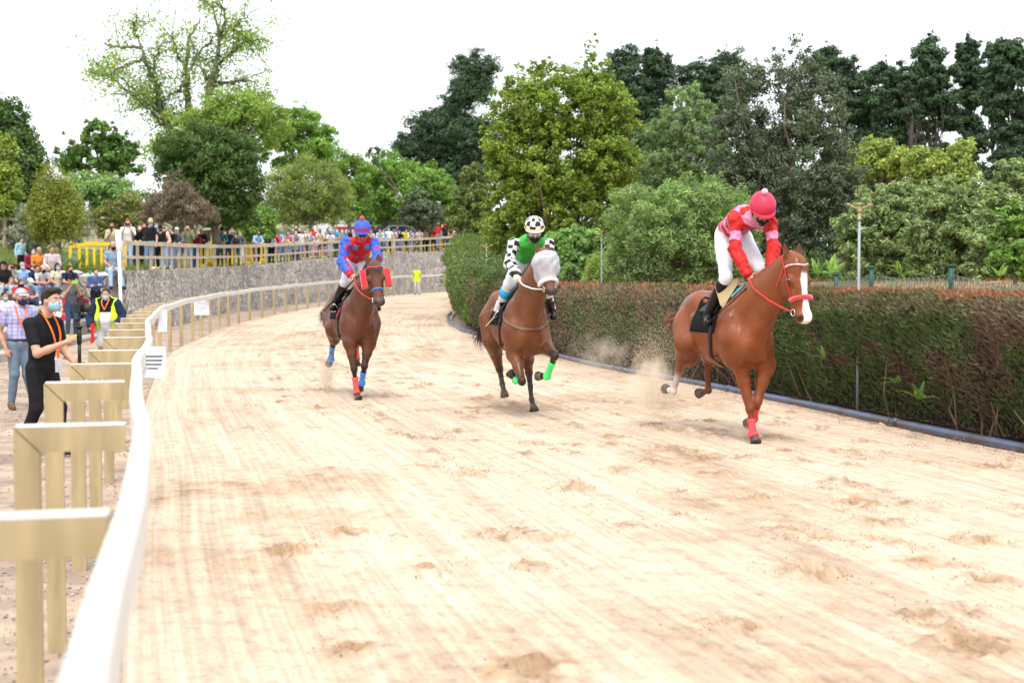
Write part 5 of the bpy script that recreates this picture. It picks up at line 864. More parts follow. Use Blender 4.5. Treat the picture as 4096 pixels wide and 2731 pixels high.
def bridle(H, mat, brow=None, nose=None, nosew=.02, rein_to=None, rein_mat=None, fl=None, cheeks=None):
    hp = H.hp; B = empty("bridle"); B.parent = H.root
    strap(H, [hp(.40, -.075, -.10), hp(.25, -.10, -.09), hp(.08, -.10, -.10), hp(-.03, -.05, -.12), hp(-.05, 0, -.12), hp(-.03, .05, -.12), hp(.08, .10, -.10), hp(.25, .10, -.09), hp(.40, .075, -.10)], .019, mat, "cheek_strap", parent=B)
    strap(H, [hp(.03, -.10, -.10), hp(.16, -.09, -.20), hp(.2, 0, -.27), hp(.16, .09, -.20), hp(.03, .10, -.10)], .014, mat, "throat_strap", parent=B)
    strap(H, [hp(.055, -.10, -.08), hp(.06, -.06, .02), hp(.075, 0, .04), hp(.06, .06, .02), hp(.055, .10, -.08)], .020, brow or mat, "brow_band", parent=B, off=.006)
    if nose is not None: strap(H, [hp(.37, 0, -.16), hp(.37, -.07, -.11), hp(.36, -.05, -.01), hp(.365, 0, .02), hp(.36, .05, -.01), hp(.37, .07, -.11), hp(.37, 0, -.16)], nosew, nose, "nose_band", parent=B)
    if fl is not None:
        P = []
        for s_, n_ in ((-.085, -.105), (-.075, -.05), (-.05, -.01), (0, .008), (.05, -.01), (.075, -.05), (.085, -.105)): c = hp(.36, s_ * .95, n_); hk = H.bvh.find_nearest(Vector(c)); P.append(np.array(hk[0]) + np.array(hk[1]) * .014)
        P = hermite(P, 30); mb = MB(); r = [.024 + .003 * math.sin(i * 2.1) for i in range(len(P))]; mb.tube(P, np.array(r), 12, sq=1.0); mb.build("sheepskin_noseband", fl, B, True)
    for y in (-1, 1): c = hp(.475, y * .068, -.105); ring(H, c, .032, STEEL, B, ax=(H.Fm[0], H.Fm[2]))
    return B
def z3(ox, oy, sc): return lambda zx, zy, Y: at(ox + zx / sc, oy + zy / sc, Y)
SADDLE = M("saddle_leather", (.010, .008, .007), .45, var=.1, spec=.25)
def saddlery(H, cloth_col, cloth_mat=None, girth_mat=None, flap=None, zoff=0):
    P = []; bv = H.bvh                                   # cloth = grid snapped on to the back
    def sheet(name, x0, x1, half, off, mat, taper=.06, nx=18, ny=22, parent=None):
        V = []
        for i in range(nx + 1):
            for j in range(ny + 1):
                u_, v_ = i / nx, j / ny * 2 - 1; a = v_ * half; x = x0 + (x1 - x0) * u_ - abs(v_) * taper; o = np.array([x, 0, 1.12]); d = np.array([0, math.sin(a), math.cos(a)]); q = bv.ray_cast(Vector(o + d * 1.0), Vector(-d), 1.2); c = np.array(q[0]) if q[0] is not None else o + d * .35; nn = np.array(q[1]) if q[0] is not None else d
                if c[2] > 1.62: c[2] = 1.55
                V.append(c + nn * off)
        V = np.array(V); W = V.reshape(nx + 1, ny + 1, 3)
        for _ in range(2): W[1:-1, 1:-1] = (W[:-2, 1:-1] + W[2:, 1:-1] + W[1:-1, :-2] + W[1:-1, 2:]) / 4
        V = W.reshape(-1, 3); n = len(V); ctr = np.array([0, 0, 1.12]); lo_ = V - unit([0, 0, 1]) * .0; dn = V - np.array([[1, 0, 0]]) * 0; inn = V + (np.stack([V[:, 0], 0 * V[:, 0], 0 * V[:, 0] + 1.12], 1) - V) * .02
        i = np.arange(n).reshape(nx + 1, ny + 1); Q = np.stack([i[:-1, :-1].ravel(), i[1:, :-1].ravel(), i[1:, 1:].ravel(), i[:-1, 1:].ravel()], 1); rim = np.concatenate([i[0, :], i[1:, -1], i[-1, -2::-1], i[-2:0:-1, 0]]); Qr = np.stack([rim, np.roll(rim, -1), np.roll(rim, -1) + n, rim + n], 1)
        return mesh_np(name, np.vstack([V, inn]), np.vstack([Q, Q[:, ::-1] + n, Qr]), mat, parent or H.root, True)
    sheet("saddle_cloth", -.52, .16, 1.55, .010, cloth_mat or cloth(cloth_col)); sd = sheet("saddle", -.38, .10, .80, .030, SADDLE, .02)
    mb = MB(); mb.ball((-.34, 0, 1.53 + zoff), (.07, .13, .035)); mb.ball((.06, 0, 1.53 + zoff), (.06, .05, .045)); mb.build("saddle_seat", SADDLE, sd, True)
    pts = [];
    for a in np.linspace(1.2, 2 * math.pi - 1.2, 22): d = np.array([0, math.sin(a), math.cos(a)]); pts.append(np.array([.02, 0, 1.10]) + d * .5)
    strap(H, pts, .075, girth_mat or LEATH, "girth", off=.008, n=66)
# ---------------- horse 1: chestnut, right
za = z3(2500, 700, 1.363); H1 = Horse("horse", "shiny chestnut horse with white blaze and red sheepskin noseband, nearest of the three", (2.36, 15.15, 0), R(14), za)
CH = (.185, .044, .008)
wp = (.80, .08, .10)
build_horse(H1, (948, 455, 14.12), (1008, 806, 13.98), R(26), [
    dict(k='f', s=-1, p=[(622, 1010, 14.85), (683, 1275, 14.76), (697, 1408, 14.72), (712, 1450, 14.66)], w=[(.42, 1.75, wp, 1.0)]),
    dict(k='f', s=1, p=[(768, 1035, 14.85), (722, 1235, 14.75), (700, 1325, 15.05), (672, 1352, 15.2)], w=[(.3, 1.5, wp, 1.0)]),
    dict(k='h', s=-1, p=[(335, 915, 15.75), (295, 1062, 16.12), (266, 1180, 16.15), (222, 1165, 16.28)], c=dict(past=(.74, .68, .62), cannon=(.5, .42, .36))),
    dict(k='h', s=1, p=[(430, 900, 15.8), (447, 1003, 16.15), (455, 1175, 16.15), (405, 1188, 16.28)])],
    CH, (.12, .035, .012), None, blaze=1.25, tail=[(272, 770, 16.45), (258, 800, 16.65), (262, 830, 16.8)], mane_col=(.20, .065, .022), thr=-1)
B1 = bridle(H1, REDS, M("beaded_browband", (.55, .35, .33), .3, var=.6, scale=60), REDS, .02, fl=fleece((.62, .03, .04)))
saddlery(H1, (.006, .006, .007)); 
# tan chamois flap under the rider's knee, turquoise pad edge
# ---------------- horse 2: bay in white mesh hood, centre
zb = z3(1800, 800, 1.705); H2 = Horse("horse", "bay horse in a white mesh hood with bright green leg wraps, in the middle", (.10, 17.8, 0), R(13), zb)
BAY = (.142, .042, .011); BK = (.010, .007, .006); gw = (.12, .85, .25)
lb = dict(knee=BK, cannon=BK, past=BK)
build_horse(H2, (650, 362, 16.75), (703, 640, 16.55), R(13), [
    dict(k='f', s=-1, p=[(440, 1050, 17.45), (492, 1235, 17.15), (452, 1228, 17.44), (412, 1182, 17.5)], c=lb, w=[(.35, 1.2, gw, 1.0)]),
    dict(k='f', s=1, p=[(642, 985, 17.4), (715, 1062, 17.06), (662, 1200, 17.28), (605, 1200, 17.4)], c=lb, w=[(.30, 1.15, gw, 1.0)]),
    dict(k='h', s=-1, p=[(292, 950, 18.55), (336, 1150, 18.95), (357, 1250, 18.92), (372, 1330, 18.85)], c=lb),
    dict(k='h', s=1, p=[(520, 1000, 18.2), (538, 1175, 18.55), (556, 1358, 18.40), (574, 1428, 18.27)], c=dict(knee=BK, cannon=BK, past=(.03, .025, .025)))],
    BAY, BK, None, tail=[(262, 800, 19.3), (225, 880, 19.5), (208, 950, 19.6), (240, 1045, 19.6)], mane_col=(.03, .02, .015), face_dark=(.05, .03, .025))
B2 = bridle(H2, WHTL, WHTL, WHTL, .022)
# fly hood: shell over the head, sheer white mesh
VEIL = M("white_mesh_veil", (.62, .63, .68), .8, var=.10, scale=14); _t = VEIL.node_tree; tr = _t.nodes.new("ShaderNodeBsdfTransparent"); ms = _t.nodes.new("ShaderNodeMixShader"); ms.inputs[0].default_value = .45; _o = _t.nodes["Material Output"]; _t.links.new(_t.nodes["Principled BSDF"].outputs[0], ms.inputs[1]); _t.links.new(tr.outputs[0], ms.inputs[2]); _t.links.new(ms.outputs[0], _o.inputs[0])
hp = H2.hp; Pv = [ell(hp(.10, 0, -.06), np.array([.17, .185, .18]) * H2.hs, H2.Fm, .05), cone(hp(.12, 0, -.05), hp(.34, 0, -.07), .165 * H2.hs, .115 * H2.hs, .05), ell(hp(.22, 0, -.15), np.array([.18, .165, .17]) * H2.hs, H2.Fm, .05), ell(hp(.20, .10, -.05), np.array([.09, .05, .06]) * H2.hs, H2.Fm, .04), ell(hp(.20, -.10, -.05), np.array([.09, .05, .06]) * H2.hs, H2.Fm, .04)]
V, Q, _c = surf(Pv, .011, cuts=[(H2.Fm[0], float(np.dot(H2.Fm[0], hp(.385, 0, 0)))), (-H2.Fm[0], -float(np.dot(H2.Fm[0], hp(-.005, 0, 0))))], wr=.008, wf=30); hood = mesh_np("mesh_hood", V, Q, VEIL, H2.root, True)
P = [hp(.385, s_, n_) for s_, n_ in ((-.095, -.17), (-.098, -.10), (-.07, -.03), (0, .015), (.07, -.03), (.098, -.10), (.095, -.17))]; mb = MB(); mb.tube(hermite(P, 30), .024, 12); mb.build("sheepskin_noseband", fleece((.80, .80, .80)), H2.root, True)
P = [hp(.365, s_, n_) for s_, n_ in ((-.07, -.10), (-.055, -.02), (0, .012), (.055, -.02), (.07, -.10))]; 
saddlery(H2, (.006, .006, .007)); strap(H2, [np.array([.12, -.30, 1.30]), np.array([.35, -.26, 1.18]), np.array([.60, -.13, 1.10]), np.array([.66, 0, 1.08]), np.array([.60, .13, 1.10]), np.array([.35, .26, 1.18]), np.array([.12, .30, 1.30])], .045, BRNL, "breast_strap", n=60)
# ---------------- horse 3: dark bay with red cheek pieces, left
zc = z3(1200, 800, 1.844); H3 = Horse("horse", "dark bay horse with red sheepskin cheek pieces and blue noseband, at the left", (-2.27, 20.65, 0), R(18), zc)
BD = (.102, .028, .009); rw_, bw_ = (.75, .10, .10), (.10, .30, .75)
build_horse(H3, (548, 468, 19.4), (595, 775, 19.2), R(12), [
    dict(k='f', s=-1, p=[(368, 1050, 20.2), (399, 1245, 20.12), (417, 1420, 20.15), (430, 1458, 20.1)], c=lb, w=[(.35, 1.5, rw_, 1.0)]),
    dict(k='f', s=1, p=[(507, 1060, 20.25), (475, 1225, 20.15), (457, 1345, 20.3), (442, 1388, 20.4)], c=lb, w=[(.35, 1.3, bw_, 1.0)]),
    dict(k='h', s=-1, p=[(255, 950, 21.2), (243, 1045, 21.55), (229, 1170, 21.8), (213, 1205, 21.95)], c=lb, w=[(.25, 1.4, bw_, 1.0)]),
    dict(k='h', s=1, p=[(405, 950, 21.1), (414, 1060, 21.35), (420, 1170, 21.4), (421, 1205, 21.35)], c=lb, w=[(.0, 1.0, rw_, 1.0)])],
    BD, BK, None, tail=[(195, 800, 22.2), (188, 860, 22.4), (185, 900, 22.5)], mane_col=(.015, .012, .012), face_dark=(.055, .035, .03))
B3 = bridle(H3, LEATH, M("red_browband", (.45, .04, .05), .5, var=.3, scale=40), BLUS, .024); fr = fleece((.66, .02, .03)); hp = H3.hp
for y in (-1, 1):
    mb = MB(); c0, c1 = hp(.06, y * .140, -.065), hp(.315, y * .140, -.085); ax = [H3.Fm[1] , H3.Fm[2], H3.Fm[0]]
    mb.ball((c0 + c1) / 2, (.042 * H3.hs, .045 * H3.hs, .10), 14, 10, ax=ax); Vb = []
    L_ = np.linalg.norm(c1 - c0); mb2 = MB(); mb2.box((c0 + c1) / 2, (.080 * H3.hs, .075 * H3.hs, L_), ax=ax); o = mb2.build("sheepskin_cheek_piece", fr, H3.root, True); bv = o.modifiers.new("bevel", 'BEVEL'); bv.width = .02; bv.segments = 3
saddlery(H3, (.006, .006, .018))
strap(H3, [np.array([.16, -.24, 1.42]), np.array([.05, -.30, 1.30]), np.array([-.06, -.33, 1.15])], .05, REDS, "saddle_edge", off=.016)
# ================================================================ PEOPLE
SKIN = (.50, .27, .18)
def skinm(c): return M("skin", c, .55, var=.06, scale=20, spec=.35)
SKINS = [skinm((.50, .28, .19)), skinm((.42, .22, .14)), skinm((.33, .17, .10))]
def fingers(w, d, n, side, curl=.6, s=1.0, k=.006):
    """palm + four jointed fingers + side thumb; d along the hand, n palm normal, side toward the thumb"""
    w, d, n, side = map(lambda a: np.asarray(a, float), (w, d, n, side)); P = [ell(w + d * .045 * s, (.047 * s, .038 * s, .017 * s), [d, side, n], .012)]
    for i, (o, L_) in enumerate(((.028, .066), (.010, .074), (-.009, .070), (-.026, .054))):
        a = w + d * .082 * s + side * o * s; c = curl + .12 * i; d1 = d * math.cos(c) + n * math.sin(c); b = a + d1 * L_ * .45 * s; d2 = d * math.cos(2 * c) + n * math.sin(2 * c); e_ = b + d2 * L_ * .32 * s; d3 = d * math.cos(2.7 * c) + n * math.sin(2.7 * c); f_ = e_ + d3 * L_ * .25 * s
        P += [cone(a, b, .0095 * s, .0085 * s, k), cone(b, e_, .0085 * s, .0075 * s, k), cone(e_, f_, .0075 * s, .006 * s, k)]
    a = w + d * .022 * s + side * .026 * s; td = unit(side * .75 + d * .6 + n * .35 * curl); b = a + td * .042 * s; e_ = b + unit(d * .8 + n * .6 * curl + side * .15) * .034 * s
    return P + [cone(a, b, .013 * s, .010 * s, k), cone(b, e_, .010 * s, .0075 * s, k)]
def head_prims(c, f, u, s=1.0, det=True):
    f, u = unit(f), unit(u); u = unit(u - f * np.dot(f, u)); r = np.cross(f, u); ax = [r, f, u]; q = lambda a, b, d: c + (r * a + f * b + u * d) * s
    P = [ell(q(0, -.01, .03), np.array([.075, .094, .088]) * s, ax, .02), ell(q(0, .02, -.03), np.array([.062, .072, .085]) * s, ax, .03), ell(q(0, .052, -.085), np.array([.032, .030, .026]) * s, ax, .025)]
    if det:
        P += [cone(q(0, .090, .012), q(0, .108, -.022), .009 * s, .015 * s, .012), ell(q(0, .094, -.058), np.array([.024, .008, .006]) * s, ax, .006), ell(q(0, .092, -.070), np.array([.020, .009, .007]) * s, ax, .006), ell(q(0, .084, .033), np.array([.050, .012, .010]) * s, ax, .012)]
        for y in (-1, 1): P += [ell(q(y * .077, -.008, -.01), np.array([.008, .018, .032]) * s, ax, .006), ell(q(y * .036, .070, -.025), np.array([.022, .018, .02]) * s, ax, .015)]
    return P, q, ax
def human(root, J, h=.009, det=True, skin=None, shirt=None, pants=None, shoes=None, hair=None, mask=None, hat=None, glasses=None, build=1.0, s=1.0):
    """J: joints in root frame. Garment specs: dicts"""
    A = {k: np.asarray(v, float) for k, v in J.items()}; f = unit(A['front']); B = []; tor = []; sq = (f, 1.35)
    pel, che, nk = A['pel'], A['che'], A['nk']; sh = {-1: A['shR'], 1: A['shL']}; hp = {-1: A['hipR'], 1: A['hipL']}; el = {-1: A['elR'], 1: A['elL']}; wr = {-1: A['wrR'], 1: A['wrL']}; kn = {-1: A['knR'], 1: A['knL']}; an = {-1: A['anR'], 1: A['anL']}; toe = {-1: A['toR'], 1: A['toL']}
    tor = [cone(pel, (pel + che) / 2, .142 * build * s, .138 * build * s, .04, sq), cone((pel + che) / 2, che, .138 * build * s, .152 * s, .04, sq), cone(che, nk, .140 * s, .070 * s, .04, (f, 1.3)), cone(sh[-1], sh[1], .060 * s, .060 * s, .05)]
    if build > 1.1: tor.append(ell(pel + (che - pel) * .35 + f * .055, (.14 * build * s, .11 * build * s, .14 * s), [np.cross(f, [0, 0, 1]), f, [0, 0, 1]], .06))
    ua = {y: [cone(sh[y], el[y], .056 * s, .042 * s, .03)] for y in (-1, 1)}; fa = {y: [cone(el[y], el[y] + (wr[y] - el[y]) * .4, .042 * s, .039 * s, .02), cone(el[y] + (wr[y] - el[y]) * .35, wr[y], .039 * s, .026 * s, .02)] for y in (-1, 1)}
    TW = kw_thigh if (kw_thigh := A.get('thigh')) is not None else 1.0; th = {y: [cone(hp[y], kn[y], .090 * float(TW) * s * min(build, 1.15), .058 * s, .04)] for y in (-1, 1)}; sn = {y: [cone(kn[y], kn[y] + (an[y] - kn[y]) * .35, .055 * s, .054 * s, .03), cone(kn[y] + (an[y] - kn[y]) * .3, an[y], .053 * s, .036 * s, .03)] for y in (-1, 1)}
    ft = {y: [cone(an[y] + (an[y] - kn[y]) * .04, toe[y], .036 * s, .030 * s, .03)] for y in (-1, 1)}
    hc = A['head']; hf = unit(A.get('look', f)); hu = unit(A.get('hup', [0, 0, 1.])); HP, q, hax = head_prims(hc, hf, hu, s, det)
    hands = []
    for y in (-1, 1):
        d = unit(A.get('hd' + 'RL'[y > 0], wr[y] - el[y])); n_ = unit(np.cross(d, np.cross(A.get('hn' + 'RL'[y > 0], -f if abs(np.dot(d, f)) < .9 else np.array([0, 0, -1.])), d))); sd = unit(np.cross(n_, d)) * (1 if y > 0 else -1)
        if np.dot(sd, A.get('th' + 'RL'[y > 0], f + np.array([0, 0, .5]))) < 0: sd = -sd
        hands += fingers(wr[y], d, n_, sd, A.get('curl', np.array(.55)).item() if 'curl' in A else .55, s * (1 if det else 1.15), .006 if det else .01)
    body = HP + [cone(nk, hc - hu * .02 * s, .056 * s, .052 * s, .03)] + tor + sum(ua.values(), []) + sum(fa.values(), []) + sum(th.values(), []) + sum(sn.values(), []) + sum(ft.values(), []) + hands
    V, Q, _ = surf(body, h); bo = mesh_np("body", V, Q, skin or SKINS[0], root, True)
    out = {'body': bo, 'q': q, 'ax': hax, 'sh': sh, 'el': el, 'wr': wr, 'tor': tor}
    if shirt:
        pr = list(tor); i_ = shirt.get('inf', .012)
        for y in (-1, 1):
            if shirt.get('sl', 1) >= 1: pr += ua[y] + [cone(el[y], wr[y] - (wr[y] - el[y]) * .03, .046 * s * shirt.get('loose', 1), .032 * s * shirt.get('loose', 1), .02)]; 
            elif shirt.get('sl', 1) > 0: pr += [cone(sh[y] + (el[y] - sh[y]) * .08, sh[y] + (el[y] - sh[y]) * shirt['sl'], .054 * s, .050 * s, .03)]
        if shirt.get('long'): pr += [cone(hp[y], hp[y] + (kn[y] - hp[y]) * shirt['long'], .10 * s, .10 * s, .05) for y in (-1, 1)]
        cuts = [(-hu if shirt.get('nocut') else np.array([0, 0, -1.]), 99.)]
        if det: cuts = [(unit(hc - nk), float(np.dot(unit(hc - nk), nk + (hc - nk) * .22)))] if False else []
        cf = shirt.get('colf'); V, Q, C = surf(pr, h, infl=i_, wr=shirt.get('wr', .004), wf=shirt.get('wf', 26), cuts=cuts, colf=cf, seed=len(root.get('label', '')) % 7)
        out['shirt'] = mesh_np(shirt.get('name', 'shirt'), V, Q, shirt['m'], root, True, C)
    if pants:
        pr = [cone(pel, pel + (che - pel) * .18, .148 * build * s, .140 * build * s, .04, sq)] + sum(th.values(), []); L_ = pants.get('len', 1.)
        for y in (-1, 1):
            if L_ >= 1: pr += [cone(kn[y], an[y] + (kn[y] - an[y]) * .02, .060 * s * pants.get('w', 1), .043 * s * pants.get('w', 1), .03)]
            elif L_ < .6: pr = [p_ for p_ in pr if p_ not in th[y]] if False else pr
        if L_ < 1: pr = [pr[0]] + [cone(hp[y], hp[y] + (kn[y] - hp[y]) * L_, .098 * s, .088 * s, .04) for y in (-1, 1)]
        V, Q, _ = surf(pr, h, infl=.009, wr=pants.get('wr', .003), wf=24); out['pants'] = mesh_np(pants.get('name', 'trousers'), V, Q, pants['m'], root, True)
    if shoes:
        for y in (-1, 1):
            d = unit(toe[y] - an[y]); hd = np.array([d[0], d[1], d[2]]); dn = np.array([0, 0, -1.]); sole = toe[y]; dd = unit(toe[y] - an[y] - np.array([0, 0, (toe[y] - an[y])[2]])) if abs((toe[y] - an[y])[2]) < .12 * s else d
            pr = [cone(an[y] - dd * .03 + dn * .035 * s, toe[y] + dd * .02, .040 * s, .036 * s, .03), cone(an[y], an[y] + dn * .03 * s, .044 * s, .044 * s, .02)]
            if shoes.get('boot'): pr += [cone(an[y], kn[y] + (an[y] - kn[y]) * shoes['boot'], .050 * s, .064 * s, .02)]
            V, Q, _ = surf(pr, h, infl=.006); mesh_np("boot" if shoes.get('boot') else "shoe", V, Q, shoes['m'], root, True)
    r, f2, u2 = hax
    if hair:
        st = hair['st']; pr = [ell(q(0, -.018, .040), np.array([.080, .094, .086]) * s, hax, .02)]; 
        if st in ('long', 'tail', 'bob'): pr += [ell(q(0, -.045, -.02), np.array([.078, .060, .09]) * s, hax, .03)]
        if st == 'long': pr += [cone(q(y * .055, -.03, -.04), q(y * .085, -.01 + .03 * y, -.27), .034 * s, .022 * s, .03) for y in (-1, 1)] + [cone(q(0, -.06, -.04), q(0, -.07, -.25), .055 * s, .04 * s, .04)]
        if st == 'bob': pr += [cone(q(y * .070, -.01, .0), q(y * .072, .0, -.10), .028 * s, .026 * s, .03) for y in (-1, 1)]
        if st == 'tail': pr += [cone(q(0, -.10, .04), q(.01, -.13, -.12), .03 * s, .018 * s, .02)]
        if st == 'full': pr += [ell(q(.0, .03, .10), np.array([.075, .065, .035]) * s, hax, .03)]
        # keep the face clear: forward-and-down side is cut away
        if st in ('long', 'bob'): V, Q, _ = surf(pr, h, infl=.004, wr=.003, wf=60); keep = None; pv = (V - hc) @ np.array(hax).T / s; fc = (pv[:, 1] > .052) & (pv[:, 2] < .055) & (np.abs(pv[:, 0]) < .062); V = V - (fc * np.clip(pv[:, 1] - .052, 0, 1) * s)[:, None] * f2
        else:
            cn = unit(f2 * .80 - u2 * .60); V, Q, _ = surf(pr, h, infl=.004, wr=.002, wf=60, cuts=[(cn, float(np.dot(cn, q(0, .043, .035))))])
        mesh_np("hair", V, Q, M("hair", hair['c'], .6, var=.25, scale=40, bump=.5, bscale=120), root, True)
    if mask:
        pr = [ell(q(0, .022, -.045), np.array([.066, .080, .070]) * s, hax, .02), cone(q(0, .085, -.03), q(0, .078, -.085), .022 * s, .022 * s, .02)]
        V, Q, _ = surf(pr, min(h, .02), infl=.004, cuts=[(u2, float(np.dot(u2, q(0, 0, -.012)))), (-f2, -float(np.dot(f2, q(0, .020, 0))))]); mesh_np("face_mask", V, Q, mask, root, True)
        if det:
            for y in (-1, 1): mb = MB(); mb.tube([q(y * .062, .045, -.03), q(y * .08, .01, -.012), q(y * .083, -.012, .0)], .0022, 5); mb.build("mask_loop", mask, root)
    if det and not glasses:
        for y in (-1, 1):
            mb = MB(); mb.ball(q(y * .031, .077, .008), .0125 * s, 10, 8); e_ = mb.build("eye", M("eye_white", (.7, .68, .65), .2, var=0), root, True); mb = MB(); mb.ball(q(y * .031, .0868, .007), .0055 * s, 8, 6); mb.build("iris", EYEM, e_, True); mb = MB(); mb.tube([q(y * .012, .094, .028), q(y * .032, .093, .034), q(y * .052, .082, .028)], .0035, 5); mb.build("eyebrow", M("brow", hair['c'] if hair else (.04, .03, .02)), root)
    if glasses:
        mb = MB(); 
        for y in (-1, 1): mb.ball(q(y * .033, .088, .008), np.array([.027, .008, .020]) * s, 10, 7, ax=hax); mb.tube([q(y * .055, .085, .012), q(y * .082, .0, .012)], .0025, 5)
        mb.tube([q(-.012, .096, .012), q(.012, .096, .012)], .003, 5); mb.build("glasses", glasses, root, True)
    if hat:
        k = hat['k']; m_ = hat['m']; mb = MB()
        if k == 'cap':
            V, Q, _ = surf([ell(q(0, -.012, .050), np.array([.082, .100, .080]) * s, hax, .02)], min(h, .015), infl=.006, cuts=[(-u2, -float(np.dot(u2, q(0, 0, .045))))]); o = mesh_np("cap", V, Q, m_, root, True)
            V_ = []; n_ = 10
            for i in range(n_ + 1): a = -1.15 + 2.3 * i / n_; V_ += [q(math.sin(a) * .082, .075 + .015 * math.cos(a), .052), q(math.sin(a) * .080, .075 + .085 * math.cos(a), .036)]
            V_ += [v - u2 * .006 for v in V_]; m2 = 2 * (n_ + 1); fs = [[2 * i, 2 * i + 1, 2 * i + 3, 2 * i + 2] for i in range(n_)] + [[m2 + 2 * i, m2 + 2 * i + 2, m2 + 2 * i + 3, m2 + 2 * i + 1] for i in range(n_)] + [[2 * i + 1, m2 + 2 * i + 1, m2 + 2 * i + 3, 2 * i + 3] for i in range(n_)]; mesh_np("peak", np.array(V_), fs, m_, o, True)
        elif k == 'brim':
            V, Q, _ = surf([ell(q(0, -.01, .075), np.array([.080, .098, .075]) * s, hax, .02), cone(q(0, -.01, .04), q(0, -.01, .12), .092 * s, .080 * s, .02)], min(h, .015), cuts=[(-u2, -float(np.dot(u2, q(0, 0, .040))))]); o = mesh_np("hat", V, Q, m_, root, True)
            mb = MB(); a0 = [q(.15 * math.cos(a), -.01 + .17 * math.sin(a), .038 + .012 * abs(math.cos(a))) for a in np.linspace(0, 2 * math.pi, 25)[:-1]]; mb.poly(a0, u2 * .007); mb.build("brim", m_, o, True)
        elif k == 'beanie':
            V, Q, _ = surf([ell(q(0, -.02, .055), np.array([.088, .105, .085]) * s, hax, .02)], min(h, .015), infl=.006, wr=.002, wf=80, cuts=[(-u2, -float(np.dot(u2, q(0, .0, .030))))]); mesh_np("beanie", V, Q, m_, root, True)
    return out
# ------------------------------------------------ jockeys
def jockey(name_lab, O, ang, zf, J, **kw):
    f = np.array([math.sin(ang), -math.cos(ang), 0]); root = empty("person", O, ang, label=name_lab, cat="person")
    # root frame: x = picture-right side, -y = forward
    Mx = np.stack([[math.cos(ang), math.sin(ang), 0], [-math.sin(ang), math.cos(ang), 0], [0, 0, 1]]); T = lambda p: Mx @ (np.asarray(p, float) - np.array(O)); Jl = {}
    for k, v in J.items(): Jl[k] = T(zf(*v)) if k not in ('front', 'look', 'hup', 'hnR', 'hnL', 'hdR', 'hdL', 'thR', 'thL', 'curl', 'thigh') else (np.array(v, float) if k in ('curl', 'thigh') else Mx @ np.array(v, float))
    return root, Jl, T, Mx
def helmet(root, q0, ax, m_, s=1.13, colf=None, peak=None, band=None, pom=None):
    c0 = q0(0, -.012, .03); q = lambda a, b, d: q0(0, -.014, .062) + (q0(a, b, d) - c0) * s
    P = [ell(q(0, -.012, .055), np.array([.105, .125, .105]) * s, ax, .02)]; V, Q, C = surf(P, .008, infl=.004, colf=colf, cuts=[(-ax[2], -float(np.dot(ax[2], q(0, 0, .025))))]); o = mesh_np("helmet", V, Q, m_, root, True, C); 
    V_ = []; n_ = 14
    for i in range(n_ + 1): a = -1.25 + 2.5 * i / n_; V_ += [q(math.sin(a) * .104, -.012 + .124 * math.cos(a), .034), q(math.sin(a) * .108, -.012 + .158 * math.cos(a), .020)]
    V_ += [v - ax[2] * .006 for v in V_]; m2 = 2 * (n_ + 1); fs = [[2 * i, 2 * i + 1, 2 * i + 3, 2 * i + 2] for i in range(n_)] + [[m2 + 2 * i, m2 + 2 * i + 2, m2 + 2 * i + 3, m2 + 2 * i + 1] for i in range(n_)] + [[2 * i + 1, m2 + 2 * i + 1, m2 + 2 * i + 3, 2 * i + 3] for i in range(n_)]; mesh_np("peak", np.array(V_), fs, peak, o, True)
    if band: mb = MB(); mb.tube([q(math.cos(a) * .109, -.012 + math.sin(a) * .129, .040) for a in np.linspace(0, 2 * math.pi, 33)], .006, 6, False); mb.build("trim", band, o, True)
    if pom: mb = MB(); mb.ball(q(0, -.012, .185), .034, 14, 10); mb.build("pompom", pom, o, True)
    mb = MB(); [mb.tube([q(y * .095, -.01, .03), q(y * .080, .01, -.06), q(y * .02, .055, -.115), q(0, .058, -.118)], .006, 6) for y in (-1, 1)]; mb.build("chin_strap", LEATH, o)
    return o
def goggles(root, q, ax, lens, frame, strapm=None):
    V, Q, _ = surf([ell(q(0, .066, .002), (.070, .050, .034), ax, .01)], .006, cuts=[(-ax[1], -float(np.dot(ax[1], q(0, .050, 0))))]); o = mesh_np("goggles", V, Q, frame, root, True); mb = MB()
    for y in (-1, 1): mb.ball(q(y * .031, .106, .003), (.028, .012, .021), 12, 8, ax=ax)
    mb.build("lens", lens, o, True)
    return o
def whip(pts, lab, m1, m2, r=.007):
    P = [np.array(p) for p in pts]; root = empty("riding_whip", P[0], label=lab, cat="riding whip"); P = [p - P[0] for p in P]; C = hermite(P, 16); mb = MB(); mb.tube(C[:6], r * 1.5, 8); mb.build("handle", m1, root, True); mb = MB(); mb.tube(C[5:], np.linspace(r, r * .6, len(C) - 5), 8); mb.build("shaft", m1, root, True); mb = MB(); d = unit(C[-1] - C[-2]); mb.beam(C[-1] - d * .02, C[-1] + d * .16, .022, .008); mb.build("flap", m2, root); return root
REDSILK, PINK = np.array([.44, .010, .008]), np.array([.60, .22, .36])
SILK = lambda: M("silk", (1, 1, 1), .55, attr=True, var=.10, scale=9, spec=.25, bump=.6, bscale=22)
BREECH = M("white_breeches", (.66, .66, .70), .75, var=.05, scale=12, bump=.25, bscale=30, spec=.2); BOOT = M("boot_leather", (.007, .006, .006), .38, var=.1, spec=.25)
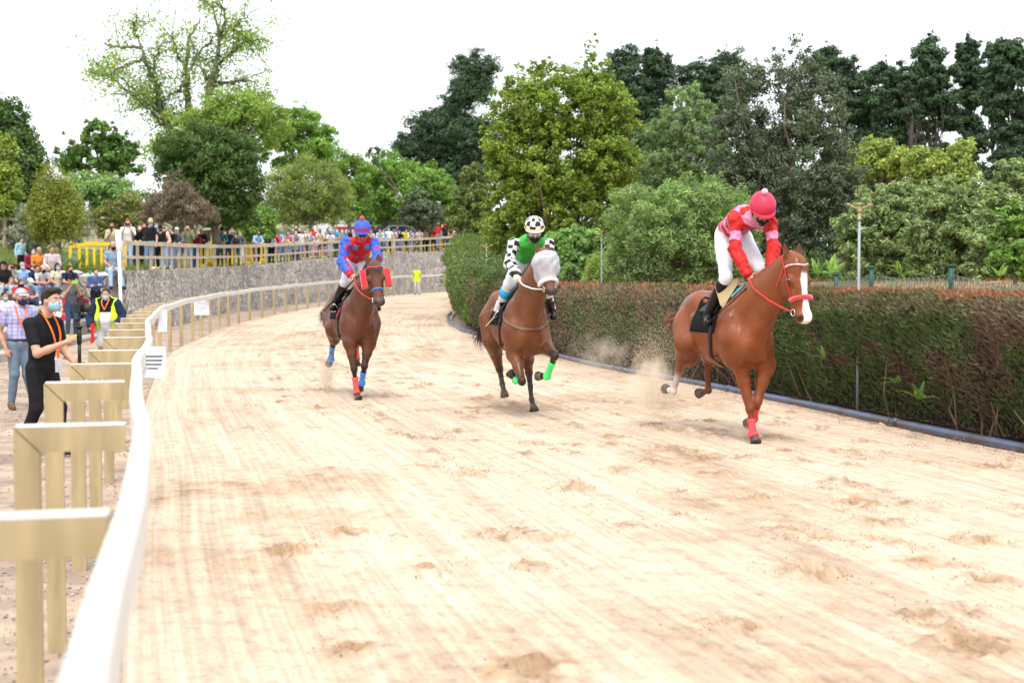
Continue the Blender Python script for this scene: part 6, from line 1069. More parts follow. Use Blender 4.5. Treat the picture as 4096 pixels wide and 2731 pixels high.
def rein(H, hand_w, mat, side, parent, sag=.02):
    hp = H.hp; a = hp(.475, side * .068, -.105); b = H.T(hand_w); P = [a + (b - a) * t + np.array([0, 0, -sag * math.sin(math.pi * t)]) + H.A @ np.array([side * .06 * math.sin(math.pi * t), 0, 0]) for t in np.linspace(.04, 1, 24)]
    for i, p_ in enumerate(P):
        hk = H.bvh.find_nearest(Vector(p_)); c_, n_ = np.array(hk[0]), np.array(hk[1])
        if np.dot(p_ - c_, n_) < .014: P[i] = c_ + n_ * .014
    strap(H, P, .017, mat, "rein", snap=False, parent=parent)
# jockey 1
O = np.array([2.25, 15.35, 0.]); J1 = dict(pel=(572, 305, 15.55), che=(640, 240, 15.18), nk=(700, 232, 15.0), shR=(605, 250, 15.03), shL=(790, 262, 15.0), elR=(600, 405, 14.93), elL=(812, 395, 14.9), wrR=(668, 540, 14.72), wrL=(792, 520, 14.72), hipR=(540, 345, 15.52), hipL=(640, 345, 15.5), knR=(548, 560, 14.98), knL=(742, 520, 15.05), anR=(455, 762, 15.18), anL=(735, 760, 15.5), toR=(450, 806, 15.04), toL=(742, 800, 15.36), head=(748, 205, 14.93),
    front=(.25, -.65, -.75), look=(.12, -.80, -.62), hup=(.0, -.60, .80), hdR=(.4, -.4, -.6), hdL=(-.5, -.5, -.5), hnR=(.6, .2, -.5), hnL=(-.6, .2, -.5), curl=1.1, thigh=1.12)
root, J, T, Mx = jockey("jockey in red and pink hooped silks and a pink pompom cap on the chestnut horse", O, R(14), za, J1)
pel_, che_ = J['pel'], J['che']
def colf1(V):
    C = np.tile(REDSILK, (len(V), 1)); ax_ = unit(J['nk'] - J['pel']); t = (V - J['pel']) @ ax_; dT = np.minimum.reduce([pd(p, V[:, 0], V[:, 1], V[:, 2]) for p in [cone(J['pel'], J['nk'], .15, .12)]])
    for y, e, w_ in (('R', 'elR', 'wrR'), ('L', 'elL', 'wrL')):
        s0 = J['sh' + y]; d = J[e] - s0; tt = ((V - s0) @ d) / np.dot(d, d); arm = pd(cone(s0, J[e], .06, .045), V[:, 0], V[:, 1], V[:, 2]) ; fo = pd(cone(J[e], J[w_], .045, .035), V[:, 0], V[:, 1], V[:, 2]); on = np.minimum(arm, fo) < dT - .0; C[on & (arm < .05) & (tt > .42) & (tt < .72) & (arm <= fo + .01)] = PINK; C[on] = C[on]
        on_ = on if y == 'R' else on_ | on
    st = (np.floor((t + .03) / .062).astype(int) % 2 == 0) & ~on_; C[st] = PINK; return C
o1 = human(root, J, h=.0085, det=True, skin=SKINS[1], shirt=dict(m=SILK(), colf=colf1, name="racing_silks", inf=.014, wr=.009, wf=58, loose=1.35), pants=dict(m=BREECH, name="breeches", w=.95, wr=.007), shoes=dict(m=BOOT, boot=.16), mask=cloth((.02, .02, .02)), glasses=None)
PK = M("pink_helmet_silk", (.58, .03, .075), .5, var=.04, bump=.2, bscale=20); helmet(root, o1['q'], o1['ax'], PK, 1.24, peak=PK, pom=fleece((.85, .45, .55))); goggles(root, o1['q'], o1['ax'], M("mirror_lens", (.35, .45, .05), .1, metal=.8, col2=(.6, .2, .02), mscale=25), BLACKP)
mb = MB(); mb.poly([o1['q'](-.13, -.05, .01), o1['q'](-.17, -.09, .045), o1['q'](-.175, -.06, -.005), o1['q'](-.13, -.03, -.03)], o1['ax'][1] * .012); mb.build("ribbon", cloth((.01, .015, .12)), root)
for y in ('R', 'L'): d = unit(J['wr' + y] - J['el' + y]); mb = MB(); mb.tube([J['wr' + y] - d * .035, J['wr' + y] + d * .005], [.040, .038], 16); mb.build("cuff", cloth((.75, .68, .55) if y == 'R' else (.6, .03, .03)), root, True)
P = [za(500, 600, 15.02), za(618, 560, 14.93), za(612, 600, 14.9), za(570, 665, 14.9), za(535, 728, 14.93), za(518, 705, 14.96), za(490, 610, 15.0)]; mb = MB(); mb.poly([H1.T(p) for p in P], H1.T(H1.O + np.array([.006, .02, 0])) ); mb.build("saddle_flap", M("tan_chamois", (.40, .32, .18), .9, var=.1, bump=.3), H1.root)
P = [za(580, 655, 14.86), za(652, 585, 14.80), za(640, 612, 14.80), za(608, 640, 14.84), za(576, 668, 14.86)]; mb = MB(); mb.poly([H1.T(p) for p in P], H1.T(H1.O + np.array([.006, .02, 0]))); mb.build("turquoise_pad", cloth((.05, .50, .52)), H1.root)
rein(H1, za(690, 570, 14.66), REDS, -1, B1); rein(H1, za(760, 570, 14.64), REDS, 1, B1, .02)
whip([za(715, 575, 14.62), za(655, 625, 14.66), za(575, 700, 14.72), za(490, 775, 14.85)], "black whip held along the shoulder of the chestnut horse", LEATH, LEATH)
def stirrup(H, zf, pts, parent=None):
    a, b = [H.T(zf(*p)) for p in pts]; mb = MB(); w_ = H.A @ np.array([0, 0, 0.]); r = .045; x = np.array([.35, 1, 0]) / 1.06 * .05; zz = np.array([0, 0, 1.]); mb.tube([b - x, b - x * .9 + zz * .06, b + zz * .115, b + x * .9 + zz * .06, b + x], .006, 8); mb.beam(b - x, b + x, .035, .012); st = mb.build("stirrup", STEEL, H.root, True); mb = MB(); mb.beam(b + zz * .115, a, .022, .005, up=(0, 1, .1)); mb.build("stirrup_leather", LEATH, st)
stirrup(H1, za, ((500, 640, 15.05), (485, 828, 15.2)))
# jockey 2
O = np.array([.05, 18.0, 0.]); J2 = dict(pel=(512, 395, 18.25), che=(540, 315, 17.86), nk=(568, 285, 17.68), shR=(432, 300, 17.72), shL=(668, 300, 17.70), elR=(402, 430, 17.55), elL=(690, 410, 17.5), wrR=(468, 535, 17.32), wrL=(640, 520, 17.3), hipR=(468, 425, 18.2), hipL=(560, 425, 18.2), knR=(405, 575, 17.75), knL=(640, 570, 17.75), anR=(322, 765, 18.05), anL=(692, 745, 18.15), toR=(318, 805, 17.93), toL=(702, 800, 18.02), head=(577, 226, 17.55),
    front=(.2, -.75, -.6), look=(.06, -.93, -.30), hup=(.0, -.30, .95), hdR=(.6, -.5, .1), hdL=(-.6, -.5, -.2), hnR=(.5, .2, -.6), hnL=(-.6, .2, -.5), curl=1.1, thigh=1.12)
root, J, T, Mx = jockey("jockey in bright green vest with black and white checked sleeves and helmet", O, R(13), zb, J2)
GRN, BW = np.array([.035, .33, .035]), (np.array([.012, .012, .014]), np.array([.72, .71, .68]))
def colf2(V, J=J):
    C = np.tile(GRN, (len(V), 1)); dT = pd(cone(J['pel'], J['nk'], .16, .13), V[:, 0], V[:, 1], V[:, 2])
    for y in ('R', 'L'):
        a, b, c = J['sh' + y], J['el' + y], J['wr' + y]; d1 = pd(cone(a, b, .06, .045), V[:, 0], V[:, 1], V[:, 2]); d2 = pd(cone(b, c, .045, .035), V[:, 0], V[:, 1], V[:, 2]); up = d1 < d2; u1, u2 = unit(b - a), unit(c - b); t = np.where(up, (V - a) @ u1, np.linalg.norm(b - a) + (V - b) @ u2)
        on = (np.minimum(d1, d2) < dT - .005) & (t > -.03); ctr = np.where(up[:, None], a + ((V - a) @ u1)[:, None] * u1, b + ((V - b) @ u2)[:, None] * u2); r = V - ctr; an_ = np.arctan2(r[:, 0], -r[:, 1]); ck = ((np.floor(t / .062) + np.floor(an_ / (math.pi / 2.5))).astype(int) % 2)[on]; C[on] = np.where(ck[:, None] == 0, BW[0], BW[1])
    return C
o2 = human(root, J, h=.009, det=True, skin=SKINS[1], shirt=dict(m=SILK(), colf=colf2, name="racing_silks", inf=.014, wr=.009, wf=58, loose=1.35), pants=dict(m=BREECH, name="breeches", w=1.1, wr=.004), shoes=dict(m=BOOT, boot=.30), mask=cloth((.02, .02, .02)))
def colh(V):
    q = (V - o2['q'](0, -.012, .055)) @ np.array(o2['ax']).T; an_ = np.arctan2(q[:, 0], q[:, 1]); el_ = np.arcsin(np.clip(q[:, 2] / np.linalg.norm(q, axis=1), -1, 1)); k = (np.floor(an_ / (math.pi / 6)) + np.floor(el_ / .42)).astype(int) % 2; return np.where(k[:, None] == 0, BW[0], BW[1])
helmet(root, o2['q'], o2['ax'], M("helmet_checks", (1, 1, 1), .35, attr=True, var=.02), colf=colh, peak=M("white_peak", (.75, .75, .72), .4, var=0), band=M("yellow_trim", (.75, .50, .03), .5, var=0)); goggles(root, o2['q'], o2['ax'], M("clear_lens", (.35, .28, .24), .08, spec=.9, var=0), M("goggle_frame", (.60, .60, .60), .3, var=0))
for y in ('R',): d = unit(J['knR'] - J['anR']); c = J['knR'] * .72 + J['anR'] * .28; mb = MB(); mb.tube([c - d * .055, c + d * .055], [.076, .080], 18); mb.build("shin_band", cloth((.04, .40, .72)), root, True)
rein(H2, zb(520, 555, 17.25), WHTL, -1, B2, .03); rein(H2, zb(610, 540, 17.2), WHTL, 1, B2, .02); CREAM = M("cream_whip", (.62, .56, .36), .5, var=.1)
whip([zb(515, 520, 17.2), zb(470, 590, 17.28), zb(385, 705, 17.4), zb(300, 800, 17.5)], "black and cream whip held slanting down by the green vested jockey", LEATH, CREAM); stirrup(H2, zb, ((350, 660, 17.9), (330, 815, 17.95)))
strap(H2, [H2.T(zb(420, 690, 17.5)) + 0, H2.T(zb(428, 675, 17.5)) + 0], .05, LEATH, "buckle") if False else None
# jockey 3
O = np.array([-2.3, 20.8, 0.]); J3 = dict(pel=(418, 440, 21.0), che=(440, 345, 20.66), nk=(455, 300, 20.5), shR=(338, 315, 20.52), shL=(545, 318, 20.5), elR=(308, 455, 20.4), elL=(572, 420, 20.3), wrR=(372, 548, 20.15), wrL=(505, 545, 20.1), hipR=(375, 460, 20.98), hipL=(455, 460, 20.98), knR=(335, 600, 20.5), knL=(500, 590, 20.5), anR=(262, 760, 20.85), anL=(560, 760, 20.9), toR=(240, 800, 20.72), toL=(575, 800, 20.8), head=(462, 254, 20.38),
    front=(.2, -.8, -.5), look=(.05, -.93, -.32), hup=(.0, -.30, .95), hdR=(.6, -.5, -.3), hdL=(-.5, -.5, -.3), hnR=(.5, .2, -.6), hnL=(-.6, .2, -.5), curl=1.1, thigh=1.12)
root, J, T, Mx = jockey("jockey in red and blue starred silks with a blue starred cap", O, R(16), zc, J3)
BLU, RD = np.array([.03, .09, .50]), np.array([.46, .010, .014])
def star(dx, dz, r, rot=0):
    a = np.arctan2(dx, dz) + rot; rr = np.hypot(dx, dz); k = np.abs(((a / (2 * math.pi / 5)) % 1) - .5) * 2; return rr < r * (.42 + .58 * np.clip(k, 0, 1) ** 1.0 * 1.0) * np.where(k < .0, 0, 1)
def colf3(V, J=J):
    C = np.tile(RD, (len(V), 1)); dT = pd(cone(J['pel'], J['nk'], .165, .13), V[:, 0], V[:, 1], V[:, 2]); sl = np.zeros(len(V), bool)
    for y in ('R', 'L'):
        a, b, c = J['sh' + y], J['el' + y], J['wr' + y]; d = np.minimum(pd(cone(a, b, .06, .045), V[:, 0], V[:, 1], V[:, 2]), pd(cone(b, c, .045, .035), V[:, 0], V[:, 1], V[:, 2])); sl |= d < dT - .005; t = (V - b) @ unit(c - b); C[(d < dT) & (t > np.linalg.norm(c - b) - .05) & (np.linalg.norm(V - c, axis=1) < .09)] = RD
    C[sl] = BLU; fr = V[:, 1] < J['che'][1] + .02
    for (zx, zy, r, onsl) in ((340, 350, .045, 1), (328, 428, .045, 1), (335, 484, .035, 1), (552, 355, .035, 1), (405, 352, .042, 0), (494, 343, .045, 0), (430, 425, .02, 0), (565, 425, .04, 1)):
        p = T(zc(zx, zy, 20.5)); m_ = star(V[:, 0] - p[0], V[:, 2] - p[2], r * 1.15, .2) & fr & (sl if onsl else ~sl); C[m_] = RD * 1.15 if onsl else np.array([.05, .25, .65])
    for y in ('R', 'L'): a, b = J['el' + y], J['wr' + y]; t = ((V - a) @ (b - a)) / np.dot(b - a, b - a); C[(t > .86) & (np.linalg.norm(V - b, axis=1) < .12)] = RD
    return C
o3 = human(root, J, h=.0095, det=True, skin=SKINS[0], shirt=dict(m=SILK(), colf=colf3, name="racing_silks", inf=.016, wr=.009, wf=58, loose=1.35), pants=dict(m=BREECH, name="breeches", w=1.0, wr=.004), shoes=dict(m=BOOT, boot=.16), mask=cloth((.60, .03, .05)))
def colh3(V):
    q = (V - o3['q'](0, -.012, .055)) @ np.array(o3['ax']).T; C = np.tile(BLU * .95, (len(V), 1))
    for (x, z, r) in ((-.05, .055, .026), (.03, .075, .022), (.06, .035, .024), (-.01, .02, .02), (-.085, .02, .024)): C[star(q[:, 0] - x, q[:, 2] - z, r * 1.2, .3) & (q[:, 1] > -.03)] = RD
    return C
helmet(root, o3['q'], o3['ax'], M("cap_stars", (1, 1, 1), .6, attr=True, var=.03, bump=.2), colf=colh3, peak=cloth((.04, .12, .6)), band=cloth((.6, .03, .04)), pom=fleece((.75, .05, .03))); goggles(root, o3['q'], o3['ax'], M("dark_lens", (.02, .02, .02), .1, spec=.9, var=0), BLACKP)
rein(H3, zc(405, 580, 20.05), REDS, -1, B3, .03); rein(H3, zc(500, 570, 20.0), LEATH, 1, B3, .02); stirrup(H3, zc, ((300, 650, 20.7), (255, 822, 20.75)))
whip([zc(420, 565, 20.05), zc(340, 650, 20.25), zc(270, 715, 20.45), zc(225, 765, 20.5)], "black whip held low behind the knee of the starred jockey", LEATH, LEATH)
# ------------------------------------------------ spectators and officials
CL = dict(wht=(.72, .72, .74), blk=(.014, .014, .016), gry=(.30, .31, .33), dgry=(.10, .11, .12), lgry=(.48, .49, .52), navy=(.015, .022, .06), blu=(.04, .12, .45), lblu=(.28, .42, .68), sky=(.16, .42, .66), jean=(.14, .22, .38), ljean=(.34, .46, .62), djean=(.045, .065, .13), red=(.55, .03, .03), mar=(.20, .02, .04), pink=(.62, .25, .32), org=(.70, .22, .04), yel=(.70, .58, .10), crm=(.62, .55, .42), bei=(.48, .40, .26), oli=(.16, .18, .10), grn=(.05, .18, .10), teal=(.03, .17, .20), purp=(.18, .10, .35), lav=(.42, .36, .55), brn=(.14, .07, .04), peach=(.60, .38, .28), tan=(.38, .28, .18), gb=(.20, .28, .38), lime=(.55, .85, .03))
HC = dict(d=(.018, .013, .010), b=(.06, .032, .018), g=(.30, .29, .28), y=(.38, .26, .12), r=(.28, .07, .025))
MK = dict(b=(.30, .52, .66), k=(.015, .015, .018), w=(.70, .72, .72), n=(.02, .03, .09), g=(.02, .13, .10), r=(.5, .04, .05), p=(.25, .25, .35))
def pose(kind, k=1.0, rs=None, wrist=None):
    rs = rs or np.random.default_rng(0); n = lambda s_=.02: rs.normal(0, s_)
    sit = kind.startswith('sit')
    if not sit:
        J = dict(pel=(n(), .02, .95), che=(n(), 0, 1.28), nk=(0, -.01, 1.45), shR=(-.175, 0, 1.40), shL=(.175, 0, 1.40), hipR=(-.085, .02, .92), hipL=(.085, .02, .92), knR=(-.10 + n(), -.03 + n(), .50), knL=(.10 + n(), -.03 + n(), .50), anR=(-.11 + n(.03), .02 + n(.03), .09), anL=(.11 + n(.03), .02 + n(.03), .09), head=(n(), -.03, 1.60))
        if kind == 'rail': J.update(pel=(n(), .16, .93), che=(n(), -.0, 1.25), nk=(0, -.09, 1.40), shR=(-.175, -.08, 1.35), shL=(.175, -.08, 1.35), hipR=(-.085, .16, .90), hipL=(.085, .16, .90), knR=(-.10, .08 + n(), .48), knL=(.10, .10 + n(), .48), anR=(-.11, .10, .09), anL=(.11, .16, .09), head=(n(.03), -.15, 1.54), elR=(-.25, -.18, 1.12), elL=(.25, -.18, 1.12), wrR=(-.10 + n(.05), -.40, 1.04), wrL=(.12 + n(.05), -.40, 1.04))
        elif kind == 'phone': J.update(elR=(-.22, -.16, 1.20), elL=(.22, -.16, 1.20), wrR=(-.075, -.30, 1.46), wrL=(.075, -.30, 1.46))
        elif kind == 'phone1': J.update(elR=(-.23, -.10, 1.15), elL=(.24, .0, 1.12), wrR=(-.06, -.30, 1.38), wrL=(.20, -.22, 1.02))
        elif kind == 'arms': J.update(elR=(-.24, -.06, 1.13), elL=(.24, -.06, 1.13), wrR=(.06, -.19, 1.17), wrL=(-.05, -.20, 1.14))
        elif kind == 'wave': J.update(elR=(-.22, -.03, 1.14), elL=(.30, -.05, 1.50), wrR=(-.22, -.15, .95), wrL=(.10, -.12, 1.62))
        else: J.update(elR=(-.23 + n(), .03, 1.12), elL=(.23 + n(), .03, 1.12), wrR=(-.24, -.10 + n(.04), .90), wrL=(.24, -.10 + n(.04), .90))
        J['toR'] = (J['anR'][0] - .03, J['anR'][1] - .15, .035); J['toL'] = (J['anL'][0] + .03, J['anL'][1] - .15, .035)
    else:
        J = dict(pel=(0, .02, .13), che=(0, -.03, .46), nk=(0, -.06, .62), shR=(-.175, -.05, .57), shL=(.175, -.05, .57), hipR=(-.09, .0, .10), hipL=(.09, .0, .10), knR=(-.14 + n(), -.42, .11), knL=(.14 + n(), -.42, .11), anR=(-.14 + n(.03), -.42 + n(.04), -.33), anL=(.14 + n(.03), -.40 + n(.04), -.33), head=(n(), -.09, .77), elR=(-.23, -.10, .32), elL=(.23, -.10, .32), wrR=(-.12, -.32, .22), wrL=(.13, -.32, .22))
        if 'phone' in kind: J.update(elR=(-.20, -.18, .42), elL=(.20, -.18, .42), wrR=(-.06, -.30, .66), wrL=(.07, -.30, .66))
        if 'lean' in kind: J.update(che=(0, -.12, .43), nk=(0, -.22, .56), shR=(-.175, -.20, .51), shL=(.175, -.20, .51), head=(0, -.30, .68), elR=(-.20, -.30, .28), elL=(.20, -.30, .28), wrR=(-.06, -.46, .25), wrL=(.07, -.46, .25))
        J['toR'] = (J['anR'][0] - .03, J['anR'][1] - .15, J['anR'][2] - .05); J['toL'] = (J['anL'][0] + .03, J['anL'][1] - .15, J['anL'][2] - .05)
    J = {a: np.array(b) * k for a, b in J.items()}; J['front'] = (0, -1, 0); return J
PHN = M("phone_body", (.02, .02, .025), .3)
def person(lab, loc, rz, k, kind, top, sl, legs, hair, mask=None, hat=None, look=0., h=.022, grp=None, det=False, shoe='blk', build=1.0, skin=0, plen=1., glasses=False, colf=None, J=None, phone=None, long=0, topname='shirt'):
    rs = np.random.default_rng(abs(hash_(lab)) % 99999); root = empty("person", loc, rz, label=lab, cat="person", group=grp); J = J or pose(kind, k, rs)
    J['look'] = (math.sin(look), -math.cos(look), -.12 if 'rail' in kind or 'sit' in kind else -.03)
    col = lambda c: CL[c] if isinstance(c, str) else c
    o = human(root, J, h=h, det=det, skin=SKINS[skin], build=build, s=k, shirt=dict(m=cloth(col(top)) if colf is None else M("patterned_cloth", (1, 1, 1), .85, attr=True, var=.05, spec=.15), sl=sl, inf=.012, wr=.005, long=long, colf=colf, name=topname), pants=dict(m=cloth(col(legs)), len=plen), shoes=dict(m=cloth(col(shoe))),
        hair=dict(st=hair[0], c=HC[hair[1]]) if hair else None, mask=cloth(MK[mask]) if mask else None, hat=dict(k=hat[0], m=cloth(col(hat[1]))) if hat else None, glasses=GLASSES if glasses else None)
    if phone:
        c, s = math.cos(rz), math.sin(rz); w_ = (J['wrR'] + J['wrL']) / 2 if kind not in ('phone1',) else J['wrR']; w_ = w_ + np.array([0, -.05, .09]) * k; p = np.array([loc[0] + c * w_[0] - s * w_[1], loc[1] + s * w_[0] + c * w_[1], loc[2] + w_[2]]); ph = empty("phone", p, rz, label="phone held up by the " + phone, cat="phone", group="phones held up by spectators"); mb = MB(); d = (.15, .010, .076) if 'one' not in kind or kind != 'phone1' else (.076, .010, .15); mb.box((0, 0, 0), d); mb.build("case", PHN if 'green' not in phone else cloth((.25, .6, .05)), ph); mb = MB(); mb.box((0, .007, 0), (d[0] * .9, .003, d[2] * .9)); mb.build("screen", GLASS, ph)
    return root, o, J
def hash_(t):
    v = 7
    for ch in t: v = (v * 131 + ord(ch)) % 1000003
    return v
GLASSES = M("dark_glasses", (.01, .01, .012), .15, spec=.6, var=0)
G1 = "spectators standing along the railing"; G2 = "spectators seated on the terrace"
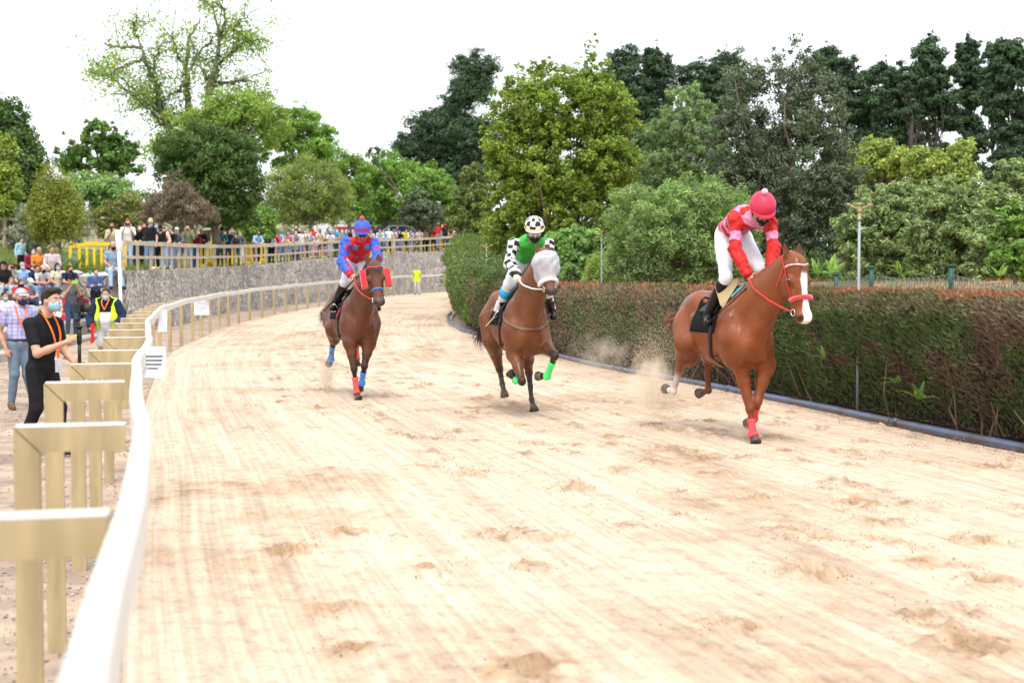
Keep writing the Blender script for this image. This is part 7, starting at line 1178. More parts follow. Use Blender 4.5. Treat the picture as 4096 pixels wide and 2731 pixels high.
# (u, off, pose, height scale, top, sleeve, legs, hair, mask, hat, look, skin, label, opts)
ROWS = [
 (453, 49, 'phone1', .99, 'bei', 1, 'lgry', 'tail d', 'k', None, .5, 1, "dark-haired woman in a long beige coat standing left of the white pole", dict(long=.7, phone="woman in the beige coat")),
 (512, .75, 'phone', 1.0, 'wht', .9, 'ljean', 'bob r', 'k', None, .3, 0, "woman with red bobbed hair and white blouse filming just right of the white pole", dict(phone="red-haired woman in white")),
 (556, .7, 'rail', .97, 'blk', 1, 'blk', 'long d', 'w', None, .3, 0, "woman with long dark hair, white mask and black jacket on the railing", {}),
 (578, 1.2, 'side', .98, 'wht', 1, 'blk', 'long r', 'k', None, .4, 0, "auburn-haired woman with sunglasses on her head behind the one with the white mask", {}),
 (598, .95, 'side', 1.05, 'blk', .5, 'jean', 'short g', 'b', 'brim bei', .3, 0, "man in a straw hat and black t-shirt with a blue mask", {}),
 (625, 1.1, 'rail', 1.07, 'lblu', 1, 'dgry', 'short d', 'b', None, .3, 1, "young man in a light blue hoodie and blue mask leaning on the rail", {}),
 (640, .7, 'phone1', .93, 'blk', 1, 'blk', 'short d', 'k', 'brim blk', .5, 1, "man in black with a dark bucket hat looking at his phone", {}),
 (656, .75, 'rail', .94, 'peach', 1, 'ljean', 'long d', 'k', None, .3, 0, "woman in a peach top and light jeans with a black mask", {}),
 (683, .7, 'rail', .95, 'blk', 1, 'jean', 'short b', None, None, .3, 1, "bearded man without a mask in a black leather jacket", {}),
 (710, .75, 'rail', .98, 'dgry', 1, 'jean', 'long y', None, 'beanie lgry', .3, 0, "blonde woman in a grey beanie and sunglasses leaning on the rail", dict(glasses=True)),
 (732, 1.1, 'rail', .97, 'red', .5, 'djean', 'short d', 'b', None, .3, 1, "bearded man in a red top with his mask under his chin", {}),
 (755, .7, 'phone', 1.02, 'oli', 1, 'jean', 'bob y', None, None, .2, 0, "blonde woman in an olive shirt filming the race over the rail", dict(phone="blonde woman in olive")),
 (785, .7, 'rail', .93, 'mar', 1, 'blu', 'long d', 'b', None, .3, 1, "dark curly-haired woman in a plaid maroon shirt with a blue mask", {}),
 (808, 1.9, 'arms', 1.0, 'blk', 1, 'blk', 'short d', None, None, .2, 1, "person in a black hooded top standing back with arms folded", {}),
 (872, 3.0, 'side', 1.0, 'brn', 1, 'djean', 'short b', 'k', 'beanie purp', .2, 1, "man in a purple beanie standing behind the teal coated man", {}),
 (884, .75, 'rail', 1.04, 'teal', 1, 'djean', 'short g', 'g', 'brim blk', .5, 0, "stout man in a teal coat, dark hat and green mask", dict(build=1.2, long=.35)),
 (912, 1.1, 'side', 1.0, 'blk', 1, 'djean', 'short d', 'k', 'brim blk', .3, 0, "man all in black with a black hat beside the teal coat", {}),
 (930, 1.7, 'phone', 1.04, 'blu', .5, 'djean', 'short d', None, None, .3, 1, "man in a royal blue polo filming behind the couple of girls", {}),
 (945, .75, 'rail', .92, 'dgry', 1, 'teal', 'long b', 'w', None, .2, 0, "girl in a dark grey hoodie and teal leggings with brown hair", {}),
 (962, .85, 'rail', .95, 'dgry', 1, 'wht', 'long y', 'b', None, .2, 0, "fair-haired girl with a blue mask and white trousers at the rail", {}),
 (1030, .75, 'rail', .98, 'lblu', 1, 'blk', 'short d', 'k', None, .6, 1, "man in a pale blue hoodie with a black mask bent over the rail", {}),
 (1062, .9, 'rail', .97, 'blk', 1, 'jean', 'short d', 'b', 'cap gry', .3, 1, "man in a black vest and grey cap with a blue mask", {}),
 (1076, 1.5, 'side', 1.02, 'gry', 1, 'djean', 'short g', 'b', None, .3, 0, "grey-haired person in blue mask behind the grey capped man", {}),
 (1086, .7, 'rail', .88, 'wht', 1, 'blk', 'short d', 'b', None, .3, 1, "boy in a white and black sports jacket with blue mask", {}),
 (1101, .8, 'rail', .93, 'red', 1, 'djean', 'bob b', 'k', None, .3, 0, "woman in a bright red jacket with brown bobbed hair", {}),
 (1116, .9, 'rail', 1.0, 'lav', 1, 'jean', 'short d', 'k', None, .3, 1, "man in a lavender jacket with black mask at the rail", {}),
 (1136, 1.7, 'wave', 1.08, 'grn', 1, 'djean', 'short d', None, None, .3, 1, "person in a dark green hoodie shading their eyes with one arm", {}),
 (1143, .7, 'rail', .80, 'peach', .6, 'jean', 'long r', None, None, .3, 0, "auburn-haired child in peach beside the dark green hoodie", {}),
 (1170, 1.5, 'side', 1.03, 'dgry', 1, 'djean', 'long b', 'b', None, .3, 0, "tall brown-haired woman with blue mask left of the grey-haired man", {}),
 (1184, 1.6, 'side', 1.07, 'navy', .5, 'djean', 'short g', 'k', None, .3, 0, "grey-haired man in a navy t-shirt with a black mask", {}),
 (1182, .7, 'rail', .95, 'gry', 1, 'blk', 'bob y', 'w', None, .4, 0, "woman in a long grey cardigan with a white mask at the rail", dict(long=.6)),
 (1208, .85, 'phone', .96, 'wht', .5, 'jean', 'short d', None, None, .3, 1, "woman in a white t-shirt holding up a camera", dict(phone="woman in a white t-shirt")),
 (1222, .9, 'rail', 1.0, 'lgry', .5, 'djean', 'short d', 'b', None, .3, 0, "man in a pale grey t-shirt and blue mask near the camera woman", {}),
 (1242, .7, 'rail', .90, 'lblu', .5, 'lgry', 'short g', 'b', None, .3, 0, "older person in light blue short sleeves with blue mask", {}),
 (1262, .7, 'rail', .72, 'wht', .5, 'pink', 'long b', None, None, .3, 0, "small child in a white top between adults at the rail", {}),
 (1280, .8, 'rail', 1.0, 'crm', .5, 'djean', 'short d', 'k', 'cap blu', .4, 0, "man in a cream shirt and blue cap leaning on the rail", {}),
 (1297, .72, 'rail', .75, 'blk', 1, 'pink', 'tail d', 'k', None, .3, 0, "child in a black jacket right of the blue capped man", {}),
 (1338, .8, 'rail', 1.04, 'sky', .5, 'djean', 'short g', 'b', None, .5, 0, "man in a turquoise shirt with mask left of the starred jockey", dict(build=1.15)),
 (1360, .85, 'side', .97, 'lgry', 1, 'blk', 'bob b', 'b', None, .3, 0, "woman in pale grey beside the turquoise shirted man", {}),
 (1376, .95, 'side', .95, 'gry', 1, 'djean', 'short d', 'b', None, .3, 1, "boy with blue mask just left of the starred jockey's arm", {}),
 (1394, 1.0, 'side', .95, 'blk', 1, 'djean', 'long b', 'b', None, .3, 0, "girl in black peeping out beside the starred jockey's shoulder", {}),
 (1500, 1.3, 'side', 1.08, 'navy', 1, 'blk', 'short d', 'k', None, .2, 1, "tall man in navy with a black mask right of the starred jockey", {}),
 (1520, .75, 'rail', .98, 'lgry', 1, 'djean', 'short b', 'b', None, .2, 0, "person in a white and grey hoodie beside the tall navy man", {}),
 (1537, .8, 'rail', .97, 'lblu', 1, 'jean', 'long b', 'b', None, .2, 0, "woman in a light blue shirt turned towards her neighbour", {}),
 (1556, .9, 'side', 1.0, 'wht', .5, 'blk', 'short b', 'b', None, .2, 0, "man in a white t-shirt left of the cream shirted man", {}),
 (1573, .75, 'rail', 1.0, 'crm', .5, 'wht', 'short d', 'k', None, .5, 1, "man in a pale yellow shirt bent over the rail below the notice board", {}),
 (1600, .8, 'rail', .92, 'blk', 1, 'jean', 'bob d', 'b', None, .2, 0, "woman in black under the notice board", {}),
 (1621, .9, 'rail', .97, 'yel', 1, 'blk', 'short d', None, None, .2, 1, "man in a yellow and black jacket right of the notice board", {}),
 (1660, 1.1, 'sit', .95, 'teal', .5, 'djean', 'short g', 'k', None, -.3, 1, "person in a teal t-shirt sitting low behind the rail", {}),
 (1700, .8, 'rail', .95, 'bei', .5, 'blk', 'short b', None, None, .2, 0, "man in beige short sleeves left of the red shirts", {}),
 (1716, .85, 'phone1', .98, 'brn', .5, 'blk', 'long d', None, None, .2, 1, "woman with raised hand in brown left of the red shirts", {}),
 (1734, .75, 'rail', 1.0, 'red', .5, 'blk', 'short d', 'k', None, .2, 1, "shorter of the two men in red shirts at the far rail", {}),
 (1752, 1.1, 'side', 1.16, 'red', .5, 'jean', 'short d', 'k', None, .2, 1, "taller of the two men in red shirts at the far rail", {}),
 (1780, .85, 'side', 1.10, 'blk', .5, 'djean', 'short b', 'k', 'cap red', .2, 0, "big man in black with a red cap at the far rail", dict(build=1.2)),
 (1797, .9, 'rail', 1.02, 'navy', .5, 'djean', 'short b', 'k', None, .2, 1, "man in navy beside the big man in a red cap", {}),
 (1824, .75, 'rail', .93, 'wht', .5, 'ljean', 'short b', None, None, .2, 0, "person in a white shirt and light jeans at the far rail", {}),
 (1852, .8, 'rail', .96, 'red', .5, 'djean', 'long b', None, None, .2, 0, "woman in red near the far right end of the railing", {}),
 (1868, .85, 'rail', .98, 'blk', 1, 'djean', 'long d', 'k', None, .2, 0, "long-haired woman in black near the far right end", {}),
 (1884, .75, 'rail', .95, 'wht', 1, 'wht', 'tail d', 'b', None, .2, 0, "woman in white leaning on the rail near its far end", {}),
 (1897, 1.1, 'side', 1.14, 'navy', 1, 'djean', 'short b', 'k', 'cap gry', .2, 0, "tall man in a navy jacket and grey cap at the far end", {}),
 (1915, .75, 'rail', .75, 'pink', .5, 'pink', 'short b', None, None, .2, 0, "small child dressed in pink at the far end of the railing", {}),
 (1925, 1.0, 'side', 1.14, 'wht', 1, 'gry', 'short b', None, 'cap wht', .2, 0, "man in white with a white cap, last at the far end", {}),
 (525, 1.9, 'side', 1.02, 'jean', 1, 'djean', 'short d', 'b', None, .3, 1, "man in a denim jacket half hidden behind the red-haired woman", {}),
 (670, 1.6, 'side', 1.04, 'wht', .5, 'jean', 'short b', 'b', None, .3, 0, "man in a plain white t-shirt standing behind the peach topped woman", {}),
 (697, 1.8, 'side', 1.0, 'org', .5, 'djean', 'bob b', 'k', None, .3, 0, "woman in an orange top in the second row behind the grey beanie", {}),
 (770, 1.5, 'side', 1.0, 'sky', .5, 'djean', 'short d', 'b', None, .3, 1, "man in sky blue in the second row beside the blonde filming", {}),
 (1045, 1.7, 'side', 1.04, 'wht', .5, 'djean', 'short b', 'k', None, .3, 0, "tall man in white behind the pale blue hoodie", {}),
 (1155, .95, 'rail', .96, 'pink', .5, 'jean', 'long b', 'b', None, .3, 0, "woman in a pink top beside the auburn-haired child", {}),
 (1197, 1.8, 'side', 1.03, 'bei', .5, 'djean', 'short b', 'b', None, .3, 0, "man in beige standing in the second row behind the cardigan woman", {}),
 (1252, 1.6, 'side', 1.03, 'red', .5, 'djean', 'short d', 'k', None, .3, 1, "man in a red t-shirt in the second row behind the small child", {}),
 (1312, 1.2, 'side', .98, 'lav', .5, 'jean', 'long b', 'b', None, .3, 0, "woman in lavender standing right of the blue capped man", {}),
 (1322, .75, 'rail', .92, 'wht', .5, 'ljean', 'bob d', 'k', None, .3, 0, "woman in white short sleeves left of the turquoise shirt", {}),
 (1484, .8, 'rail', .95, 'crm', .5, 'jean', 'bob b', 'b', None, .2, 0, "woman in cream just right of the starred jockey's shoulder", {}),
 (1588, 1.6, 'side', 1.05, 'blu', .5, 'djean', 'short d', 'k', None, .2, 1, "man in blue standing behind the woman under the notice board", {}),
 (1640, .8, 'rail', .95, 'lblu', .5, 'jean', 'long b', 'b', None, .2, 0, "woman in pale blue between the yellow jacket and the teal t-shirt", {}),
 (1678, .8, 'rail', .96, 'wht', .5, 'djean', 'short d', 'b', None, .2, 1, "person in white right of the low seated teal t-shirt", {}),
 (1767, 1.7, 'side', 1.06, 'gry', .5, 'djean', 'short g', 'b', None, .2, 0, "grey-haired man in grey behind the men in red shirts", {}),
 (1810, 1.6, 'side', 1.05, 'org', .5, 'djean', 'short b', 'k', None, .2, 0, "man in orange in the second row near the far end", {}),
 (1840, 1.2, 'side', 1.0, 'sky', .5, 'jean', 'long d', 'b', None, .2, 0, "woman in turquoise standing left of the woman in red", {}),
]
for (u, off, kind, k, top, sl, legs, hair, mk, hat, look, sk, lab, op) in ROWS:
    if off > 5: p = at(u, 1085, off); p[2] = 2.02; rz = .3
    else: p, nn = wall_at(wall_d(u, off), off); rz = .12 + (look - .2)
    if kind == 'sit': p[2] += .35
    person(lab, p, rz, k, kind, top, sl, legs, hair.split(), mk, hat.split() if hat else None, look * .4, h=.022 if u > 1000 else .020, grp=G1, skin=sk, shoe=['blk', 'wht', 'dgry'][u % 3], **op)
# seated on the terrace and on the wall: (u, v_seat, Y, ...)
def rows_at(u, r):                                     # where the line of sight at u crosses terrace row r
    a = (u - 2048) / F; return max(28, min(44.3, (-(abs([-11.3, -12.3, -13.2, -14.1][r])) + 2.83 - .35) / (a + .09)))
SEAT = [
 (12, 3, 'sit', 1.02, 'blk', .5, 'ljean', 'short d', None, 'cap blk', .7, 1, "bearded man in a black cap and black t-shirt seated at the left edge", {}),
 (42, 3, 'sitphone', .97, 'bei', 1, 'ljean', 'long b', 'b', None, .7, 0, "woman with long brown hair photographing beside the black capped man", dict(phone="woman beside the black capped man")),
 (112, 2, 'sitlean', 1.02, 'gb', .5, 'djean', 'short g', 'b', 'cap wht', .8, 0, "seated man in a white cap and blue-grey polo leaning forward", {}),
 (140, 3, 'sitlean', 1.0, 'navy', .5, 'jean', 'short d', None, None, .8, 1, "dark-haired man in a dark floral shirt seated in profile", {}),
 (165, 3, 'sitlean', .98, 'lgry', .5, 'jean', 'short b', 'k', 'cap bei', .7, 0, "man in a pale grey t-shirt and small beige cap with black mask", {}),
 (193, 2, 'sit', .97, 'red', .5, 'dgry', 'short d', 'w', None, .5, 1, "young man with glasses and white mask seated below the plaid shirt woman", dict(glasses=True)),
 (213, 1, 'sit', .95, 'lgry', .5, 'dgry', 'tail d', 'n', None, .6, 0, "seated woman with a navy mask and white patterned top", {}),
 (250, 2, 'sitlean', .97, 'blk', 1, 'djean', 'bob b', None, None, .6, 0, "person in a black and white checked shirt seated behind the standing photographer", dict(check=1)),
 (243, 1, 'sit', .97, 'red', .5, 'jean', 'short d', 'b', None, .9, 1, "man in a coral red t-shirt with his head hidden behind others", {}),
 (20, 1, 'sit', .98, 'wht', .5, 'jean', 'short d', 'b', None, .6, 1, "man in a white t-shirt on the lowest seat row at the left edge", {}),
 (75, 2, 'sitlean', .98, 'red', .5, 'djean', 'bob b', 'k', None, .6, 0, "woman in red seated behind the elderly man's cap", {}),
 (90, 3, 'sit', 1.0, 'lblu', .5, 'jean', 'short g', 'b', None, .6, 0, "grey-haired man in pale blue on the highest seat row", {}),
 (232, 3, 'sit', .98, 'crm', .5, 'jean', 'long d', 'b', None, .5, 1, "woman in cream seated on the top row below the bushy tree", {}),
 (272, 3, 'sitlean', .98, 'navy', .5, 'djean', 'short d', 'k', None, .5, 1, "man in navy on the top row behind the standing photographer", {}),
 (318, 1, 'sit', .98, 'mar', 1, 'djean', 'short d', 'k', None, .4, 1, "person in a magenta top and jeans seated left of the vest man", {}),
]
for (u, r, kind, k, top, sl, legs, hair, mk, hat, look, sk, lab, op) in SEAT:
    Y = rows_at(u, r); p = at(u, 1150, Y); p[2] = ROWZ[r] + .02; op = dict(op)
    if op.pop('check', None): op['colf'] = lambda V: np.where(((np.floor(V[:, 0] / .06) + np.floor(V[:, 2] / .06)) % 2)[:, None] > 0, np.array([.02, .02, .02]), np.array([.6, .6, .6]))
    person(lab, p, .55, k, kind, top, sl, legs, hair.split(), mk, hat.split() if hat else None, .3, h=.016, grp=G2, skin=sk, shoe=['blk', 'wht'][u % 2], **op)
def plaid(a, b, c, w=.045):
    def f(V): x = (V[:, 0] + .5 * V[:, 1]) / w; z = V[:, 2] / w; l1 = ((x % 1) < .28).astype(float)[:, None]; l2 = ((z % 1) < .28).astype(float)[:, None]; C = np.array(a) + (np.array(b) - np.array(a)) * np.clip(l1 * .55 + l2 * .55, 0, 1); return np.where(l1 * l2 > 0, np.array(c), C)
    return f
def on(u, v, Y): p = at(u, v, Y); return p
person("girl with a ponytail in a pale blue top standing on the grass at the left", on(85, 1110, 45.6), .9, .74, 'side', (.30, .48, .56), 1, 'blk', ('tail', 'd'), None, None, .2, h=.016, skin=0)
person("woman in a maroon quilted vest with a blue mask seated on the wall", (at(128, 1100, 45)[0], 45.0, 1.90), .6, .98, 'sit', 'mar', 1, 'blk', ('long', 'd'), 'b', None, .3, h=.016, grp=G2)
person("older man in an orange polo with mask on his chin seated on the wall", (at(152, 1100, 44.9)[0], 44.95, 1.90), .6, .98, 'sit', 'org', .5, 'jean', ('short', 'g'), None, None, .3, h=.016, grp=G2, skin=2)
person("woman in a pink and grey plaid shirt and green trousers seated on the wall", (at(203, 1100, 44.7)[0], 44.85, 1.90), .35, 1.02, 'sit', 'wht', 1, (.14, .17, .12), ('short', 'b'), None, None, .3, h=.015, grp=G2, skin=1, colf=plaid((.55, .50, .50), (.42, .20, .24), (.12, .10, .14), .07))
person("man in a grey-blue shirt and jeans with black mask seated on the wall end", (at(408, 1103, 44.0)[0], 45.2, 1.92), .45, 1.16, 'sit', 'gb', .5, 'ljean', ('short', 'g'), 'k', None, .2, h=.015, grp=G2, skin=1, shoe='navy')
person("woman in a cream jacket looking at her phone beside the seated grey-blue man", (at(445, 1103, 45.8)[0], 45.8, 1.95), .5, 1.04, 'sitphone', 'crm', 1, 'ljean', ('tail', 'd'), 'k', None, .2, h=.016, grp=G2, skin=0, phone="woman in the cream jacket")
person("woman in a blue denim jacket with folded arms standing against the stone wall", (at(375, 1200, 43.6)[0], 43.8, .50), .3, .92, 'arms', (.05, .09, .22), 1, 'blk', ('tail', 'd'), 'p', None, .2, h=.015, skin=0)
person("man in a dark grey t-shirt standing on the terrace filming with a green phone", (at(285, 1300, 39.6)[0], 39.6, .12), .6, 1.0, 'phone', 'dgry', .5, 'djean', ('short', 'd'), None, ('cap', 'blk'), .0, h=.015, skin=1, shoe='lime', phone="man in dark grey, in a green case")
p = at(47, 1005, 56); person("man in an orange hi-vis jacket and navy cap half hidden by shrubs at the left", p - np.array([0, 0, 1.15]), .5, 1.0, 'side', 'org', 1, 'navy', ('short', 'd'), 'b', ('cap', 'navy'), .2, h=.018)
person("distant steward in a yellow hi-vis vest standing inside the far rail", (*at(1668, 1170, 88)[:2], float(g(88)) - .02), .0, 1.02, 'side', 'lime', .3, 'lgry', ('short', 'd'), None, None, 0, h=.02, long=.25)
# --- man in the hi-vis vest with a red flag
p0 = at(427, 1300, 28.4); loc = (p0[0], 28.4, -.13); Jv = pose('side', 1.0); Jv.update({k: np.array(v) for k, v in dict(head=(0, -.04, 1.55), elR=(-.33, .02, 1.08), elL=(.33, .02, 1.10), wrR=(-.27, -.16, .90), wrL=(.26, -.16, .98), hdL=(-.3, -.9, .1), hdR=(.1, -.9, -.1), shR=(-.20, 0, 1.37), shL=(.20, 0, 1.37), knR=(-.12, .02, .50), knL=(.13, -.06, .50), anR=(-.14, .12, .10), toR=(-.17, -.02, .05)).items()}); Jv['curl'] = np.array(1.1)
r_, o, J = person("man in an open yellow hi-vis vest over a navy jacket carrying a red flag", loc, .05, 1.0, 'side', 'wht', .3, 'lgry', ('short', 'd'), 'b', None, .05, h=.011, det=True, build=1.28, skin=1, plen=.85, J=Jv, colf=lambda V: np.where((V[:, 2] > 1.20)[:, None], np.array([.012, .012, .014]), np.array([.72, .72, .76])))
ty = o['tor']; arms_ = []
for y in (-1, 1): arms_ += [cone(o['sh'][y], o['el'][y], .068, .060, .03), cone(o['el'][y], o['wr'][y] - (o['wr'][y] - o['el'][y]) * .08, .060, .050, .02)]
def open_front(pr, infl, gap, name, m, zmin=None, wr=.005, par=None):
    V, Q, _ = surf(pr, .011, infl=infl, wr=wr, wf=40); c = V[Q].mean(1); keep = ~((c[:, 1] < -.03) & (np.abs(c[:, 0]) < gap + .35 * np.clip(c[:, 2] - 1.30, 0, 1)) & (c[:, 2] < 1.60))
    ob = mesh_np(name, V, Q[keep], m, r_, True); so_ = ob.modifiers.new("thickness", 'SOLIDIFY'); so_.thickness = .012; so_.offset = -1; return ob
open_front(ty + arms_, .030, .115, "jacket", cloth((.016, .024, .060)))
def vcol(V): z = V[:, 2]; return np.where(((np.abs(z - 1.02) < .028))[:, None], np.array([.45, .46, .47]), np.array(CL['lime']))
V, Q, C = surf([p_ for p_ in ty if p_ is not ty[3]] + [cone(o['sh'][-1] * .86 + np.array([0, 0, .1964]), o['sh'][1] * .86 + np.array([0, 0, .1964]), .06, .06, .05)], .011, infl=.044, wr=.004, cuts=[((1, 0, 0), .235), ((-1, 0, 0), .235), ((0, 0, -1), -.86)], colf=vcol); c = V[Q].mean(1); keep = ~((c[:, 1] < -.03) & (np.abs(c[:, 0]) < .12 + .35 * np.clip(c[:, 2] - 1.30, 0, 1)) & (c[:, 2] < 1.6)) & (np.abs(c[:, 0]) < .229); ob = mesh_np("hi_vis_vest", V, Q[keep], M("hi_vis_cloth", (1, 1, 1), .7, attr=True, var=.04), r_, True, C); md = ob.modifiers.new("thickness", 'SOLIDIFY'); md.thickness = .008
def lanyard(root, nk, drop, fr, m, wd=.022, spread=.07):
    mb = MB()
    for y in (-1, 1): P = hermite([nk + np.array([y * spread * .8, .045, .03]), nk + np.array([y * spread, -.04, .02]), nk + np.array([y * spread * .75, -fr * .9, -drop * .4]), nk + np.array([0, -fr, -drop])], 14); [mb.beam(a, b + (b - a) * .05, wd, .004, up=(0, -1, .3)) for a, b in zip(P[:-1], P[1:])]
    return mb.build("lanyard", m, root)
ORG = cloth((.72, .16, .03)); lanyard(r_, J['nk'], .20, .185, ORG)
fp = np.array(loc) + np.array([-.26, -.28, .96]); fl = empty("red_flag", fp, label="small furled red flag in the hi-vis vest man's hand", cat="flag"); mb = MB(); mb.tube([(-.10, .04, -.03), (.13, -.10, .07)], .012, 8); mb.build("stick", LEATH, fl, True); V_ = []
for i in range(9):
    t = i / 8
    for j in range(5): V_.append(np.array([.12 - .018 * j - .02 * t * j * .3, -.10 + .012 * j + .02 * math.sin(t * 7 + j), .065 - .40 * t - .012 * j]))
V_ += [v + np.array([0, .004, 0]) for v in V_]; fs = [[i * 5 + j, (i + 1) * 5 + j, (i + 1) * 5 + j + 1, i * 5 + j + 1] for i in range(8) for j in range(4)]; fs += [[a + 45 for a in f[::-1]] for f in fs]; mesh_np("flag_cloth", np.array(V_), fs, cloth((.62, .02, .02)), fl, True)
# --- cameraman in black, seen from his left side... facing picture right
loc = (at(170, 1500, 14.6)[0] + .02, 14.6, -.12); Jc = pose('side', 1.0); Jc.update({k: np.array(v) for k, v in dict(pel=(.0, .04, .93), che=(0, .02, 1.24), nk=(0, -.02, 1.43), head=(0, -.10, 1.60), shR=(-.18, .02, 1.36), shL=(.18, .0, 1.36), elR=(-.21, -.10, 1.06), elL=(.18, -.10, 1.08), wrR=(-.10, -.38, 1.18), wrL=(.10, -.30, .96), hdR=(.25, -.75, .5), hdL=(-.2, -.95, -.05), hipR=(-.095, .04, .90), hipL=(.095, .04, .90), knR=(-.12, .0, .50), knL=(.11, -.10, .49), anR=(-.15, .20, .09), anL=(.12, -.08, .09), toR=(-.18, .07, .04), toL=(.14, -.24, .04), hnR=(.8, .3, -.3), hnL=(-.6, -.2, .6), thR=(0, -.3, 1.), thL=(0, 0, 1.)).items()}); Jc['curl'] = np.array(.95)
r_, o, J = person("young man in black t-shirt and jeans with a blue mask holding a camera gimbal", loc, 1.15, .985, 'side', (.012, .012, .014), .62, (.012, .012, .015), ('full', 'd'), 'b', None, .0, h=.0095, det=True, skin=0, J=Jc, build=.98); 
lanyard(r_, J['nk'], .42, .165, ORG, .024); mb = MB(); mb.box(J['nk'] + np.array([0, -.17, -.50]), (.09, .012, .13)); mb.build("badge", PAPER, r_)
mb = MB()
for y in (-1, 1): mb.ball(o['q'](y * .03, .055, .112), (.026, .016, .008), 10, 6)
mb.build("sunglasses", GLASSES, r_, True)
c, s_ = math.cos(1.15), math.sin(1.15); W_ = lambda q: np.array([loc[0] + c * q[0] - s_ * q[1], loc[1] + s_ * q[0] + c * q[1], loc[2] + q[2]]) ; gp = W_(J['wrL'] + np.array([-.03, -.10, 0]))
gm = empty("camera_gimbal", gp, 1.15, label="black camera on a handheld gimbal held by the man in black", cat="camera"); mb = MB(); mb.tube([(0, 0, -.06), (0, 0, .20)], .018, 14); mb.tube([(0, 0, .20), (0, 0, .36)], .026, 14); mb.tube([(0, 0, .36), (0, 0, .38)], .04, 14); mb.build("handle", BLACKP, gm, True)
mb = MB(); mb.tube([(0, 0, .37), (.05, .06, .42), (.07, .05, .50), (.03, .06, .57)], .016, 10); mb.ball((.055, .065, .44), .030); mb.ball((.06, .05, .53), .028); mb.build("motor_arm", BLACKP, gm, True)
mb = MB(); mb.box((0, -.03, .56), (.13, .075, .09)); mb.box((0, -.03, .612), (.05, .05, .03)); cb_ = mb.build("camera_body", BLACKP, gm); mb = MB(); mb.tube([(0, -.065, .555), (0, -.10, .555), (0, -.16, .555)], [.038, .040, .036], 18); ln = mb.build("lens", BLACKP, gm, True); mb = MB(); mb.tube([(0, -.160, .555), (0, -.162, .555)], .028, 16); mb.build("lens_glass", GLASS, ln)
# --- elderly man in a plaid shirt and grey cap
loc = (at(82, 1500, 20.0)[0], 20.0, -.13); Jp = pose('side', 1.0); Jp.update({k: np.array(v) for k, v in dict(head=(0.02, -.04, 1.58), elR=(-.27, .05, 1.10), wrR=(-.20, -.08, .86), hdR=(.2, -.4, -.9), elL=(.24, .03, 1.12), wrL=(.16, -.18, 1.0), anR=(-.12, .06, .09), anL=(.17, -.03, .09), toL=(.27, -.14, .035), toR=(-.12, -.10, .035)).items()}); Jp['curl'] = np.array(.4)
r_, o, J = person("elderly man in a grey cap, navy mask and blue checked shirt walking behind the cameraman", loc, .5, .98, 'side', 'wht', .6, (.13, .18, .24), ('short', 'g'), 'n', ('cap', (.40, .39, .42)), .25, h=.0105, det=True, skin=1, J=Jp, shoe='brn', build=1.08, colf=plaid((.42, .44, .66), (.10, .14, .48), (.50, .14, .20), .055)); lanyard(r_, J['nk'], .28, .17, ORG)
mb = MB(); mb.tube([J['pel'] + np.array([math.cos(a) * .163, math.sin(a) * .124 - .0, .035]) for a in np.linspace(0, 2 * math.pi, 30)], .017, 8, False); mb.build("belt", cloth((.05, .03, .02)), r_, True)
fp = W_(np.array([.16, -.12, 1.02])); fp = at(222, 1280, 17.5); fl = empty("furled_flag", fp, label="furled cream and red flag slanting behind the gimbal", cat="flag"); a, b = at(205, 1330, 17.5) - fp, at(245, 1255, 17.5) - fp; mb = MB(); mb.tube([a, b], .014, 8); mb.build("stick", WHITE, fl, True); d = unit(b - a); n_ = np.array([d[2], 0, -d[0]])
mb = MB(); mb.poly([a + n_ * .01, b + n_ * .01, b + n_ * .06, a + n_ * .09 - d * .05], (0, .03, 0)); mb.build("red_cloth", cloth((.62, .02, .02)), fl); mb = MB(); mb.poly([a - n_ * .10 - d * .02, b - n_ * .06, b, a], (0, .032, 0)); mb.build("cream_cloth", cloth((.66, .62, .48)), fl)
# cooler, bags, drink can
p = at(200, 1235, 36); p[2] = ROWZ[1]; cl_ = empty("cooler_box", (rowX(1, 37) - .1, 37, ROWZ[1] + .01), .2, label="blue cooler box with a white lid on the terrace seat", cat="cooler"); mb = MB(); mb.box((0, 0, .17), (.46, .32, .33)); mb.build("body", cloth((.02, .11, .50)), cl_); mb = MB(); mb.box((0, 0, .365), (.49, .35, .06)); mb.build("lid", WHITE, cl_)
def lump(nm, lab, cat, p, r, m, seed):
    rs_ = np.random.default_rng(seed); pr = [ell(p * 0 + rs_.normal(0, .06, 3) * np.array([1, .6, .3]) + np.array([0, 0, r[2] * .5]), np.array(r) * rs_.uniform(.5, 1, 3), None, .04) for _ in range(5)]; V, Q, _ = surf(pr, .014, wr=.012, wf=30); o = mesh_np(nm, V, Q, m, None, True); o.location = [float(a) for a in p]; tag(o, lab, cat)
lump("bag", "grey and white patterned bag lying on top of the big stone wall", "bag", np.array([at(292, 1100, 44.9)[0], 45.3, 1.90]), (.20, .14, .10), cloth((.45, .44, .46)), 1); lump("jacket", "dark jacket bundled on the wall near the drink can", "jacket", np.array([at(270, 1100, 44.9)[0], 45.25, 1.90]), (.18, .12, .07), cloth((.04, .05, .07)), 2); lump("bag", "navy bag on the terrace behind the elderly man", "bag", np.array([at(118, 1230, 38)[0], 38.0, ROWZ[1] + .01]), (.25, .18, .14), cloth((.015, .02, .05)), 3)
p = np.array([at(352, 1100, 45)[0], 45.25, 1.90]); mb = MB(); mb.tube([(0, 0, 0), (0, 0, .01), (0, 0, .13), (0, 0, .145)], [.028, .034, .034, .028], 14); o = mb.build("drink_can", M("green_can", (.03, .40, .22), .3, metal=.3), None, True); o.location = [float(a) for a in p]; tag(o, "green drink can standing on the wall beside the seated grey-blue man", "can")
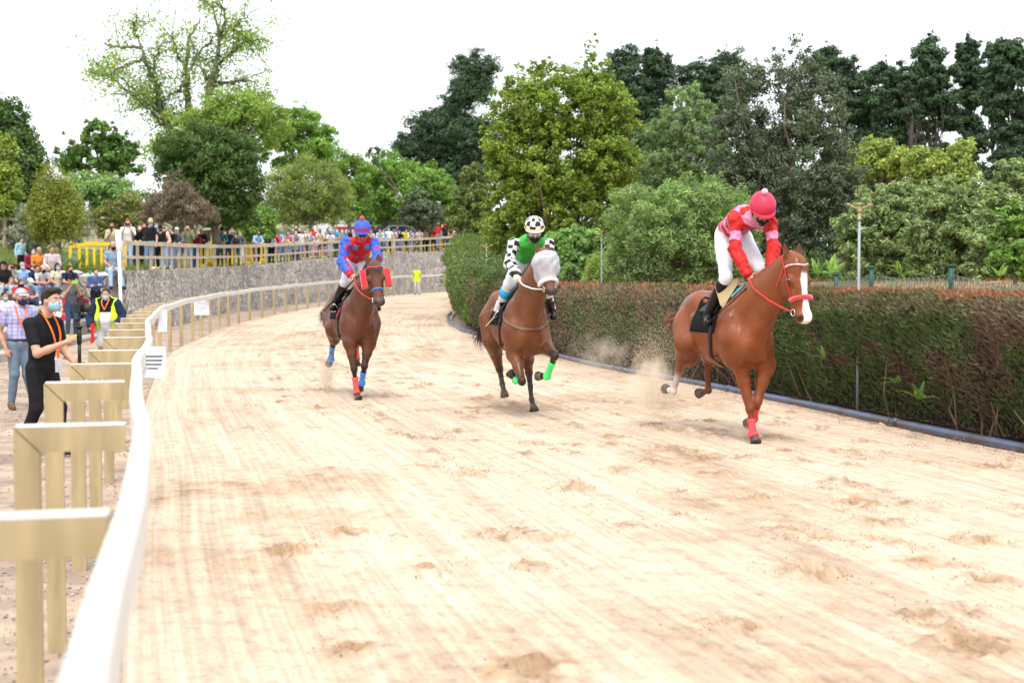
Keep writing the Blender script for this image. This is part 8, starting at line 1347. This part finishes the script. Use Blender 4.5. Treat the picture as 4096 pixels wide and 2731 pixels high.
mb = MB(); mb.tube(hermite([at(200, 1450, 21) * np.array([1, 1, 0]) + np.array([0, 0, -.10]), (at(330, 1450, 23)[0], 23, -.10), (at(360, 1400, 30)[0], 30, -.10), (at(250, 1400, 33)[0], 33, -.09)], 40), .012, 6); tag(mb.build("cable", BLACKP, None, True), "black cable snaking over the dirt behind the cameraman", "cable")
# ---- sand thrown up by the hooves (uncountable grains)
def spray(lab, pts, n, seed, size=(.003, .009)):
    """pts: (u, v, Y, su, sv, weight)"""
    rs_ = np.random.default_rng(seed); w_ = np.array([q[5] for q in pts], float); k = rs_.choice(len(pts), n, p=w_ / w_.sum()); P = []
    for i in k: u, v, Y, su, sv, _ = pts[i]; P.append(at(u + rs_.normal(0, su), v + rs_.normal(0, sv), Y + rs_.normal(0, .25)))
    P = np.array(P); P = P[P[:, 2] > .01]; V, Q = scatter_mesh(P, rs_.uniform(size[0], size[1], len(P)), rs_, 1.0); tag(mesh_np("sand_spray", V, Q, GRAIN), lab, "sand spray", kind='stuff')
GRAIN = M("sand_grains", (.66, .55, .40), .95, var=.1)
def puff(lab, u, v, Y, ru, rv, dens, seed):
    s = Y / F; c = at(u, v, Y); r = np.array([ru * s, .35, rv * s]); V, Q, _ = surf([ell(c * 0, r, None, .05), ell(np.array([r[0] * .4, 0, r[2] * .5]), r * .6, None, .05), ell(np.array([-r[0] * .5, 0, -r[2] * .3]), r * .6, None, .05)], .05); m = bpy.data.materials.new("dust"); m.use_nodes = True; n = m.node_tree.nodes; L = m.node_tree.links; n.remove(n["Principled BSDF"]); pv = n.new("ShaderNodeVolumePrincipled"); pv.inputs["Color"].default_value = (.97, .90, .78, 1); L.new(pv.outputs[0], n["Material Output"].inputs["Volume"])
    tc = n.new("ShaderNodeTexCoord"); mp = n.new("ShaderNodeMapping"); mp.inputs["Scale"].default_value = [float(1 / (1.25 * a)) for a in r]; L.new(tc.outputs["Object"], mp.inputs[0]); vl = n.new("ShaderNodeVectorMath"); vl.operation = 'LENGTH'; L.new(mp.outputs[0], vl.inputs[0]); mr = n.new("ShaderNodeMapRange"); mr.interpolation_type = 'SMOOTHSTEP'; mr.inputs[1].default_value = 0; mr.inputs[2].default_value = 1; mr.inputs[3].default_value = 1; mr.inputs[4].default_value = 0; L.new(vl.outputs["Value"], mr.inputs[0]); no = n.new("ShaderNodeTexNoise"); no.inputs["Scale"].default_value = 5; no.inputs["Detail"].default_value = 4; L.new(tc.outputs["Object"], no.inputs[0]); m2 = n.new("ShaderNodeMapRange"); m2.inputs[1].default_value = .42; m2.inputs[2].default_value = .65; L.new(no.outputs[0], m2.inputs[0]); mu = n.new("ShaderNodeMath"); mu.operation = 'MULTIPLY'; L.new(mr.outputs[0], mu.inputs[0]); L.new(m2.outputs[0], mu.inputs[1]); m3 = n.new("ShaderNodeMath"); m3.operation = 'MULTIPLY'; m3.inputs[1].default_value = dens; L.new(mu.outputs[0], m3.inputs[0]); L.new(m3.outputs[0], pv.inputs["Density"])
    o = mesh_np("dust_puff", V, Q, m, None, True); o.location = [float(a) for a in c]; tag(o, lab, "dust", kind='stuff')
spray("sand flung up in a plume behind the chestnut horse", [(2590, 1490, 16.4, 38, 70, 2), (2640, 1620, 16.3, 50, 40, 3), (2650, 1400, 16.6, 70, 90, 1.6), (2700, 1400, 16.6, 60, 90, 1), (2560, 1500, 16.8, 80, 90, .8), (2100, 1100, 17, 500, 250, .12), (2985, 1735, 15.3, 30, 22, 1.2)], 26000, 1, (.0012, .0038))
spray("specks of sand hanging in the air between the middle horse and the hedge", [(2330, 1380, 18.5, 110, 120, 3), (2450, 1250, 19, 160, 160, 2), (2200, 1200, 18.5, 300, 150, .8), (2000, 1600, 18.8, 30, 50, 2.0), (1900, 1150, 20, 140, 130, 1.5)], 15000, 2, (.0015, .004))
spray("puff of sand kicked up behind the dark bay horse", [(1305, 1510, 21.8, 16, 40, 2), (1295, 1440, 21.8, 30, 40, .5)], 3500, 3, (.002, .006))
puff("pale dust cloud rising behind the chestnut horse", 2600, 1520, 16.5, 95, 130, 8, 1); puff("dust hanging in front of the hedge beside the middle horse", 2400, 1420, 19.3, 130, 110, 1.8, 2); puff("small dust puff at the planted forefoot of the chestnut horse", 2985, 1725, 15.2, 55, 34, 8, 3); puff("faint dust trailing behind the middle horse", 1800, 1420, 21, 70, 180, 2.2, 4); puff("dust puff under the raised hind foot of the middle horse", 2008, 1625, 18.9, 34, 30, 7, 5); puff("dust puff under the raised hind foot of the dark bay", 1305, 1500, 21.9, 32, 44, 6, 6)
